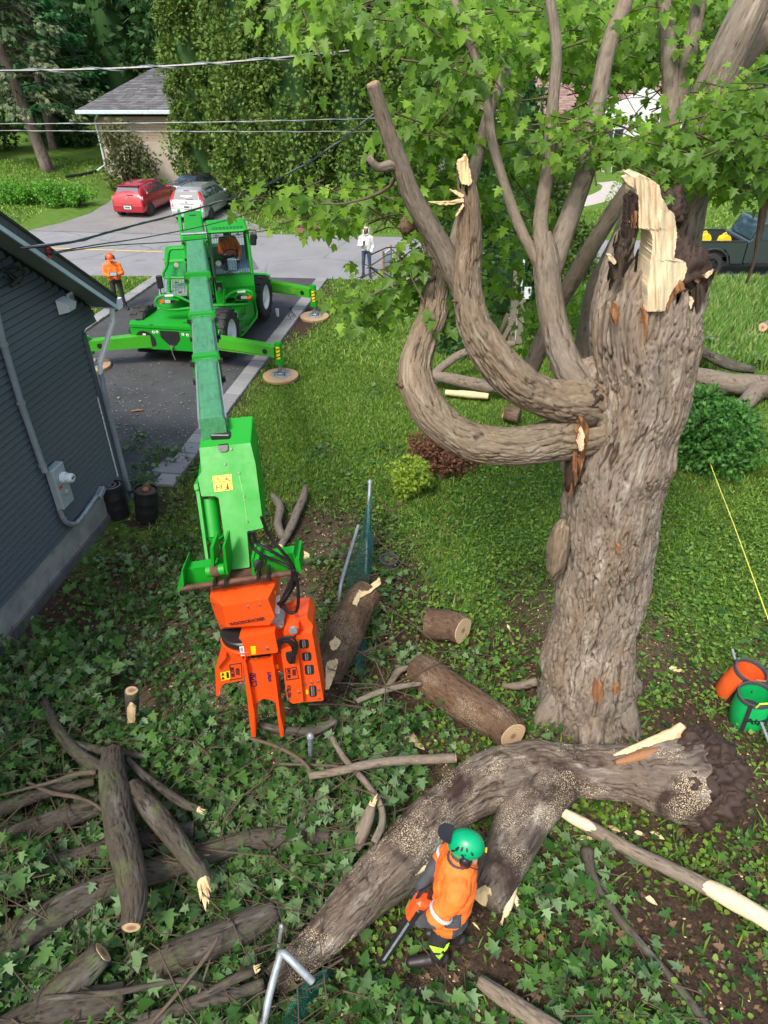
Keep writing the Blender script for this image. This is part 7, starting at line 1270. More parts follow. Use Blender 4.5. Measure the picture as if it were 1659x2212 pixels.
for pts in ([(518,1640), (534,1638), (562,1810), (600,2000), (606,2166), (576,2164), (548,1905)], [(706,1622), (724,1620), (742,1760), (760,1930), (800,2120), (796,2160), (776,2164), (752,1990), (740,1900)]): gpl(pts, GY-.17, .20, 'arm_prong', OP, arm, r=1)
for pts in ([(534,1660), (540,1658), (596,2000), (594,2150), (588,2150), (562,1900)], [(728,1680), (734,1680), (766,1930), (790,2140), (783,2150), (757,1960)]): gpl(pts, GY-.176, .02, 'prong_rib', OP, arm)
plain('navy_print', (.01,.012,.10), .4)
vtext(arm, 'CS750', (592, 1770), .098, GY-.105, .03, 'navy_print', .85); vtext(arm, 'smart', (697, 1748), .074, GY-.105, .03, 'navy_print', .95)
a = D(*ZQ(505, 1792), GY-.10); m = MB(); m.cyl(a, a+Vector((0, -.03, 0)), .025, n=12); m.build('pivot_bolt', 'steel', GR)
# right saw housing
gpl([(735,1440), (790,1380), (860,1350), (960,1338), (1000,1390), (1005,1445), (880,1460), (760,1500)], GY-.02, .32, 'hinge_bracket', OP, r=2); gpl([(800,1420), (870,1382), (905,1400), (900,1450), (860,1465), (800,1470)], GY-.12, .30, 'hinge_arm', OP, r=3)
a = D(*ZQ(866, 1418), GY-.125); m = MB(); m.cyl(a, a+Vector((0, -.03, 0)), .045, n=18); m.build('hinge_pin', 'galvanised', GR, True)
hs = gpl([(885,1462), (995,1440), (1010,1520), (1075,1905), (1070,1912), (935,1925), (905,1700)], GY-.10, .28, 'saw_housing', OP, r=1.5)
gpl([(778,1560), (890,1535), (912,1690), (936,1922), (862,1934), (824,1906), (806,1780), (796,1680)], GY-.16, .30, 'saw_side', OP, r=1.5)
for (x0_, x1_, y0_, y1_) in ((905,970,1493,1553), (925,988,1582,1640), (942,1006,1668,1735), (973,1024,1812,1888)):
    poly = [(x0_,y0_), (x1_,y0_-4), (x1_+4,y1_-4), (x0_+6,y1_)]; ly = gpl(poly, GY-.106, .012, 'housing_slot_shade', 'black_plastic', hs, r=5)  # black plate on the surface: shade of a recessed slot put into colour
    xm, ym = (x0_+x1_)/2, (y0_+y1_)/2
    gpl([(xm-12,y0_+6), (xm+10,y0_+4), (xm+14,y1_-8), (xm-6,y1_-6)], GY-.112, .008, 'saw_chain', 'galvanised', hs, r=2); gpl([(xm-4,y0_+4), (xm+4,y0_+4), (xm+8,y1_-6), (xm,y1_-6)], GY-.118, .008, 'chain_link', 'rusty_steel', hs)
for p in ((945,1795), (990,1785), (1034,1777), (1040,1834), (1042,1892), (902,1852), (815,1838), (830,1900)): a = D(*ZQ(*p), GY-.105 if p[0] > 935 else GY-.165); m = MB(); m.cyl(a, a+Vector((0, -.014, 0)), .014, n=10); m.build('bolt', 'steel', hs)
gpl([(952,1842), (968,1840), (970,1866), (954,1868)], GY-.106, .006, 'yellow_label', 'yellow_sticker', hs); gpl([(748,1665), (762,1662), (764,1690), (750,1692)], GY-.03, .006, 'yellow_label', 'yellow_sticker')
gpl([(812,1580), (860,1568), (884,1570), (880,1655), (838,1660), (818,1630)], GY-.166, .01, 'side_opening', 'black_plastic', hs, r=2); gpl([(822,1590), (858,1582), (860,1625), (832,1640)], GY-.18, .03, 'swivel', 'dark_metal', hs, r=3)
gpl([(718,1600), (780,1580), (800,1700), (745,1715)], GY+.02, .2, 'inner_bracket', OP)
vtext(hs, 'RISK ZONE', (836, 1725), .046, GY-.166, .05, 'dark_print', .6); vtext(hs, '300ft', (872, 1718), .056, GY-.166, .05); vtext(hs, 'WESTTECH', (838, 1850), .056, GY-.166, .05, 'dark_print', .75)
for pts in ([(808,1692), (886,1678), (886,1683), (808,1697)], [(818,1768), (902,1756), (902,1761), (818,1773)], [(808,1692), (812,1692), (822,1770), (818,1770)], [(884,1678), (888,1678), (903,1758), (899,1758)]): gpl(pts, GY-.166, .003, 'label_frame', 'dark_print', hs)
for k, pts in enumerate(([(752,1500), (800,1475), (860,1475), (890,1520), (888,1570), (860,1620), (848,1650)], [(755,1515), (800,1490), (850,1498), (878,1540), (868,1600), (856,1650)], [(760,1545), (800,1510), (840,1515), (865,1560), (858,1610)])):
    A = spline([tuple(D(*ZQ(*p), GY-.24+.02*k))+(0,) for p in pts], .025); m = MB(); m.tube([Vector(q[:3]) for q in A], [.014+.003*(i % 2) for i in range(len(A))], 8); m.build('hydraulic_hose', 'hose_black', GR, True)
# ================================================================ VEHICLES
def car(label, pos, rz, paint, st, length, rearglass, sidewin, pitch=0.0, wheels=(.75, 3.35), wr=.31, tail=None, sedan=False, spokes=7, roofw=.58, plate_z=.5):
    """st rows: (y, half width, belt z, top z); rear at y=0, front at y=length"""
    t = thing('parked_car', label, 'car', pos, rz); t.rotation_euler[0] = pitch; WM[t] = Matrix.Translation(Vector(pos)) @ Euler((pitch, 0, rz)).to_matrix().to_4x4()
    st = np.array(st, float); ysamp = np.unique(np.concatenate([np.linspace(0, length, 44), st[:, 0]])); I = lambda c: np.interp(ysamp, st[:, 0], st[:, c])
    for _ in range(1): pass
    w_, bz, tz_ = I(1), I(2), I(3); k = np.array([.25, .5, .25]); 
    def sm(a): b = a.copy(); b[1:-1] = .25*a[:-2]+.5*a[1:-1]+.25*a[2:]; return b
    w_, bz, tz_ = sm(w_), sm(bz), sm(sm(tz_)); rows = []
    for y, w, b, tz in zip(ysamp, w_, bz, tz_):
        cab_ = np.clip((tz-b)/.30, 0, 1); rw = w*(1-cab_)*.80+roofw*cab_; sill = .20+.06*(y < .25 or y > length-.3)
        rows.append([(-w*.86, sill), (-w*.97, sill+.10), (-w, .52), (-w*.985, .72), (-w*.955, b), (-(w*.95*(1-.55)+rw*.55), b+(tz-b)*.55), (-rw, tz-.035*cab_), (-rw*.82, tz), (-rw*.4, tz+.015), (0, tz+.02)])
    m_ = MB(t); n = len(rows[0]); full = [[(x, y_, z) for x, z in r]+[(-x, y_, z) for x, z in r[-2::-1]] for r, y_ in zip(rows, ysamp)]; N_ = 2*n-1
    vs = [p for r in full for p in r]; fs = []
    for i in range(len(full)-1):
        for j in range(N_-1): fs.append((i*N_+j, i*N_+j+1, (i+1)*N_+j+1, (i+1)*N_+j))
        fs.append(((i+1)*N_, (i+1)*N_+N_-1, i*N_+N_-1, i*N_))
    fs.append(tuple(range(N_-1, -1, -1))); fs.append(tuple(range((len(full)-1)*N_, len(full)*N_))); m_.add(vs, fs); body = m_.build('body', paint, t, True, 50)
    def surf(y, h, s=1, off=.008):           # a point on the flank: h 0 belt .. 1 roof edge
        w = np.interp(y, ysamp, w_); b = np.interp(y, ysamp, bz); tz = np.interp(y, ysamp, tz_); c = np.clip((tz-b)/.30, 0, 1); rw = w*(1-c)*.80+roofw*c; return (s*((w*.955)*(1-h)+rw*h+off), y, b+(tz-.035*c-b)*h)
    for s in (1, -1):
        for (ya, yb, yc, yd) in sidewin:      # belt rear, belt front, top front, top rear
            m_ = MB(t); q = [surf(ya, .10, s), surf(yb, .10, s), surf(yc, .86, s), surf(yd, .86, s)]; q = q if s > 0 else q[::-1]; m_.slab([Vector(p) for p in q], Vector((-s*.012, 0, 0)))
            m_.build('side_window', 'car_glass', t)
    return t, body, surf
def rear_kit(t, y_glass, glass, lamps, platebox, extras=(), gm='car_glass'):
    m_ = MB(t); m_.slab([Vector(p) for p in glass], (0, .015, -.01)); m_.build('rear_window', gm, t)
    for pts, mt in lamps:
        for s in (1, -1): m_ = MB(t); q = [Vector((p[0]*s, p[1], p[2])) for p in pts]; m_.slab(q if s > 0 else q[::-1], (0, .05, 0)); m_.build('tail_lamp', mt, t)
    x0, x1, z0_, z1_, y_ = platebox; m_ = MB(t); m_.box((x0, y_-.012, z0_), (x1, y_, z1_)); p = m_.build('number_plate', 'plate_white', t); m_ = MB(t)
    for k in range(5): m_.box((x0+.04+k*(x1-x0-.08)/5, y_-.015, z0_+.03), (x0+.06+k*(x1-x0-.08)/5+.025, y_-.011, z1_-.03))
    m_.build('plate_print', 'dark_print', p)
    for nm, mt, lo, hi, bv in extras: m_ = MB(t); m_.box(lo, hi, bev=bv); m_.build(nm, mt, t)
def wheels_(t, w, ys, r, mat='steel', spokes=7):
    M = WM[t]; ax = M.to_3x3() @ Vector((1, 0, 0))
    for y_ in ys:
        for s in (1, -1):
            m_ = MB(t); m_.cyl((s*(w-.20), y_, r+.02), (s*(w+.004), y_, r+.02), r*1.16, n=24); m_.build('wheel_arch', 'black_plastic', t); wheel(t, M @ Vector((s*(w+.012), y_, r)), ax*s, r, .2, mat, lugs=0, spokes=spokes)
SW = [(.75,1.65,1.60,.95), (1.70,2.95,2.40,1.68)]
hatch = [(0,.78,.80,.82), (.06,.82,.93,.96), (.42,.85,.97,1.36), (.85,.86,.97,1.43), (1.7,.865,.96,1.45), (2.35,.86,.94,1.38), (3.15,.85,.93,.98), (3.85,.80,.80,.83), (4.1,.70,.62,.64)]
c, body, sf = car('red hatchback parked nearest the hedge across the road', (-12.42, 35.75, H1(-12.42, 35.9)+.03), -R(10), 'car_red', hatch, 4.1, None, [(.62,1.55,1.50,.80), (1.62,2.75,2.25,1.60)])
rear_kit(c, 0, [(-.60,.10,1.0), (.60,.10,1.0), (.50,.36,1.33), (-.50,.36,1.33)], [([(.60,-.005,.78), (.80,.06,.80), (.80,.10,.95), (.66,.06,.93)], 'clear_lens'), ([(.62,-.008,.80), (.79,.05,.82), (.79,.08,.86), (.63,.02,.85)], 'red_lens')], (-.20,.18,.40,.55,-.036),
 [('rear_bumper', 'car_red', (-.80,-.03,.24), (.80,.3,.60), .06), ('plate_recess', 'black_plastic', (-.26,-.034,.37), (.24,.0,.58), .01), ('rear_badge', 'steel', (-.06,-.012,.80), (.06,.0,.90), .02), ('wiper', 'black_plastic', (-.02,.06,1.0), (.32,.10,1.03), 0), ('antenna', 'black_plastic', (-.01,.7,1.42), (.01,.72,1.62), 0), ('spoiler', 'car_red', (-.54,.30,1.36), (.54,.5,1.40), .01), ('mirror', 'car_red', (.86,2.55,.95), (1.0,2.66,1.07), .03), ('mirror', 'car_red', (-1.0,2.55,.95), (-.86,2.66,1.07), .03), ('door_handle', 'car_red', (.84,1.35,.80), (.875,1.52,.83), 0), ('door_handle', 'car_red', (.84,2.2,.80), (.875,2.37,.83), 0)])
wheels_(c, .85, (.68, 3.25), .31)
wagon = [(0,.80,.90,.93), (.05,.84,.98,1.02), (.22,.86,1.0,1.38), (.6,.87,1.0,1.46), (1.9,.87,.98,1.49), (2.6,.86,.96,1.40), (3.35,.85,.94,1.0), (4.1,.80,.80,.83), (4.4,.70,.62,.64)]
c, body, sf = car('silver wagon parked between the red hatchback and the tall cedars', (-9.25, 34.55, H1(-9.25, 34.9)+.03), -R(8), 'car_silver', wagon, 4.4, None, [(.35,.85,.85,.5), (.92,1.75,1.75,.92), (1.82,3.0,2.5,1.82)], roofw=.60)
rear_kit(c, 0, [(-.62,.03,1.02), (.62,.03,1.02), (.55,.19,1.36), (-.55,.19,1.36)], [([(.66,-.02,.80), (.82,.05,.82), (.84,.12,1.02), (.70,.02,1.0)], 'red_lens'), ([(.64,.02,1.02), (.80,.08,1.04), (.64,.22,1.36), (.58,.17,1.36)], 'red_lens'), ([(.66,-.03,.72), (.80,.03,.74), (.81,.05,.80), (.67,-.02,.80)], 'amber_lens')], (-.16,.20,.64,.79,-.03),
 [('rear_bumper', 'car_silver', (-.82,-.06,.24), (.82,.3,.60), .07), ('chrome_strip', 'steel', (-.35,-.028,.84), (.35,.0,.88), .01), ('wiper', 'black_plastic', (-.02,.03,1.03), (.34,.06,1.055), 0), ('rear_badge', 'steel', (-.05,-.02,.90), (.05,.0,.97), .02), ('roof_rail', 'steel', (-.60,.6,1.49), (-.56,2.4,1.52), 0), ('roof_rail', 'steel', (.56,.6,1.49), (.60,2.4,1.52), 0), ('antenna', 'black_plastic', (-.01,1.0,1.48), (.01,1.02,1.66), 0), ('mirror', 'car_silver', (.87,2.75,.96), (1.01,2.86,1.08), .03), ('mirror', 'car_silver', (-1.01,2.75,.96), (-.87,2.86,1.08), .03), ('brake_lamp', 'red_lens', (-.14,.19,1.38), (.14,.24,1.40), 0), ('door_handle', 'steel', (.85,1.4,.82), (.885,1.57,.85), 0)])
wheels_(c, .86, (.80, 3.5), .31)
sed = [(0,.80,.80,.84), (.06,.86,.93,.97), (.75,.89,.97,1.03), (1.35,.90,.97,1.34), (1.8,.905,.96,1.42), (2.6,.90,.95,1.42), (3.1,.89,.94,1.28), (3.7,.89,.92,.96), (4.5,.84,.80,.84), (4.75,.74,.62,.66)]
zc = H1(-11.65, 43.0); c, body, sf = car('dark grey sedan parked farthest in by the red garage door', (-11.65, 42.1, zc+.06), -R(16), 'car_dark', sed, 4.75, None, [(1.35,2.25,2.2,1.65), (2.32,3.35,2.95,2.30)], pitch=-.10, roofw=.60)
rear_kit(c, 0, [(-.62,.78,1.06), (.62,.78,1.06), (.54,1.28,1.35), (-.54,1.28,1.35)], [([(.48,-.015,.76), (.84,.06,.76), (.86,.10,.92), (.50,.02,.90)], 'red_lens'), ([(.50,-.02,.80), (.66,.0,.80), (.66,.02,.86), (.50,-.01,.85)], 'clear_lens')], (-.28,.28,.70,.88,-.02),
 [('rear_bumper', 'car_silver', (-.83,-.05,.24), (.83,.2,.62), .07), ('mirror', 'car_dark', (.90,3.05,.95), (1.04,3.16,1.07), .03), ('mirror', 'car_dark', (-1.04,3.05,.95), (-.90,3.16,1.07), .03), ('door_handle', 'car_dark', (.88,1.9,.80), (.915,2.07,.83), 0)])
wheels_(c, .89, (.95, 3.75), .32)
# pickup at the right, bed towards us on the left
TKL = Matrix.Translation((10.72, 25.62, 0)); tk = thing('pickup_truck', 'dark grey pickup truck parked at the road edge with two yellow jugs in its bed', 'pickup truck', (10.72, 25.62, 0))
def tb(lo, hi, name, mat, bev=0.0, par=tk): m_ = MB(tk); m_.box(lo, hi, bev=bev); return m_.build(name, mat, par)
side = [(0,.50), (.0,1.24), (2.28,1.24), (2.28,.50), (1.86,.50), (1.78,.78), (1.58,.98), (1.15,1.03), (.74,.98), (.55,.78), (.47,.50)]
for y0_ in (0.0, 1.90):
    m_ = MB(tk); m_.prism(side, .08, Matrix(((1,0,0,0),(0,0,1,y0_),(0,1,0,0),(0,0,0,1)))); sd2 = m_.build('bed_side', 'truck_grey', tk)
    m_ = MB(tk); m_.box((0, y0_-.01, 1.24), (2.28, y0_+.10, 1.275)); m_.build('bed_rail', 'black_plastic', tk)
    m_ = MB(tk); yy_ = y0_-.02 if y0_ == 0 else y0_+.1; m_.tube([Vector((1.165+.60*math.cos(a), yy_, .46+.56*math.sin(a))) for a in np.linspace(.05, 3.09, 14)], .035, 6); m_.build('arch_flare', 'truck_grey', tk)
tb((0, .0, .55), (.06, 1.98, 1.22), 'tailgate', 'truck_grey', .02); tb((.05, .06, .72), (2.28, 1.92, .76), 'bed_floor', 'black_plastic'); tb((2.22, .06, .7), (2.30, 1.92, 1.22), 'bed_front', 'black_plastic')
m_ = MB(tk); m_.prism([(.6,0), (1.75,0), (1.6,.22), (.75,.22)], .22, Matrix(((1,0,0,0),(0,0,1,1.7),(0,1,0,.76),(0,0,0,1)))); m_.prism([(.6,0), (1.75,0), (1.6,.22), (.75,.22)], .22, Matrix(((1,0,0,0),(0,0,1,.08),(0,1,0,.76),(0,0,0,1)))); m_.build('wheel_box', 'black_plastic', tk)
tb((-.03, .0, .95), (.06, -.012, 1.18) if 0 else (.08, .03, 1.18), 'tail_lamp', 'red_lens', .01); tb((-.16, .1, .45), (0, 1.88, .62), 'rear_bumper', 'steel', .03); tb((.3, .1, .38), (5.2, 1.9, .55), 'chassis', 'black_plastic')
cabp = [(2.34,.50), (2.34,1.24), (2.46,1.28), (2.75,1.86), (4.2,1.90), (4.75,1.30), (5.9,1.16), (6.0,.62), (5.6,.5), (5.5,.8), (5.1,1.0), (4.6,.8), (4.45,.5)]
m_ = MB(tk); m_.prism(rounded(cabp, .07), 1.94, Matrix(((1,0,0,0),(0,0,1,.02),(0,1,0,0),(0,0,0,1)))); cab2 = m_.build('cab', 'truck_grey', tk)
m_ = MB(tk); m_.slab([(2.44,.18,1.30), (2.44,1.80,1.30), (2.715,1.72,1.82), (2.715,.26,1.82)], (-.03, 0, .012)); m_.build('rear_window', 'car_glass', tk)
for xs_ in ([(2.62,1.30), (3.35,1.30), (3.35,1.78), (2.84,1.78)], [(3.42,1.30), (4.55,1.30), (4.16,1.78), (3.42,1.78)]):
    m_ = MB(tk); m_.slab([(p[0], .015, p[1]) for p in xs_], (0, -.012, 0)); m_.build('side_window', 'car_glass', tk)
m_ = MB(tk); m_.box((2.4, -.02, .42), (4.5, .12, .48)); m_.build('running_board', 'black_plastic', tk); tb((2.50, -.06, .46), (2.85, .0, .58), 'side_step', 'dark_metal', .02)
for xw in (1.165, 5.0):
    for s, yv in ((-1, -.02), (1, 2.0)): 
        wheel(tk, TKL @ Vector((xw, yv, .43)), (0, s, 0), .43, .28, 'dark_metal', lugs=26, spokes=6)
a_ = TKL @ Vector((.36, -.014, 1.12)); text(tk, 'FX4', .15, Matrix(((1,0,0,a_.x),(0,0,-1,a_.y),(0,1,0,a_.z),(0,0,0,1))), 'red_print', .004); 
for k, (x_, y_) in enumerate(((1.22, 1.15), (1.85, .9))):
    j = thing('yellow_jug', ['left yellow plastic jug standing in the pickup bed', 'right yellow plastic jug standing nearer the truck cab'][k], 'jug', TKL @ Vector((x_, y_, .76)), R(10*k), 'yellow jugs in the pickup bed'); m_ = MB(j)
    m_.prism(rounded([(-.2,0), (.2,0), (.2,.38), (.12,.52), (.03,.54), (-.17,.47), (-.2,.34)], .05), .28, Matrix(((1,0,0,0),(0,0,1,-.14),(0,1,0,0),(0,0,0,1)))); m_.build('jug_body', 'yellow_plastic', j)
    m_ = MB(j); m_.tube([(-.12, 0, .46), (-.10, 0, .58), (.0, 0, .61), (.06, 0, .53)], .022, 8); m_.build('handle', 'yellow_plastic', j); m_ = MB(j); m_.cyl((.13, 0, .50), (.17, 0, .56), .04, n=12); m_.build('cap', 'black_plastic', j)
# ================================================================ PEOPLE
for nm, c_, rg in (('hi_vis_orange', (.92,.17,.02), .75), ('hi_vis_glow', (.90,.22,.04), .7), ('black_cloth', (.022,.022,.026), .85), ('grey_cloth', (.055,.058,.068), .8), ('white_cloth', (.62,.63,.64), .85), ('denim', (.035,.065,.12), .85), ('skin', (.20,.10,.06), .5), ('skin_light', (.48,.28,.19), .5), ('boot_leather', (.022,.018,.017), .5), ('lime_patch', (.42,.72,.05), .7), ('helmet_orange', (.85,.10,.02), .3), ('helmet_green', (.0,.33,.14), .28), ('reflective', (.55,.58,.62), .35)):
    plain(nm, c_, rg, 0, .14, 9, .12 if 'cloth' in nm or 'vis' in nm or nm == 'denim' else 0)
def fuse(name, bones, mats, parent, voxel, matfn=None, smooth=3, wrinkle=0.0):
    """bones (a, b, ra, rb, mat): fused into one continuous skin; each face takes the material of its nearest bone"""
    m_ = MB()
    for a, b, ra, rb, mt in bones:
        a, b = Vector(a), Vector(b); L_ = (b-a).length; m_.ball(a, ra, 14, 9); 
        if L_ > 1e-4: m_.ball(b, rb, 14, 9); m_.cyl(a, b, ra*.995, rb*.995, 14)
    me = bpy.data.meshes.new('tmp'); me.from_pydata(m_.v, [], m_.f); o = bpy.data.objects.new('tmp', me); COL.objects.link(o)
    r = o.modifiers.new('r', 'REMESH'); r.mode = 'VOXEL'; r.voxel_size = voxel; s = o.modifiers.new('s', 'SMOOTH'); s.iterations = smooth; s.factor = .5
    dg = bpy.context.evaluated_depsgraph_get(); ev_ = o.evaluated_get(dg); me2 = bpy.data.meshes.new_from_object(ev_); bpy.data.objects.remove(o)
    n = len(me2.vertices); V = np.zeros(n*3); me2.vertices.foreach_get('co', V); V = V.reshape(-1, 3)
    if wrinkle:
        Nn = np.zeros(n*3); me2.vertex_normals.foreach_get('vector', Nn); V = V+Nn.reshape(-1, 3)*((fbm(V*np.array([14, 14, 22])+5, 3)-.5)*2*wrinkle)[:, None]
    nf = len(me2.polygons); Cn = np.zeros(nf*3); me2.polygons.foreach_get('center', Cn); Cn = Cn.reshape(-1, 3); best = np.full(nf, 1e9); mi = np.zeros(nf, int)
    for a, b, ra, rb, mt in bones:
        a, b = np.array(a, float), np.array(b, float); ab = b-a; t = np.clip(((Cn-a)@ab)/(ab@ab+1e-9), 0, 1); dd = np.linalg.norm(Cn-(a+t[:, None]*ab), axis=1)-(ra+(rb-ra)*t); k = dd < best; best[k] = dd[k]; mi[k] = mats.index(mt)
    if matfn is not None: mi = matfn(Cn, mi)
    inv = np.array(WM[parent].inverted()); V = V@inv[:3, :3].T+inv[:3, 3]; me2.vertices.foreach_set('co', V.ravel()); me2.materials.clear(); me2.name = name
    o = link(name, me2, mats, parent, True); me2.polygons.foreach_set('material_index', mi.astype(np.int32)); me2.update(); return o
def hand(parent, wrist, d, palm, mat, s=1.0, curl=.9, side=1, name='hand'):
    """palm, four unequal bent fingers and a thumb; d points along the palm, palm is the way the palm faces"""
    w_ = Vector(wrist); d = Vector(d).normalized(); p = Vector(palm); p = (p-d*p.dot(d)).normalized(); x_ = d.cross(p)*side; B = []
    for k in range(4): q = x_*((k-1.5)*.021*s); B.append((w_+q*.6, w_+d*.085*s+q, .017*s, .014*s, mat))
    for k, L_ in enumerate((.068, .078, .072, .056)):
        q = w_+d*.088*s+x_*((k-1.5)*.022*s); a = q+(d*math.cos(curl*.5)+p*math.sin(curl*.5))*L_*.45*s; b = a+(d*math.cos(curl*1.3)+p*math.sin(curl*1.3))*L_*.33*s; c = b+(d*math.cos(curl*2)+p*math.sin(curl*2))*L_*.27*s
        B += [(q, a, .010*s, .0095*s, mat), (a, b, .0095*s, .0085*s, mat), (b, c, .0085*s, .0075*s, mat)]
    t0 = w_+d*.03*s-x_*.03*s; t1 = t0+(d*.6-x_*.6+p*.5).normalized()*.036*s; t2 = t1+(d*.8-x_*.1+p*.8).normalized()*.032*s; B += [(t0, t1, .012*s, .010*s, mat), (t1, t2, .010*s, .008*s, mat)]
    return fuse(name, B, [mat], parent, .0055*s, smooth=2)
def head(parent, c, f, r=.095, skin='skin', up=Vector((0, 0, 1))):
    """c centre, f facing; returns frame (x right, y up, z out of the face)"""
    c = Vector(c); f = Vector(f).normalized(); u_ = (up-f*up.dot(f)).normalized(); x_ = u_.cross(f); W = lambda a, b, d_: c+x_*a*r/.095+u_*b*r/.095+f*d_*r/.095
    B = [(W(0,.035,-.015), W(0,.0,.0), .096*r/.095, .088*r/.095, skin), (W(0,-.05,.03), W(0,-.08,.045), .060*r/.095, .042*r/.095, skin), (W(0,.0,.085), W(0,-.022,.106), .010, .015, skin), (W(.088,0,-.01), W(.092,-.02,-.008), .018, .014, skin), (W(-.088,0,-.01), W(-.092,-.02,-.008), .018, .014, skin), (W(0,-.10,-.03), W(0,-.15,-.05), .055, .058, skin)]
    o = fuse('head', B, [skin], parent, .009, smooth=2)
    for s in (-1, 1): m_ = MB(); m_.ball(W(s*.033, .008, .083), .010, 8, 6, (1.3, 1, .8)); m_.build('eye', 'dark_print', o); m_ = MB(); m_.tube([W(s*.016, .030, .090), W(s*.05, .032, .078)], .004, 5); m_.build('eyebrow', 'black_cloth', o)
    m_ = MB(); m_.tube([W(-.024, -.058, .088), W(0, -.056, .094), W(.024, -.058, .088)], .005, 6); m_.build('mouth', 'red_lens' if 0 else 'rusty_steel', o); return W
def helmet(parent, c, f, r, mat, up=Vector((0, 0, 1)), brim=True, muffs=True, vents=False):
    c = Vector(c); f = Vector(f).normalized(); u_ = (up-f*up.dot(f)).normalized(); x_ = u_.cross(f); Mh = Matrix(((x_.x,f.x,u_.x,c.x),(x_.y,f.y,u_.y,c.y),(x_.z,f.z,u_.z,c.z),(0,0,0,1)))
    prof = [(r*math.cos(a), r*math.sin(a)) for a in np.linspace(-.25, 1.5, 12)]+[(.001, r)]; m_ = MB(); m_.M = Mh @ Matrix.Diagonal((.90, 1.14, .98, 1)); m_.lathe(prof, 40); h = m_.build('helmet', mat, parent, True, 60)
    m_ = MB(); m_.M = Mh
    if brim: m_.prism([(-r*.62, r*.85), (-r*.45, r*1.42), (0, r*1.58), (r*.45, r*1.42), (r*.62, r*.85)], .012, Matrix.Rotation(R(-8), 4, 'X') @ Matrix.Translation((0, 0, r*.05))); m_.build('helmet_peak', mat if mat == 'helmet_orange' else 'black_plastic', h)
    if muffs:
        for s in (1, -1): m_ = MB(); m_.M = Mh; m_.ball((s*r*.95, -.01, -r*.42), r*.42, 14, 10, (.55, .85, 1.15)); m_.tube([Vector((s*r*.98, -.01, -r*.1)), Vector((s*r*.93, .0, r*.35))], .010, 6); m_.build('ear_muff', 'black_plastic', h, True)
    if vents:
        for s in (1, -1):
            for (yv, zv, w1, a_) in ((.35,.55,.20,.5), (.05,.62,.16,.3), (-.25,.60,.14,.1), (.62,.28,.16,.9), (-.55,.35,.14,-.2), (-.15,.30,.08,0), (.1,.25,.08,0)):
                dv = Vector((.9*math.sqrt(max(.02, 1-(yv*.88)**2-(zv)**2))*s, yv, zv*.98)); nrm = Vector((dv.x/.81, dv.y/1.3, dv.z/.96)).normalized(); cc_ = Vector((dv.x*r, dv.y*r*1.0, dv.z*r)); k_ = 1.0/math.sqrt((cc_.x/(.9*r))**2+(cc_.y/(1.14*r))**2+(cc_.z/(.98*r))**2); cc_ *= k_*1.002
                T = frame(cc_, cc_+nrm); m_ = MB(); m_.M = Mh; m_.lathe([(.0, -.002), (r*w1, -.002), (r*w1, .002), (0, .003)], 12, T @ Matrix.Rotation(a_, 4, 'Z') @ Matrix.Diagonal((.45, 1, 1, 1))); m_.build('helmet_vent', 'black_plastic', h)
    return Mh, h
def shoe(parent, ank, toe, mat, s=1.0, hi=.10):
    ank, toe = Vector(ank), Vector(toe); d = (toe-ank); d.z = 0; d.normalize(); g = Vector((ank.x, ank.y, toe.z)); B = [(g-d*.05*s+Vector((0,0,.02)), g+d*.10*s+Vector((0,0,.015)), .048*s, .046*s, mat), (g+d*.10*s+Vector((0,0,.012)), g+d*.20*s+Vector((0,0,0)), .047*s, .040*s, mat), (ank+Vector((0,0,.02)), ank+Vector((0,0,hi)), .050*s, .056*s, mat)]
    return fuse('boot', B, [mat], parent, .009, smooth=2)
def standing(label, base, f, top, legs, skin, hood=False, tablet=False, voxel=.014):
    """f facing direction on the ground; arms by the caller's pose"""
    t = thing('person', label, 'person', base); b = Vector(base); f = Vector(f).normalized(); x_ = Vector((0, 0, 1)).cross(f); W = lambda a, d, z: b+x_*a+f*d+Vector((0, 0, z)); return t, W
# man with the tablet
q = onG(262, 668); t, W = standing('man in orange hooded top, black trousers and orange helmet looking down at a tablet', (q.x, q.y, 0), (.28, -.96, 0), 0, 0, 0)
O_, K_ = 'hi_vis_orange', 'black_cloth'
B = [(W(-.10,0,.92), W(-.11,.03,.50), .095, .068, K_), (W(-.11,.03,.50), W(-.13,0,.10), .066, .050, K_), (W(.10,0,.92), W(.12,.02,.50), .095, .068, K_), (W(.12,.02,.50), W(.15,0,.10), .066, .050, K_), (W(-.06,0,.96), W(.06,0,.96), .125, .125, K_),
 (W(-.07,0,1.02), W(-.08,-.01,1.30), .135, .130, O_), (W(.07,0,1.02), W(.08,-.01,1.30), .135, .130, O_), (W(-.13,0,1.40), W(.13,0,1.40), .095, .095, O_), (W(0,0,1.42), W(0,.02,1.48), .09, .07, O_),
 (W(-.20,0,1.40), W(-.26,.05,1.14), .075, .062, O_), (W(-.26,.05,1.14), W(-.08,.28,1.14), .060, .045, O_), (W(.20,0,1.40), W(.27,.04,1.14), .075, .062, O_), (W(.27,.04,1.14), W(.12,.28,1.14), .060, .045, O_)]
fuse('body', B, [K_, O_], t, .016, wrinkle=.008)
WH = head(t, W(0,.05,1.60), (.30,-.80,-.45), .09, 'skin_light'); helmet(t, W(0,.04,1.655), (.30,-.80,-.40), .125, 'helmet_orange')
hand(t, W(-.08,.29,1.14), (W(0,.33,1.14)-W(-.08,.29,1.14)), Vector((0, 0, 1)), 'skin_light', .95, .6, 1); hand(t, W(.12,.29,1.14), (W(.03,.33,1.14)-W(.12,.29,1.14)), Vector((0, 0, 1)), 'skin_light', .95, .6, -1)
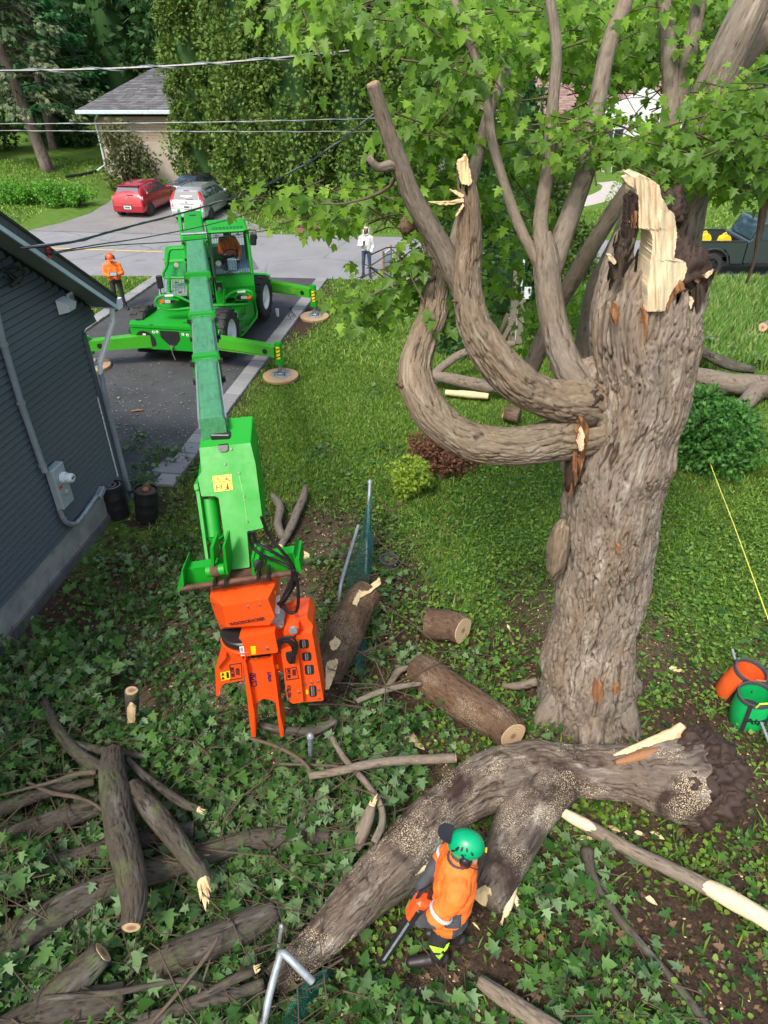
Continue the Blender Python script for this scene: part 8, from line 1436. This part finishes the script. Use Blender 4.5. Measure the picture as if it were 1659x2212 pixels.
shoe(t, W(-.13,0,.05), W(-.16,.15,.045), 'boot_leather'); shoe(t, W(.15,0,.05), W(.20,.15,.045), 'boot_leather')
tt = thing('tablet', 'dark control tablet held by the man in the orange hooded top', 'tablet', W(.02,.33,1.18)); m_ = MB(); xx = (W(.1,.33,1.2)-W(0,.33,1.2)).normalized(); zz = Vector((.1, -.55, .8)).normalized(); yv = zz.cross(xx).normalized(); cc = W(.02,.34,1.20); m_.M = Matrix(((xx.x,yv.x,zz.x,cc.x),(xx.y,yv.y,zz.y,cc.y),(xx.z,yv.z,zz.z,cc.z),(0,0,0,1))); m_.box((-.12,-.085,-.012), (.12,.085,.012), bev=.008); m_.build('case', 'black_plastic', tt); m_.v = []; m_.f = []; m_.mi = []; m_.box((-.095,-.065,.012), (.095,.065,.014)); m_.build('screen', 'conduit_grey', tt)
# man in the white hooded top
q = onG(792, 599); t, W = standing('man in white hooded top and blue jeans holding a phone on the road edge', (q.x, q.y, 0), (-.12, -.99, 0), 0, 0, 0)
O_, K_ = 'white_cloth', 'denim'
B = [(W(-.09,0,.92), W(-.11,.03,.50), .085, .060, K_), (W(-.11,.03,.50), W(-.12,0,.10), .060, .045, K_), (W(.09,0,.92), W(.12,.02,.50), .085, .060, K_), (W(.12,.02,.50), W(.13,0,.10), .060, .045, K_), (W(-.05,0,.96), W(.05,0,.96), .115, .115, K_),
 (W(-.06,0,1.02), W(-.07,-.01,1.30), .125, .125, O_), (W(.06,0,1.02), W(.07,-.01,1.30), .125, .125, O_), (W(-.13,0,1.40), W(.13,0,1.40), .088, .088, O_), (W(0,-.02,1.44), W(0,-.02,1.50), .085, .08, O_),
 (W(-.20,0,1.39), W(-.27,.03,1.12), .070, .055, O_), (W(-.27,.03,1.12), W(-.10,.20,1.16), .054, .040, O_), (W(.20,0,1.39), W(.27,-.02,1.12), .070, .055, O_), (W(.27,-.02,1.12), W(.20,.07,.93), .054, .042, O_)]
fuse('body', B, [K_, O_], t, .016, wrinkle=.007); head(t, W(-.01,.01,1.62), (-.15,-.95,-.2), .088, 'skin')
m_ = MB(); cc = W(0,-.02,1.62); m_.M = Matrix.Translation(cc) @ Matrix.Rotation(R(-7), 4, 'Z'); m_.lathe([(.128, -.13), (.128, -.02), (.118, .05), (.085, .105), (.04, .125), (.001, .13)], 20); hd2 = m_.build('hood', 'white_cloth', t, True)
me = hd2.data; import bmesh as _bm; b_ = _bm.new(); b_.from_mesh(me); cl = WM[t].inverted() @ cc; dl = [f_ for f_ in b_.faces if (f_.calc_center_median()-cl).y < -.055 and abs((f_.calc_center_median()-cl).x) < .085 and -.14 < (f_.calc_center_median()-cl).z < .085]; _bm.ops.delete(b_, geom=dl, context='FACES'); b_.to_mesh(me); b_.free()
sm_ = hd2.modifiers.new('thick', 'SOLIDIFY'); sm_.thickness = .012
hand(t, W(-.10,.21,1.16), (W(-.03,.24,1.20)-W(-.10,.21,1.16)), Vector((.1, -.3, .6)), 'skin', .95, .9, 1); hand(t, W(.20,.075,.93), Vector((-.1, 0, -.6)), Vector((-.5, 0, 0)), 'skin', .9, .4, -1)
shoe(t, W(-.12,0,.05), W(-.16,.14,.045), 'black_cloth'); shoe(t, W(.13,0,.05), W(.17,.14,.045), 'black_cloth')
ph = thing('phone', 'black phone held up by the man in the white hooded top', 'phone', W(-.04,.27,1.24)); m_ = MB(); m_.M = Matrix.Translation(W(-.04,.27,1.26)); m_.box((-.036,-.006,-.075), (.036,.006,.075), bev=.004); m_.build('phone_case', 'black_plastic', ph); m_.v = []; m_.f = []; m_.mi = []; m_.box((-.03,.006,-.068), (.03,.008,.068)); m_.build('screen', 'dark_print', ph)
# operator in the cab
U3 = lambda x_, y_, z_: UM @ Vector((x_, y_, z_)); t = thing('person', 'machine operator in orange hooded top sitting at the wheel inside the green cab', 'person', U3(.87,.05,2.1)); O_, K_ = 'hi_vis_orange', 'black_cloth'
B = [(U3(.79,.0,2.12), U3(.74,-.42,2.16), .09, .07, K_), (U3(.95,.0,2.12), U3(1.0,-.42,2.16), .09, .07, K_), (U3(.74,-.42,2.16), U3(.74,-.5,1.98), .06, .05, K_), (U3(1.0,-.42,2.16), U3(1.0,-.5,1.98), .06, .05, K_), (U3(.80,.05,2.14), U3(.94,.05,2.14), .11, .11, K_),
 (U3(.81,.04,2.22), U3(.80,.0,2.48), .13, .13, O_), (U3(.93,.04,2.22), U3(.94,.0,2.48), .13, .13, O_), (U3(.74,.0,2.56), U3(1.0,.0,2.56), .09, .09, O_), (U3(.67,.0,2.55), U3(.60,-.22,2.34), .075, .06, O_), (U3(.60,-.22,2.34), U3(.72,-.46,2.36), .058, .044, O_), (U3(1.07,.0,2.55), U3(1.16,-.22,2.34), .075, .06, O_), (U3(1.16,-.22,2.34), U3(1.10,-.42,2.22), .058, .044, O_), (U3(.87,.0,2.60), U3(.87,-.02,2.66), .09, .085, O_)]
fuse('body', B, [K_, O_], t, .016, wrinkle=.008); head(t, U3(.87,-.06,2.76), UM.to_3x3() @ Vector((0, -1, -.25)), .09, 'skin_light')
m_ = MB(); m_.ball(U3(.87,-.01,2.775), .125, 16, 12, (.95, .92, 1.05)); hh = m_.build('hood', 'hi_vis_orange', t, True); me = hh.data; b_ = _bm.new(); b_.from_mesh(me); fdir = (UM.to_3x3() @ Vector((0, -1, -.1))); cl = WM[t].inverted() @ U3(.87,-.01,2.775); dl = [f_ for f_ in b_.faces if (f_.calc_center_median()-cl).normalized().dot(fdir) > .62]; _bm.ops.delete(b_, geom=dl, context='FACES'); b_.to_mesh(me); b_.free(); sm_ = hh.modifiers.new('thick', 'SOLIDIFY'); sm_.thickness = .012
hand(t, U3(.72,-.47,2.36), UM.to_3x3() @ Vector((.1, -.9, .1)), Vector((0, 0, -1)), 'skin_light', .95, 1.2, 1); hand(t, U3(1.10,-.43,2.22), UM.to_3x3() @ Vector((-.2, -.8, -.1)), Vector((0, 0, -1)), 'skin_light', .95, .7, -1)
for x_ in (.74, 1.0): shoe(t, U3(x_,-.5,1.99), U3(x_,-.62,1.985), 'boot_leather', .9, .06)
# arborist with the chainsaw
AR = thing('person', 'arborist in orange and grey jacket and green helmet holding a chainsaw by the fallen trunk', 'person', (.53, 2.95, 0))
O_, K_, D_ = 'hi_vis_orange', 'grey_cloth', 'black_cloth'
Vv3 = lambda *a: Vector(a)
B = [((.55,2.88,.90), (.47,2.86,.52), .098, .076, D_), ((.47,2.86,.52), (.50,2.92,.14), .074, .060, D_), ((.60,3.04,.90), (.64,3.06,.52), .098, .076, D_), ((.64,3.06,.52), (.68,3.10,.14), .074, .060, D_), ((.57,2.92,.95), (.59,3.02,.95), .128, .128, D_),
 ((.56,2.92,.90), (.60,2.97,1.24), .175, .185, O_), ((.61,3.08,.90), (.64,3.16,1.24), .175, .185, O_), ((.61,3.02,1.22), (.63,3.08,1.36), .19, .165, O_), ((.60,2.92,1.36), (.66,3.26,1.36), .125, .125, O_), ((.64,3.10,1.42), (.655,3.13,1.52), .095, .078, K_),
 ((.59,2.87,1.36), (.44,2.80,1.13), .108, .095, O_), ((.44,2.80,1.13), (.32,2.85,1.00), .092, .068, K_), ((.66,3.30,1.38), (.50,3.28,1.16), .090, .076, O_), ((.50,3.28,1.16), (.33,3.10,1.02), .074, .056, K_)]
def arbmat(C_, mi):
    mi = mi.copy(); tors = (mi == 0)
    rel = (C_[:, 0]-.60); z = C_[:, 2]
    back = tors & (rel > -.02+.0*z) & (z < 1.20-.9*np.abs(C_[:, 1]-2.98)) & (z < 1.23); mi[back] = 1
    pit = tors & (z > 1.02) & (z < 1.20) & (C_[:, 1] < 2.86) & (rel > -.10) & (rel < .05); mi[pit] = 1
    hem = tors & (z < .80); mi[hem] = 1
    arm = tors & (C_[:, 0] < .47) & (z < 1.17) & (z > 1.02) & (rel < -.17); mi[arm] = 1
    return mi
body = fuse('jacket_and_trousers', B, [O_, K_, D_], AR, .0115, arbmat, 3, .013)
# jacket hem flare, cuff band, collar, chest print
def ring(parent, c, d, r, w_, mat, name, ell=1.0, n=22):
    c = Vector(c); T = frame(c, c+Vector(d)); m_ = MB(); m_.lathe([(r, -w_), (r*1.04, -w_*.5), (r*1.04, w_*.5), (r, w_), (r*.9, w_), (r*.9, -w_)], n, T @ Matrix.Diagonal((1, ell, 1, 1)), True); return m_.build(name, mat, parent, True)
ring(AR, (.48,2.818,1.19), (-.15,-.07,-.23), .108, .016, 'reflective', 'cuff_band'); ring(AR, (.545,3.285,1.22), (-.16,-.02,-.22), .090, .016, 'reflective', 'cuff_band')
ring(AR, (.64,3.11,1.465), (.1,.15,1), .105, .035, 'grey_cloth', 'collar')
def patch(pts, mat, name, par=AR, off=Vector((0, -1, 0)), th=.006): m_ = MB(); m_.slab([Vector(p) for p in pts], off.normalized()*th); return m_.build(name, mat, par)
patch([(.40,2.800,.62), (.47,2.778,.64), (.53,2.784,.60), (.50,2.776,.545), (.44,2.778,.55)], 'lime_patch', 'knee_patch'); patch([(.545,2.790,.655), (.575,2.80,.68), (.56,2.79,.60), (.535,2.782,.55), (.525,2.785,.58)], 'lime_patch', 'knee_patch'); patch([(.50,2.800,.50), (.535,2.815,.42), (.52,2.825,.34), (.51,2.840,.26), (.485,2.822,.34), (.46,2.815,.42)], 'lime_patch', 'shin_patch')
for k, (dx, dz) in enumerate(((0,0), (.03,.03), (.015,-.04), (-.02,.045), (.04,-.02))):
    m_ = MB(); m_.lathe([(.0, 0), (.022, 0), (.018, .003), (0, .003)], 7, frame(Vector((.715+dx*.5, 2.985+dx, 1.30+dz)), Vector((.90, 2.78, 1.36+dz))) @ Matrix.Diagonal((.6, 1.1, 1, 1))); m_.build('back_print', 'reflective', AR)
HC = Vector((.69, 3.15, 1.60)); HF = Vector((-.92, .28, -.16)); head(AR, HC+Vector((-.015, 0, -.03)), HF, .095, 'skin_light')
Mh, hl = helmet(AR, HC+Vector((.0, .0, .03)), HF, .138, 'helmet_green', brim=False, vents=True)
m_ = MB(); m_.M = Mh; m_.prism([(-.085,.12), (-.075,.205), (-.03,.245), (.03,.245), (.075,.205), (.085,.12)], .010, Matrix.Translation((0, 0, .05)) @ Matrix.Rotation(R(24), 4, 'X')); m_.build('visor', 'black_plastic', hl)
m_ = MB(); A = spline([tuple(Mh @ Vector(p))+(0,) for p in ((.13,.03,-.05), (.12,-.10,-.13), (.03,-.17,-.17), (-.08,-.16,-.16), (-.13,-.05,-.1))], .02); m_.tube([Vector(a[:3]) for a in A], .005, 6); m_.build('chin_cord', 'black_plastic', hl)
m_ = MB(); m_.M = Mh; m_.box((-.05, -.165, -.10), (-.02, -.15, -.07)); m_.build('yellow_clip', 'yellow_sticker', hl)
hand(AR, (.32,2.86,1.0), (-.75,.05,-.45), (.1,.2,-1), 'black_plastic', 1.15, 1.3, 1, 'glove'); hand(AR, (.33,3.10,1.02), (-.6,-.6,-.3), (.3,.1,-1), 'black_plastic', 1.15, 1.3, -1, 'glove')
ring(AR, (.335,2.857,1.015), (-.13,.02,-.15), .062, .03, 'black_plastic', 'glove_cuff')
shoe(AR, (.50,2.92,.06), (.30,2.90,.055), 'boot_leather', 1.25, .22); shoe(AR, (.68,3.10,.06), (.50,3.14,.055), 'boot_leather', 1.25, .22)
SA = thing('chainsaw', 'red and black chainsaw with a long dark bar held by the arborist', 'chainsaw', (.25, 2.93, .9))
ba, bb = Vector((.24, 2.90, .90)), Vector((-.035, 2.80, .24)); bd2 = (bb-ba).normalized(); sx = Vector((0, -1, 0)); sx = (sx-bd2*sx.dot(bd2)).normalized(); sz = bd2.cross(sx); SM = Matrix(((bd2.x,sz.x,sx.x,ba.x),(bd2.y,sz.y,sx.y,ba.y),(bd2.z,sz.z,sx.z,ba.z),(0,0,0,1)))
def SB(): m_ = MB(); m_.M = SM.copy(); return m_
L_ = (bb-ba).length; m_ = SB(); m_.prism(rounded([(-.02,-.045), (L_-.03,-.032), (L_,0), (L_-.03,.032), (-.02,.045)], .02), .008, Matrix.Translation((0, 0, -.004))); br_ = m_.build('guide_bar', 'dark_metal', SA)
m_ = SB(); m_.tube([Vector((-.02,-.047,0)), Vector((L_-.03,-.034,0)), Vector((L_+.003,0,0)), Vector((L_-.03,.034,0)), Vector((-.02,.047,0))], .006, 5); m_.build('chain', 'black_plastic', br_)
m_ = SB(); m_.box((.03,-.012,.004), (L_-.08,.012,.006)); m_.build('bar_stripe', 'galvanised', br_)
m_ = SB(); m_.box((-.30,-.075,-.07), (-.02,.075,.075), bev=.03); m_.build('engine_body', 'helmet_orange', SA); m_ = SB(); m_.box((-.24,-.06,.07), (-.04,.06,.10), bev=.02); m_.build('clutch_cover', 'black_plastic', SA); m_ = SB(); m_.box((-.20,-.10,-.05), (-.05,-.07,.05), bev=.02); m_.build('air_cover', 'black_plastic', SA)
m_ = SB(); m_.tube([Vector((-.28,-.03,.0)), Vector((-.38,-.02,.0)), Vector((-.42,.03,0)), Vector((-.36,.07,0)), Vector((-.26,.06,0))], .018, 8); m_.build('rear_handle', 'black_plastic', SA, True); m_ = SB(); m_.tube([Vector((-.12,-.06,.10)), Vector((-.12,-.14,.09)), Vector((-.12,-.15,-.06)), Vector((-.12,-.05,-.09))], .014, 8); m_.build('front_handle', 'black_plastic', SA, True); m_ = SB(); m_.box((-.03,-.17,-.06), (-.015,-.07,.08), bev=.005); m_.build('hand_guard', 'black_plastic', SA)
# ================================================================ SMALL THINGS
def placed(name, label, cat, u, v, rz=0, group=None): q = onG(u, v); return thing(name, label, cat, q, rz, group), q
for k, (u, v, lb) in enumerate(((258, 1122, 'black ribbed barrel with spiral lid closest to the grey house corner'), (318, 1130, 'black tilted barrel with a lump of wood on its open top'))):
    t, q = placed('barrel', lb, 'barrel', u, v-8, 0, 'black barrels at the house corner'); m_ = MB(); T = Matrix.Translation(q) @ Euler((R(-3), R(-2+10*k), 0)).to_matrix().to_4x4()
    m_.lathe([(.02, 0), (.18, 0), (.195, .02), (.20, .20), (.205, .22), (.20, .24), (.205, .40), (.21, .42), (.205, .44), (.205, .60), (.215, .61), (.215, .64), (.195, .645), (.19, .60 if k else .63), (.02, .58 if k else .63)], 32, T); m_.build('drum', 'black_drum', t, True, 30)
    if not k:
        pts = [T @ Vector((.012*a*math.cos(a*1.0)*1.0, .012*a*math.sin(a), .64)) for a in np.linspace(1.5, 13.5, 70)]; m_ = MB(); m_.tube(pts, .006, 5); m_.build('spiral_rib', 'pale_dust', t)
    else: 
        t2 = thing('wood_lump', 'pale brown lump of wood lying on top of the open black barrel', 'wood', T @ Vector((0, 0, .6))); clump(t2, 'lump', T @ Vector((.0, .02, .66)), .09, 'brown_log_bark', (.75, 1.5, .7), .3, 30, 2.5, 3); clump(t2, 'pale_face', T @ Vector((.02, -.07, .68)), .055, 'orange_wood', (1, .8, .8), .3, 24, 2.5, 4)
        m_ = MB(); m_.lathe([(0, .60), (.17, .60), (.16, .62), (0, .63)], 20, T); m_.build('debris_fill', 'brown_dirt', t)
t, q = placed('plant_pot', 'dark grey round plant pot filled with dead leaves', 'pot', 840, 1228); m_ = MB(); m_.lathe([(.0, 0), (.105, 0), (.13, .13), (.145, .19), (.158, .19), (.158, .215), (.142, .215), (.135, .17), (0, .165)], 32, Matrix.Translation(q)); m_.build('pot', 'pot_grey', t, True, 30)
x_ = q.x+rng.normal(size=90)*.055; y_ = q.y+rng.normal(size=90)*.055; o = flakes('x', 'x', x_, y_, .028, 'brown_litter', np.full(90, q.z+.175)); o.name = 'dead_leaves'; [o.pop(k_, None) for k_ in ('label', 'category')]; o.parent = t; o.matrix_local = WM[t].inverted(); m_ = MB(); m_.tube([q+Vector((-.1, 0, .18)), q+Vector((-.1, .0, .42))], .003, 5); m_.build('stem', 'twig_bark', t)
# rope bags
def bag(label, u, v, mat, txt=None, tilt=(0, 0)):
    t, q = placed('rope_bag', label, 'bag', u, v); T = Matrix.Translation(q) @ Euler((tilt[0], tilt[1], 0)).to_matrix().to_4x4() @ Matrix.Diagonal((1.28, 1.28, 1.6, 1)); m_ = MB()
    m_.lathe([(.0, .0), (.155, .0), (.175, .03), (.178, .18), (.165, .33), (.158, .33), (.168, .18), (.165, .04), (0, .02)], 30, T @ Matrix.Diagonal((1, .9, 1, 1))); b__ = m_.build('bag_body', mat, t, True, 50)
    m_ = MB(); m_.lathe([(.168, .315), (.172, .33), (.168, .352), (.154, .352), (.150, .33), (.154, .315)], 30, T @ Matrix.Diagonal((1, .9, 1, 1)), True); m_.build('bag_rim', 'grey_cloth', t, True); m_ = MB(); m_.lathe([(0, .10), (.15, .10), (.15, .12), (0, .125)], 20, T); m_.build('coiled_rope', 'black_cloth', t)
    for a in (-2.2, -1.55+.35 if txt is None else -.95, .6): 
        P_ = [T @ Vector((r_*math.cos(a), r_*.9*math.sin(a), z)) for r_, z in ((.180,.02), (.184,.18), (.170,.345))]; m_ = MB(); sdv = (T.to_3x3() @ Vector((-math.sin(a), math.cos(a), 0)))*.02; m_.add([P_[0]-sdv, P_[0]+sdv, P_[1]+sdv, P_[1]-sdv, P_[2]+sdv, P_[2]-sdv], [(0,1,2,3), (3,2,4,5)]); o = m_.build('strap', 'black_cloth', t); s_ = o.modifiers.new('t', 'SOLIDIFY'); s_.thickness = .006
    m_ = MB(); m_.tube([T @ Vector((-.06, -.145, .34)), T @ Vector((-.05, -.16, .40)), T @ Vector((.04, -.16, .40)), T @ Vector((.06, -.145, .34))], .012, 8); m_.build('carry_loop', 'orange_wood' if txt is None else 'lime_patch', t, True)
    if txt:
        for k, ch in enumerate(txt):
            a = -1.57-.42+k*.185; c_ = T @ Vector((.181*math.cos(a), .165*math.sin(a), .17-.0*k)); nrm = T.to_3x3() @ Vector((math.cos(a), math.sin(a), 0)); yv = T.to_3x3() @ Vector((0, 0, 1)); xv = yv.cross(nrm); text(t, ch, .085, Matrix(((xv.x,yv.x,nrm.x,c_.x),(xv.y,yv.y,nrm.y,c_.y),(xv.z,yv.z,nrm.z,c_.z),(0,0,0,1))), 'dark_print', .003, squash=.8)
    else: m_ = MB(); a = -1.45; c_ = T @ Vector((.183*math.cos(a), .167*math.sin(a), .26)); m_.M = Matrix.Translation(c_) @ Matrix.Rotation(a+R(90), 4, 'Z'); m_.box((-.045, -.004, -.02), (.045, .004, .02)); m_.build('label_window', 'black_cloth', t)
    return t
bag('orange open rope bag standing in the grass at the right edge', 1578, 1500, 'bag_orange', None, (R(8), R(9))); bag('green rope bag with black lettering, in front of the orange one', 1612, 1556, 'bag_green', 'Arbpro', (R(4), R(-6)))
for (lb, a, b_, m1) in (('grey pole saw shaft leaning behind the orange rope bag', (1582,1402,.42), (1592,1440,.30), 'conduit_grey'), ('grey tool pole with black grip at the right edge below the green bag', (1636,1540,.25), (1680,1650,.1), 'conduit_grey')):
    t = thing('tool_pole', lb, 'pole', G(*a[:2], a[2])); m_ = MB(); m_.cyl(G(*a), G(*b_), .018, n=10); m_.build('shaft', m1, t, True); p0, p1 = G(*a), G(*b_); m_ = MB(); m_.cyl(p0.lerp(p1, .6), p0.lerp(p1, .9), .024, n=10); m_.build('grip', 'black_rubber', t, True)
t = thing('guy_rope', 'taut yellow rope running diagonally down the right side', 'rope', G(1512, 940, 1.2)); A = [G(1512,940,.45), G(1545,1030,.42), G(1580,1120,.4), G(1615,1215,.36), G(1655,1325,.3), G(1690,1420,.3)]; A = spline([tuple(p)+(0,) for p in A], .12); m_ = MB(); m_.tube([Vector(a[:3]) for a in A], .0085, 6); m_.build('rope', 'rope_yellow', t, True)
# chain-link fence pieces
def post(label, rows, r, cap=True, name='fence_post'):
    t = thing(name, label, 'fence post', rows[0]); A = spline([tuple(p)+(0,) for p in rows], .05) if len(rows) > 2 else None; m_ = MB(); m_.tube([Vector(a[:3]) for a in A] if A is not None else rows, r, 12); m_.build('post', 'galvanised', t, True)
    if cap: e = Vector(rows[-1]); d = (e-Vector(rows[-2])).normalized(); m_ = MB(); m_.cyl(e-d*.02, e+d*.03, r*1.35, n=14); m_.ball(e+d*.03, r*1.2, 12, 8); m_.build('post_cap', 'galvanised', t, True)
    return t
post('upright steel fence post with domed cap, right of the grapple tips', [G(672,1640,.2), G(670,1592,.75)], .03)
post('steel fence post standing in the shrubs below the broken limb', [G(790,1240,.0), G(799,1043,.95)], .028)
post('bent blue-grey fence rail leaning over the chain-link by the leaning log', [G(733,1302,.45), G(736,1265,.7), G(748,1220,.8), G(774,1135,.95)], .026, False, 'fence_rail')
post('short steel post stub between the fallen trunk and the bent rail', [G(598,2070,.2), G(608,2005,.62)], .018)
post('bent galvanised fence rail at the bottom edge in front of the fallen trunk', [G(560,2260,.30), G(582,2150,.55), G(604,2070,.72), G(612,2058,.76), G(640,2085,.72), G(675,2120,.60)], .034, False, 'fence_rail')
def mesh_net(label, rows, n1, n2, seed):
    """green chain link: two families of zig-zag wires over a sagging sheet given by its two edges"""
    t = thing('chain_link', label, 'chain-link mesh', rows[0][0]); m_ = MB(); T0 = [Vector(r[0]) for r in rows]; B0 = [Vector(r[1]) for r in rows]
    def P_(a, b):
        k = a*(len(rows)-1); i = min(int(k), len(rows)-2); f = k-i; return T0[i].lerp(T0[i+1], f).lerp(B0[i].lerp(B0[i+1], f), b)+Vector((.02*math.sin(a*19+b*5+seed), .02*math.cos(a*11+b*9), .015*math.sin(a*23)))
    for s in (1, -1):
        for k in range(-n2, n1+n2):
            pts = [P_((k+s*j+(0 if s > 0 else 0))/n1, j/n2) for j in range(n2+1) if 0 <= (k+s*j)/n1 <= 1]
            if len(pts) > 1: m_.tube(pts, .0035, 3)
    m_.build('wire_mesh', 'green_wire', t); return t
mesh_net('green chain-link mesh sagging beside the leaning torn log', [(G(800,1060,.9), G(806,1160,.1)), (G(785,1130,.9), G(800,1260,.1)), (G(752,1210,.75), G(790,1300,.1)), (G(745,1300,.5), G(790,1400,.1)), (G(740,1370,.35), G(785,1470,.06))], 52, 14, 1)
mesh_net('crumpled green chain-link mesh under the bent rail at the bottom edge', [(G(700,2100,.5), G(720,2090,.1)), (G(660,2120,.55), G(690,2150,.1)), (G(630,2160,.5), G(660,2200,.1)), (G(600,2230,.45), G(650,2260,.1))], 26, 9, 2)
# wooden stakes behind the limbs, sign board, tripod, cup, flower bed ring, blue bin
for k, (u0, v0, u1, v1, z1, w_, lb) in enumerate(((1103,742,1100,560,2.2,.10,'tall grey timber post with a pale pipe behind the limbs'), (1120,742,1117,625,1.5,.10,'shorter grey timber post right of the tall one'), (1068,740,1090,690,.85,.06,'slanted timber brace leaning to the left post'), (1080,745,1102,700,.75,.06,'crossed timber brace at the foot of the posts'), (1110,745,1095,690,.8,.05,'second crossed timber brace at the foot of the posts'))):
    a = G(u0, v0); b_ = Vector((a.x+(u1-u0)*a.y/1350, a.y, z1)); t = thing('timber_stake', lb, 'timber post', a, 0); m_ = MB(); T = frame(a, b_, Vector((0, 1, 0))); m_.M = T; m_.box((-w_, -w_*.45, 0), (w_, w_*.45, (b_-a).length), bev=.01); m_.build('timber', 'post_wood', t)
a = G(1112, 742); t = thing('white_pipe', 'thin white pipe with a small box standing beside the timber posts', 'pipe', a); m_ = MB(); m_.cyl(a, a+Vector((0, 0, 2.35)), .03, n=10); m_.build('pipe', 'white_plastic', t); m_ = MB(); m_.box((.10, -.05, 1.3), (.28, .05, 1.6), Matrix.Translation(a)); m_.build('box', 'white_plastic', t)
a = G(836, 600); t = thing('board_sign', 'brown-edged white board seen edge on at the road side', 'sign', a); m_ = MB(); m_.M = Matrix.Translation(a) @ Matrix.Rotation(R(72), 4, 'Z'); m_.box((-.4, -.02, .1), (.4, .02, .95)); m_.build('board', 'white_plastic', t); m_ = MB(); m_.M = Matrix.Translation(a) @ Matrix.Rotation(R(72), 4, 'Z'); m_.box((-.46, -.03, 0), (-.40, .03, 1.05)); m_.build('frame_post', 'orange_wood', t); m_ = MB(); m_.M = Matrix.Translation(a) @ Matrix.Rotation(R(72), 4, 'Z'); m_.box((.40, -.03, 0), (.46, .03, 1.05)); m_.build('frame_post', 'orange_wood', t)
a = G(630, 692); t = thing('tripod', 'small black flexible-leg camera tripod on the kerb pavers', 'tripod', a)
for k in range(3): an = k*2.1+.4; m_ = MB(); m_.tube([a+Vector((0, 0, .30)), a+Vector((.09*math.cos(an), .09*math.sin(an), .17)), a+Vector((.15*math.cos(an), .15*math.sin(an), .09))], .011, 6); m_.build('leg', 'black_plastic', t)
m_ = MB(); m_.cyl(a+Vector((0, 0, .28)), a+Vector((0, 0, .36)), .022, n=10); m_.build('ball_head', 'black_plastic', t); t2 = thing('small_camera', 'small dark camera mounted on the little black tripod', 'camera', a+Vector((0, 0, .36))); m_ = MB(); m_.box((-.035, -.025, .36), (.035, .025, .43), Matrix.Translation(a), bev=.008); m_.build('camera_body', 'dark_metal', t2); m_ = MB(); m_.cyl(a+Vector((0, -.025, .395)), a+Vector((0, -.045, .395)), .02, n=12); m_.build('lens', 'black_plastic', t2)
a = G(600, 683, .012); t = thing('paper_cup', 'white tall paper cup standing on the black driveway by the rear wheel', 'cup', a); m_ = MB(); m_.lathe([(.0, 0), (.045, 0), (.06, .22), (.055, .22), (.042, .01), (0, .01)], 20, Matrix.Translation(a)); m_.build('cup_body', 'white_plastic', t, True, 40); m_ = MB(); m_.lathe([(.061, .21), (.064, .22), (.061, .23), (.055, .22)], 20, Matrix.Translation(a), True); m_.build('cup_rim', 'white_plastic', t, True)
a = onG(662, 500); t = thing('fire_ring', 'low rusty brown round ring lying in the grass across the road', 'ring', a); m_ = MB(); m_.lathe([(.50, 0), (.55, .02), (.52, .18), (.40, .20), (.36, .12), (.36, 0)], 30, Matrix.Translation(a), True); m_.build('rim', 'brown_clay', t, True); m_ = MB(); m_.lathe([(0, .04), (.40, .04), (.38, .12), (0, .15)], 24, Matrix.Translation(a)); m_.build('fill', 'brown_clay', t)
a = onG(905, 395); t = thing('blue_bin', 'blue lidded bin glimpsed between maple leaves', 'bin', a); m_ = MB(); m_.M = Matrix.Translation(a); m_.box((-.27, -.27, 0), (.27, .27, .95), bev=.04); m_.build('bin_body', 'bin_blue', t); m_ = MB(); m_.M = Matrix.Translation(a); m_.box((-.30, -.30, .95), (.30, .30, 1.02), bev=.03); m_.build('bin_lid', 'bin_blue', t)
a = G(298, 889, .015); t = thing('driveway_stick', 'small broken stick lying on the black driveway', 'stick', a); limb('stick', [(a+Vector((-.16, -.03, .02)), .015), (a+Vector((0, 0, .035)), .022), (a+Vector((.14, .04, .02)), .016)], 'orange_wood', t, n=10, amp=.003)
a = onG(368, 1010); t = thing('paving_slab', 'loose grey flat paving slab among the leaves by the barrels', 'paving slab', a); m_ = MB(); m_.M = Matrix.Translation(a) @ Matrix.Rotation(R(-18), 4, 'Z'); m_.box((-.25, -.28, 0), (.25, .28, .05), bev=.01); m_.build('slab', 'paver_grey', t)
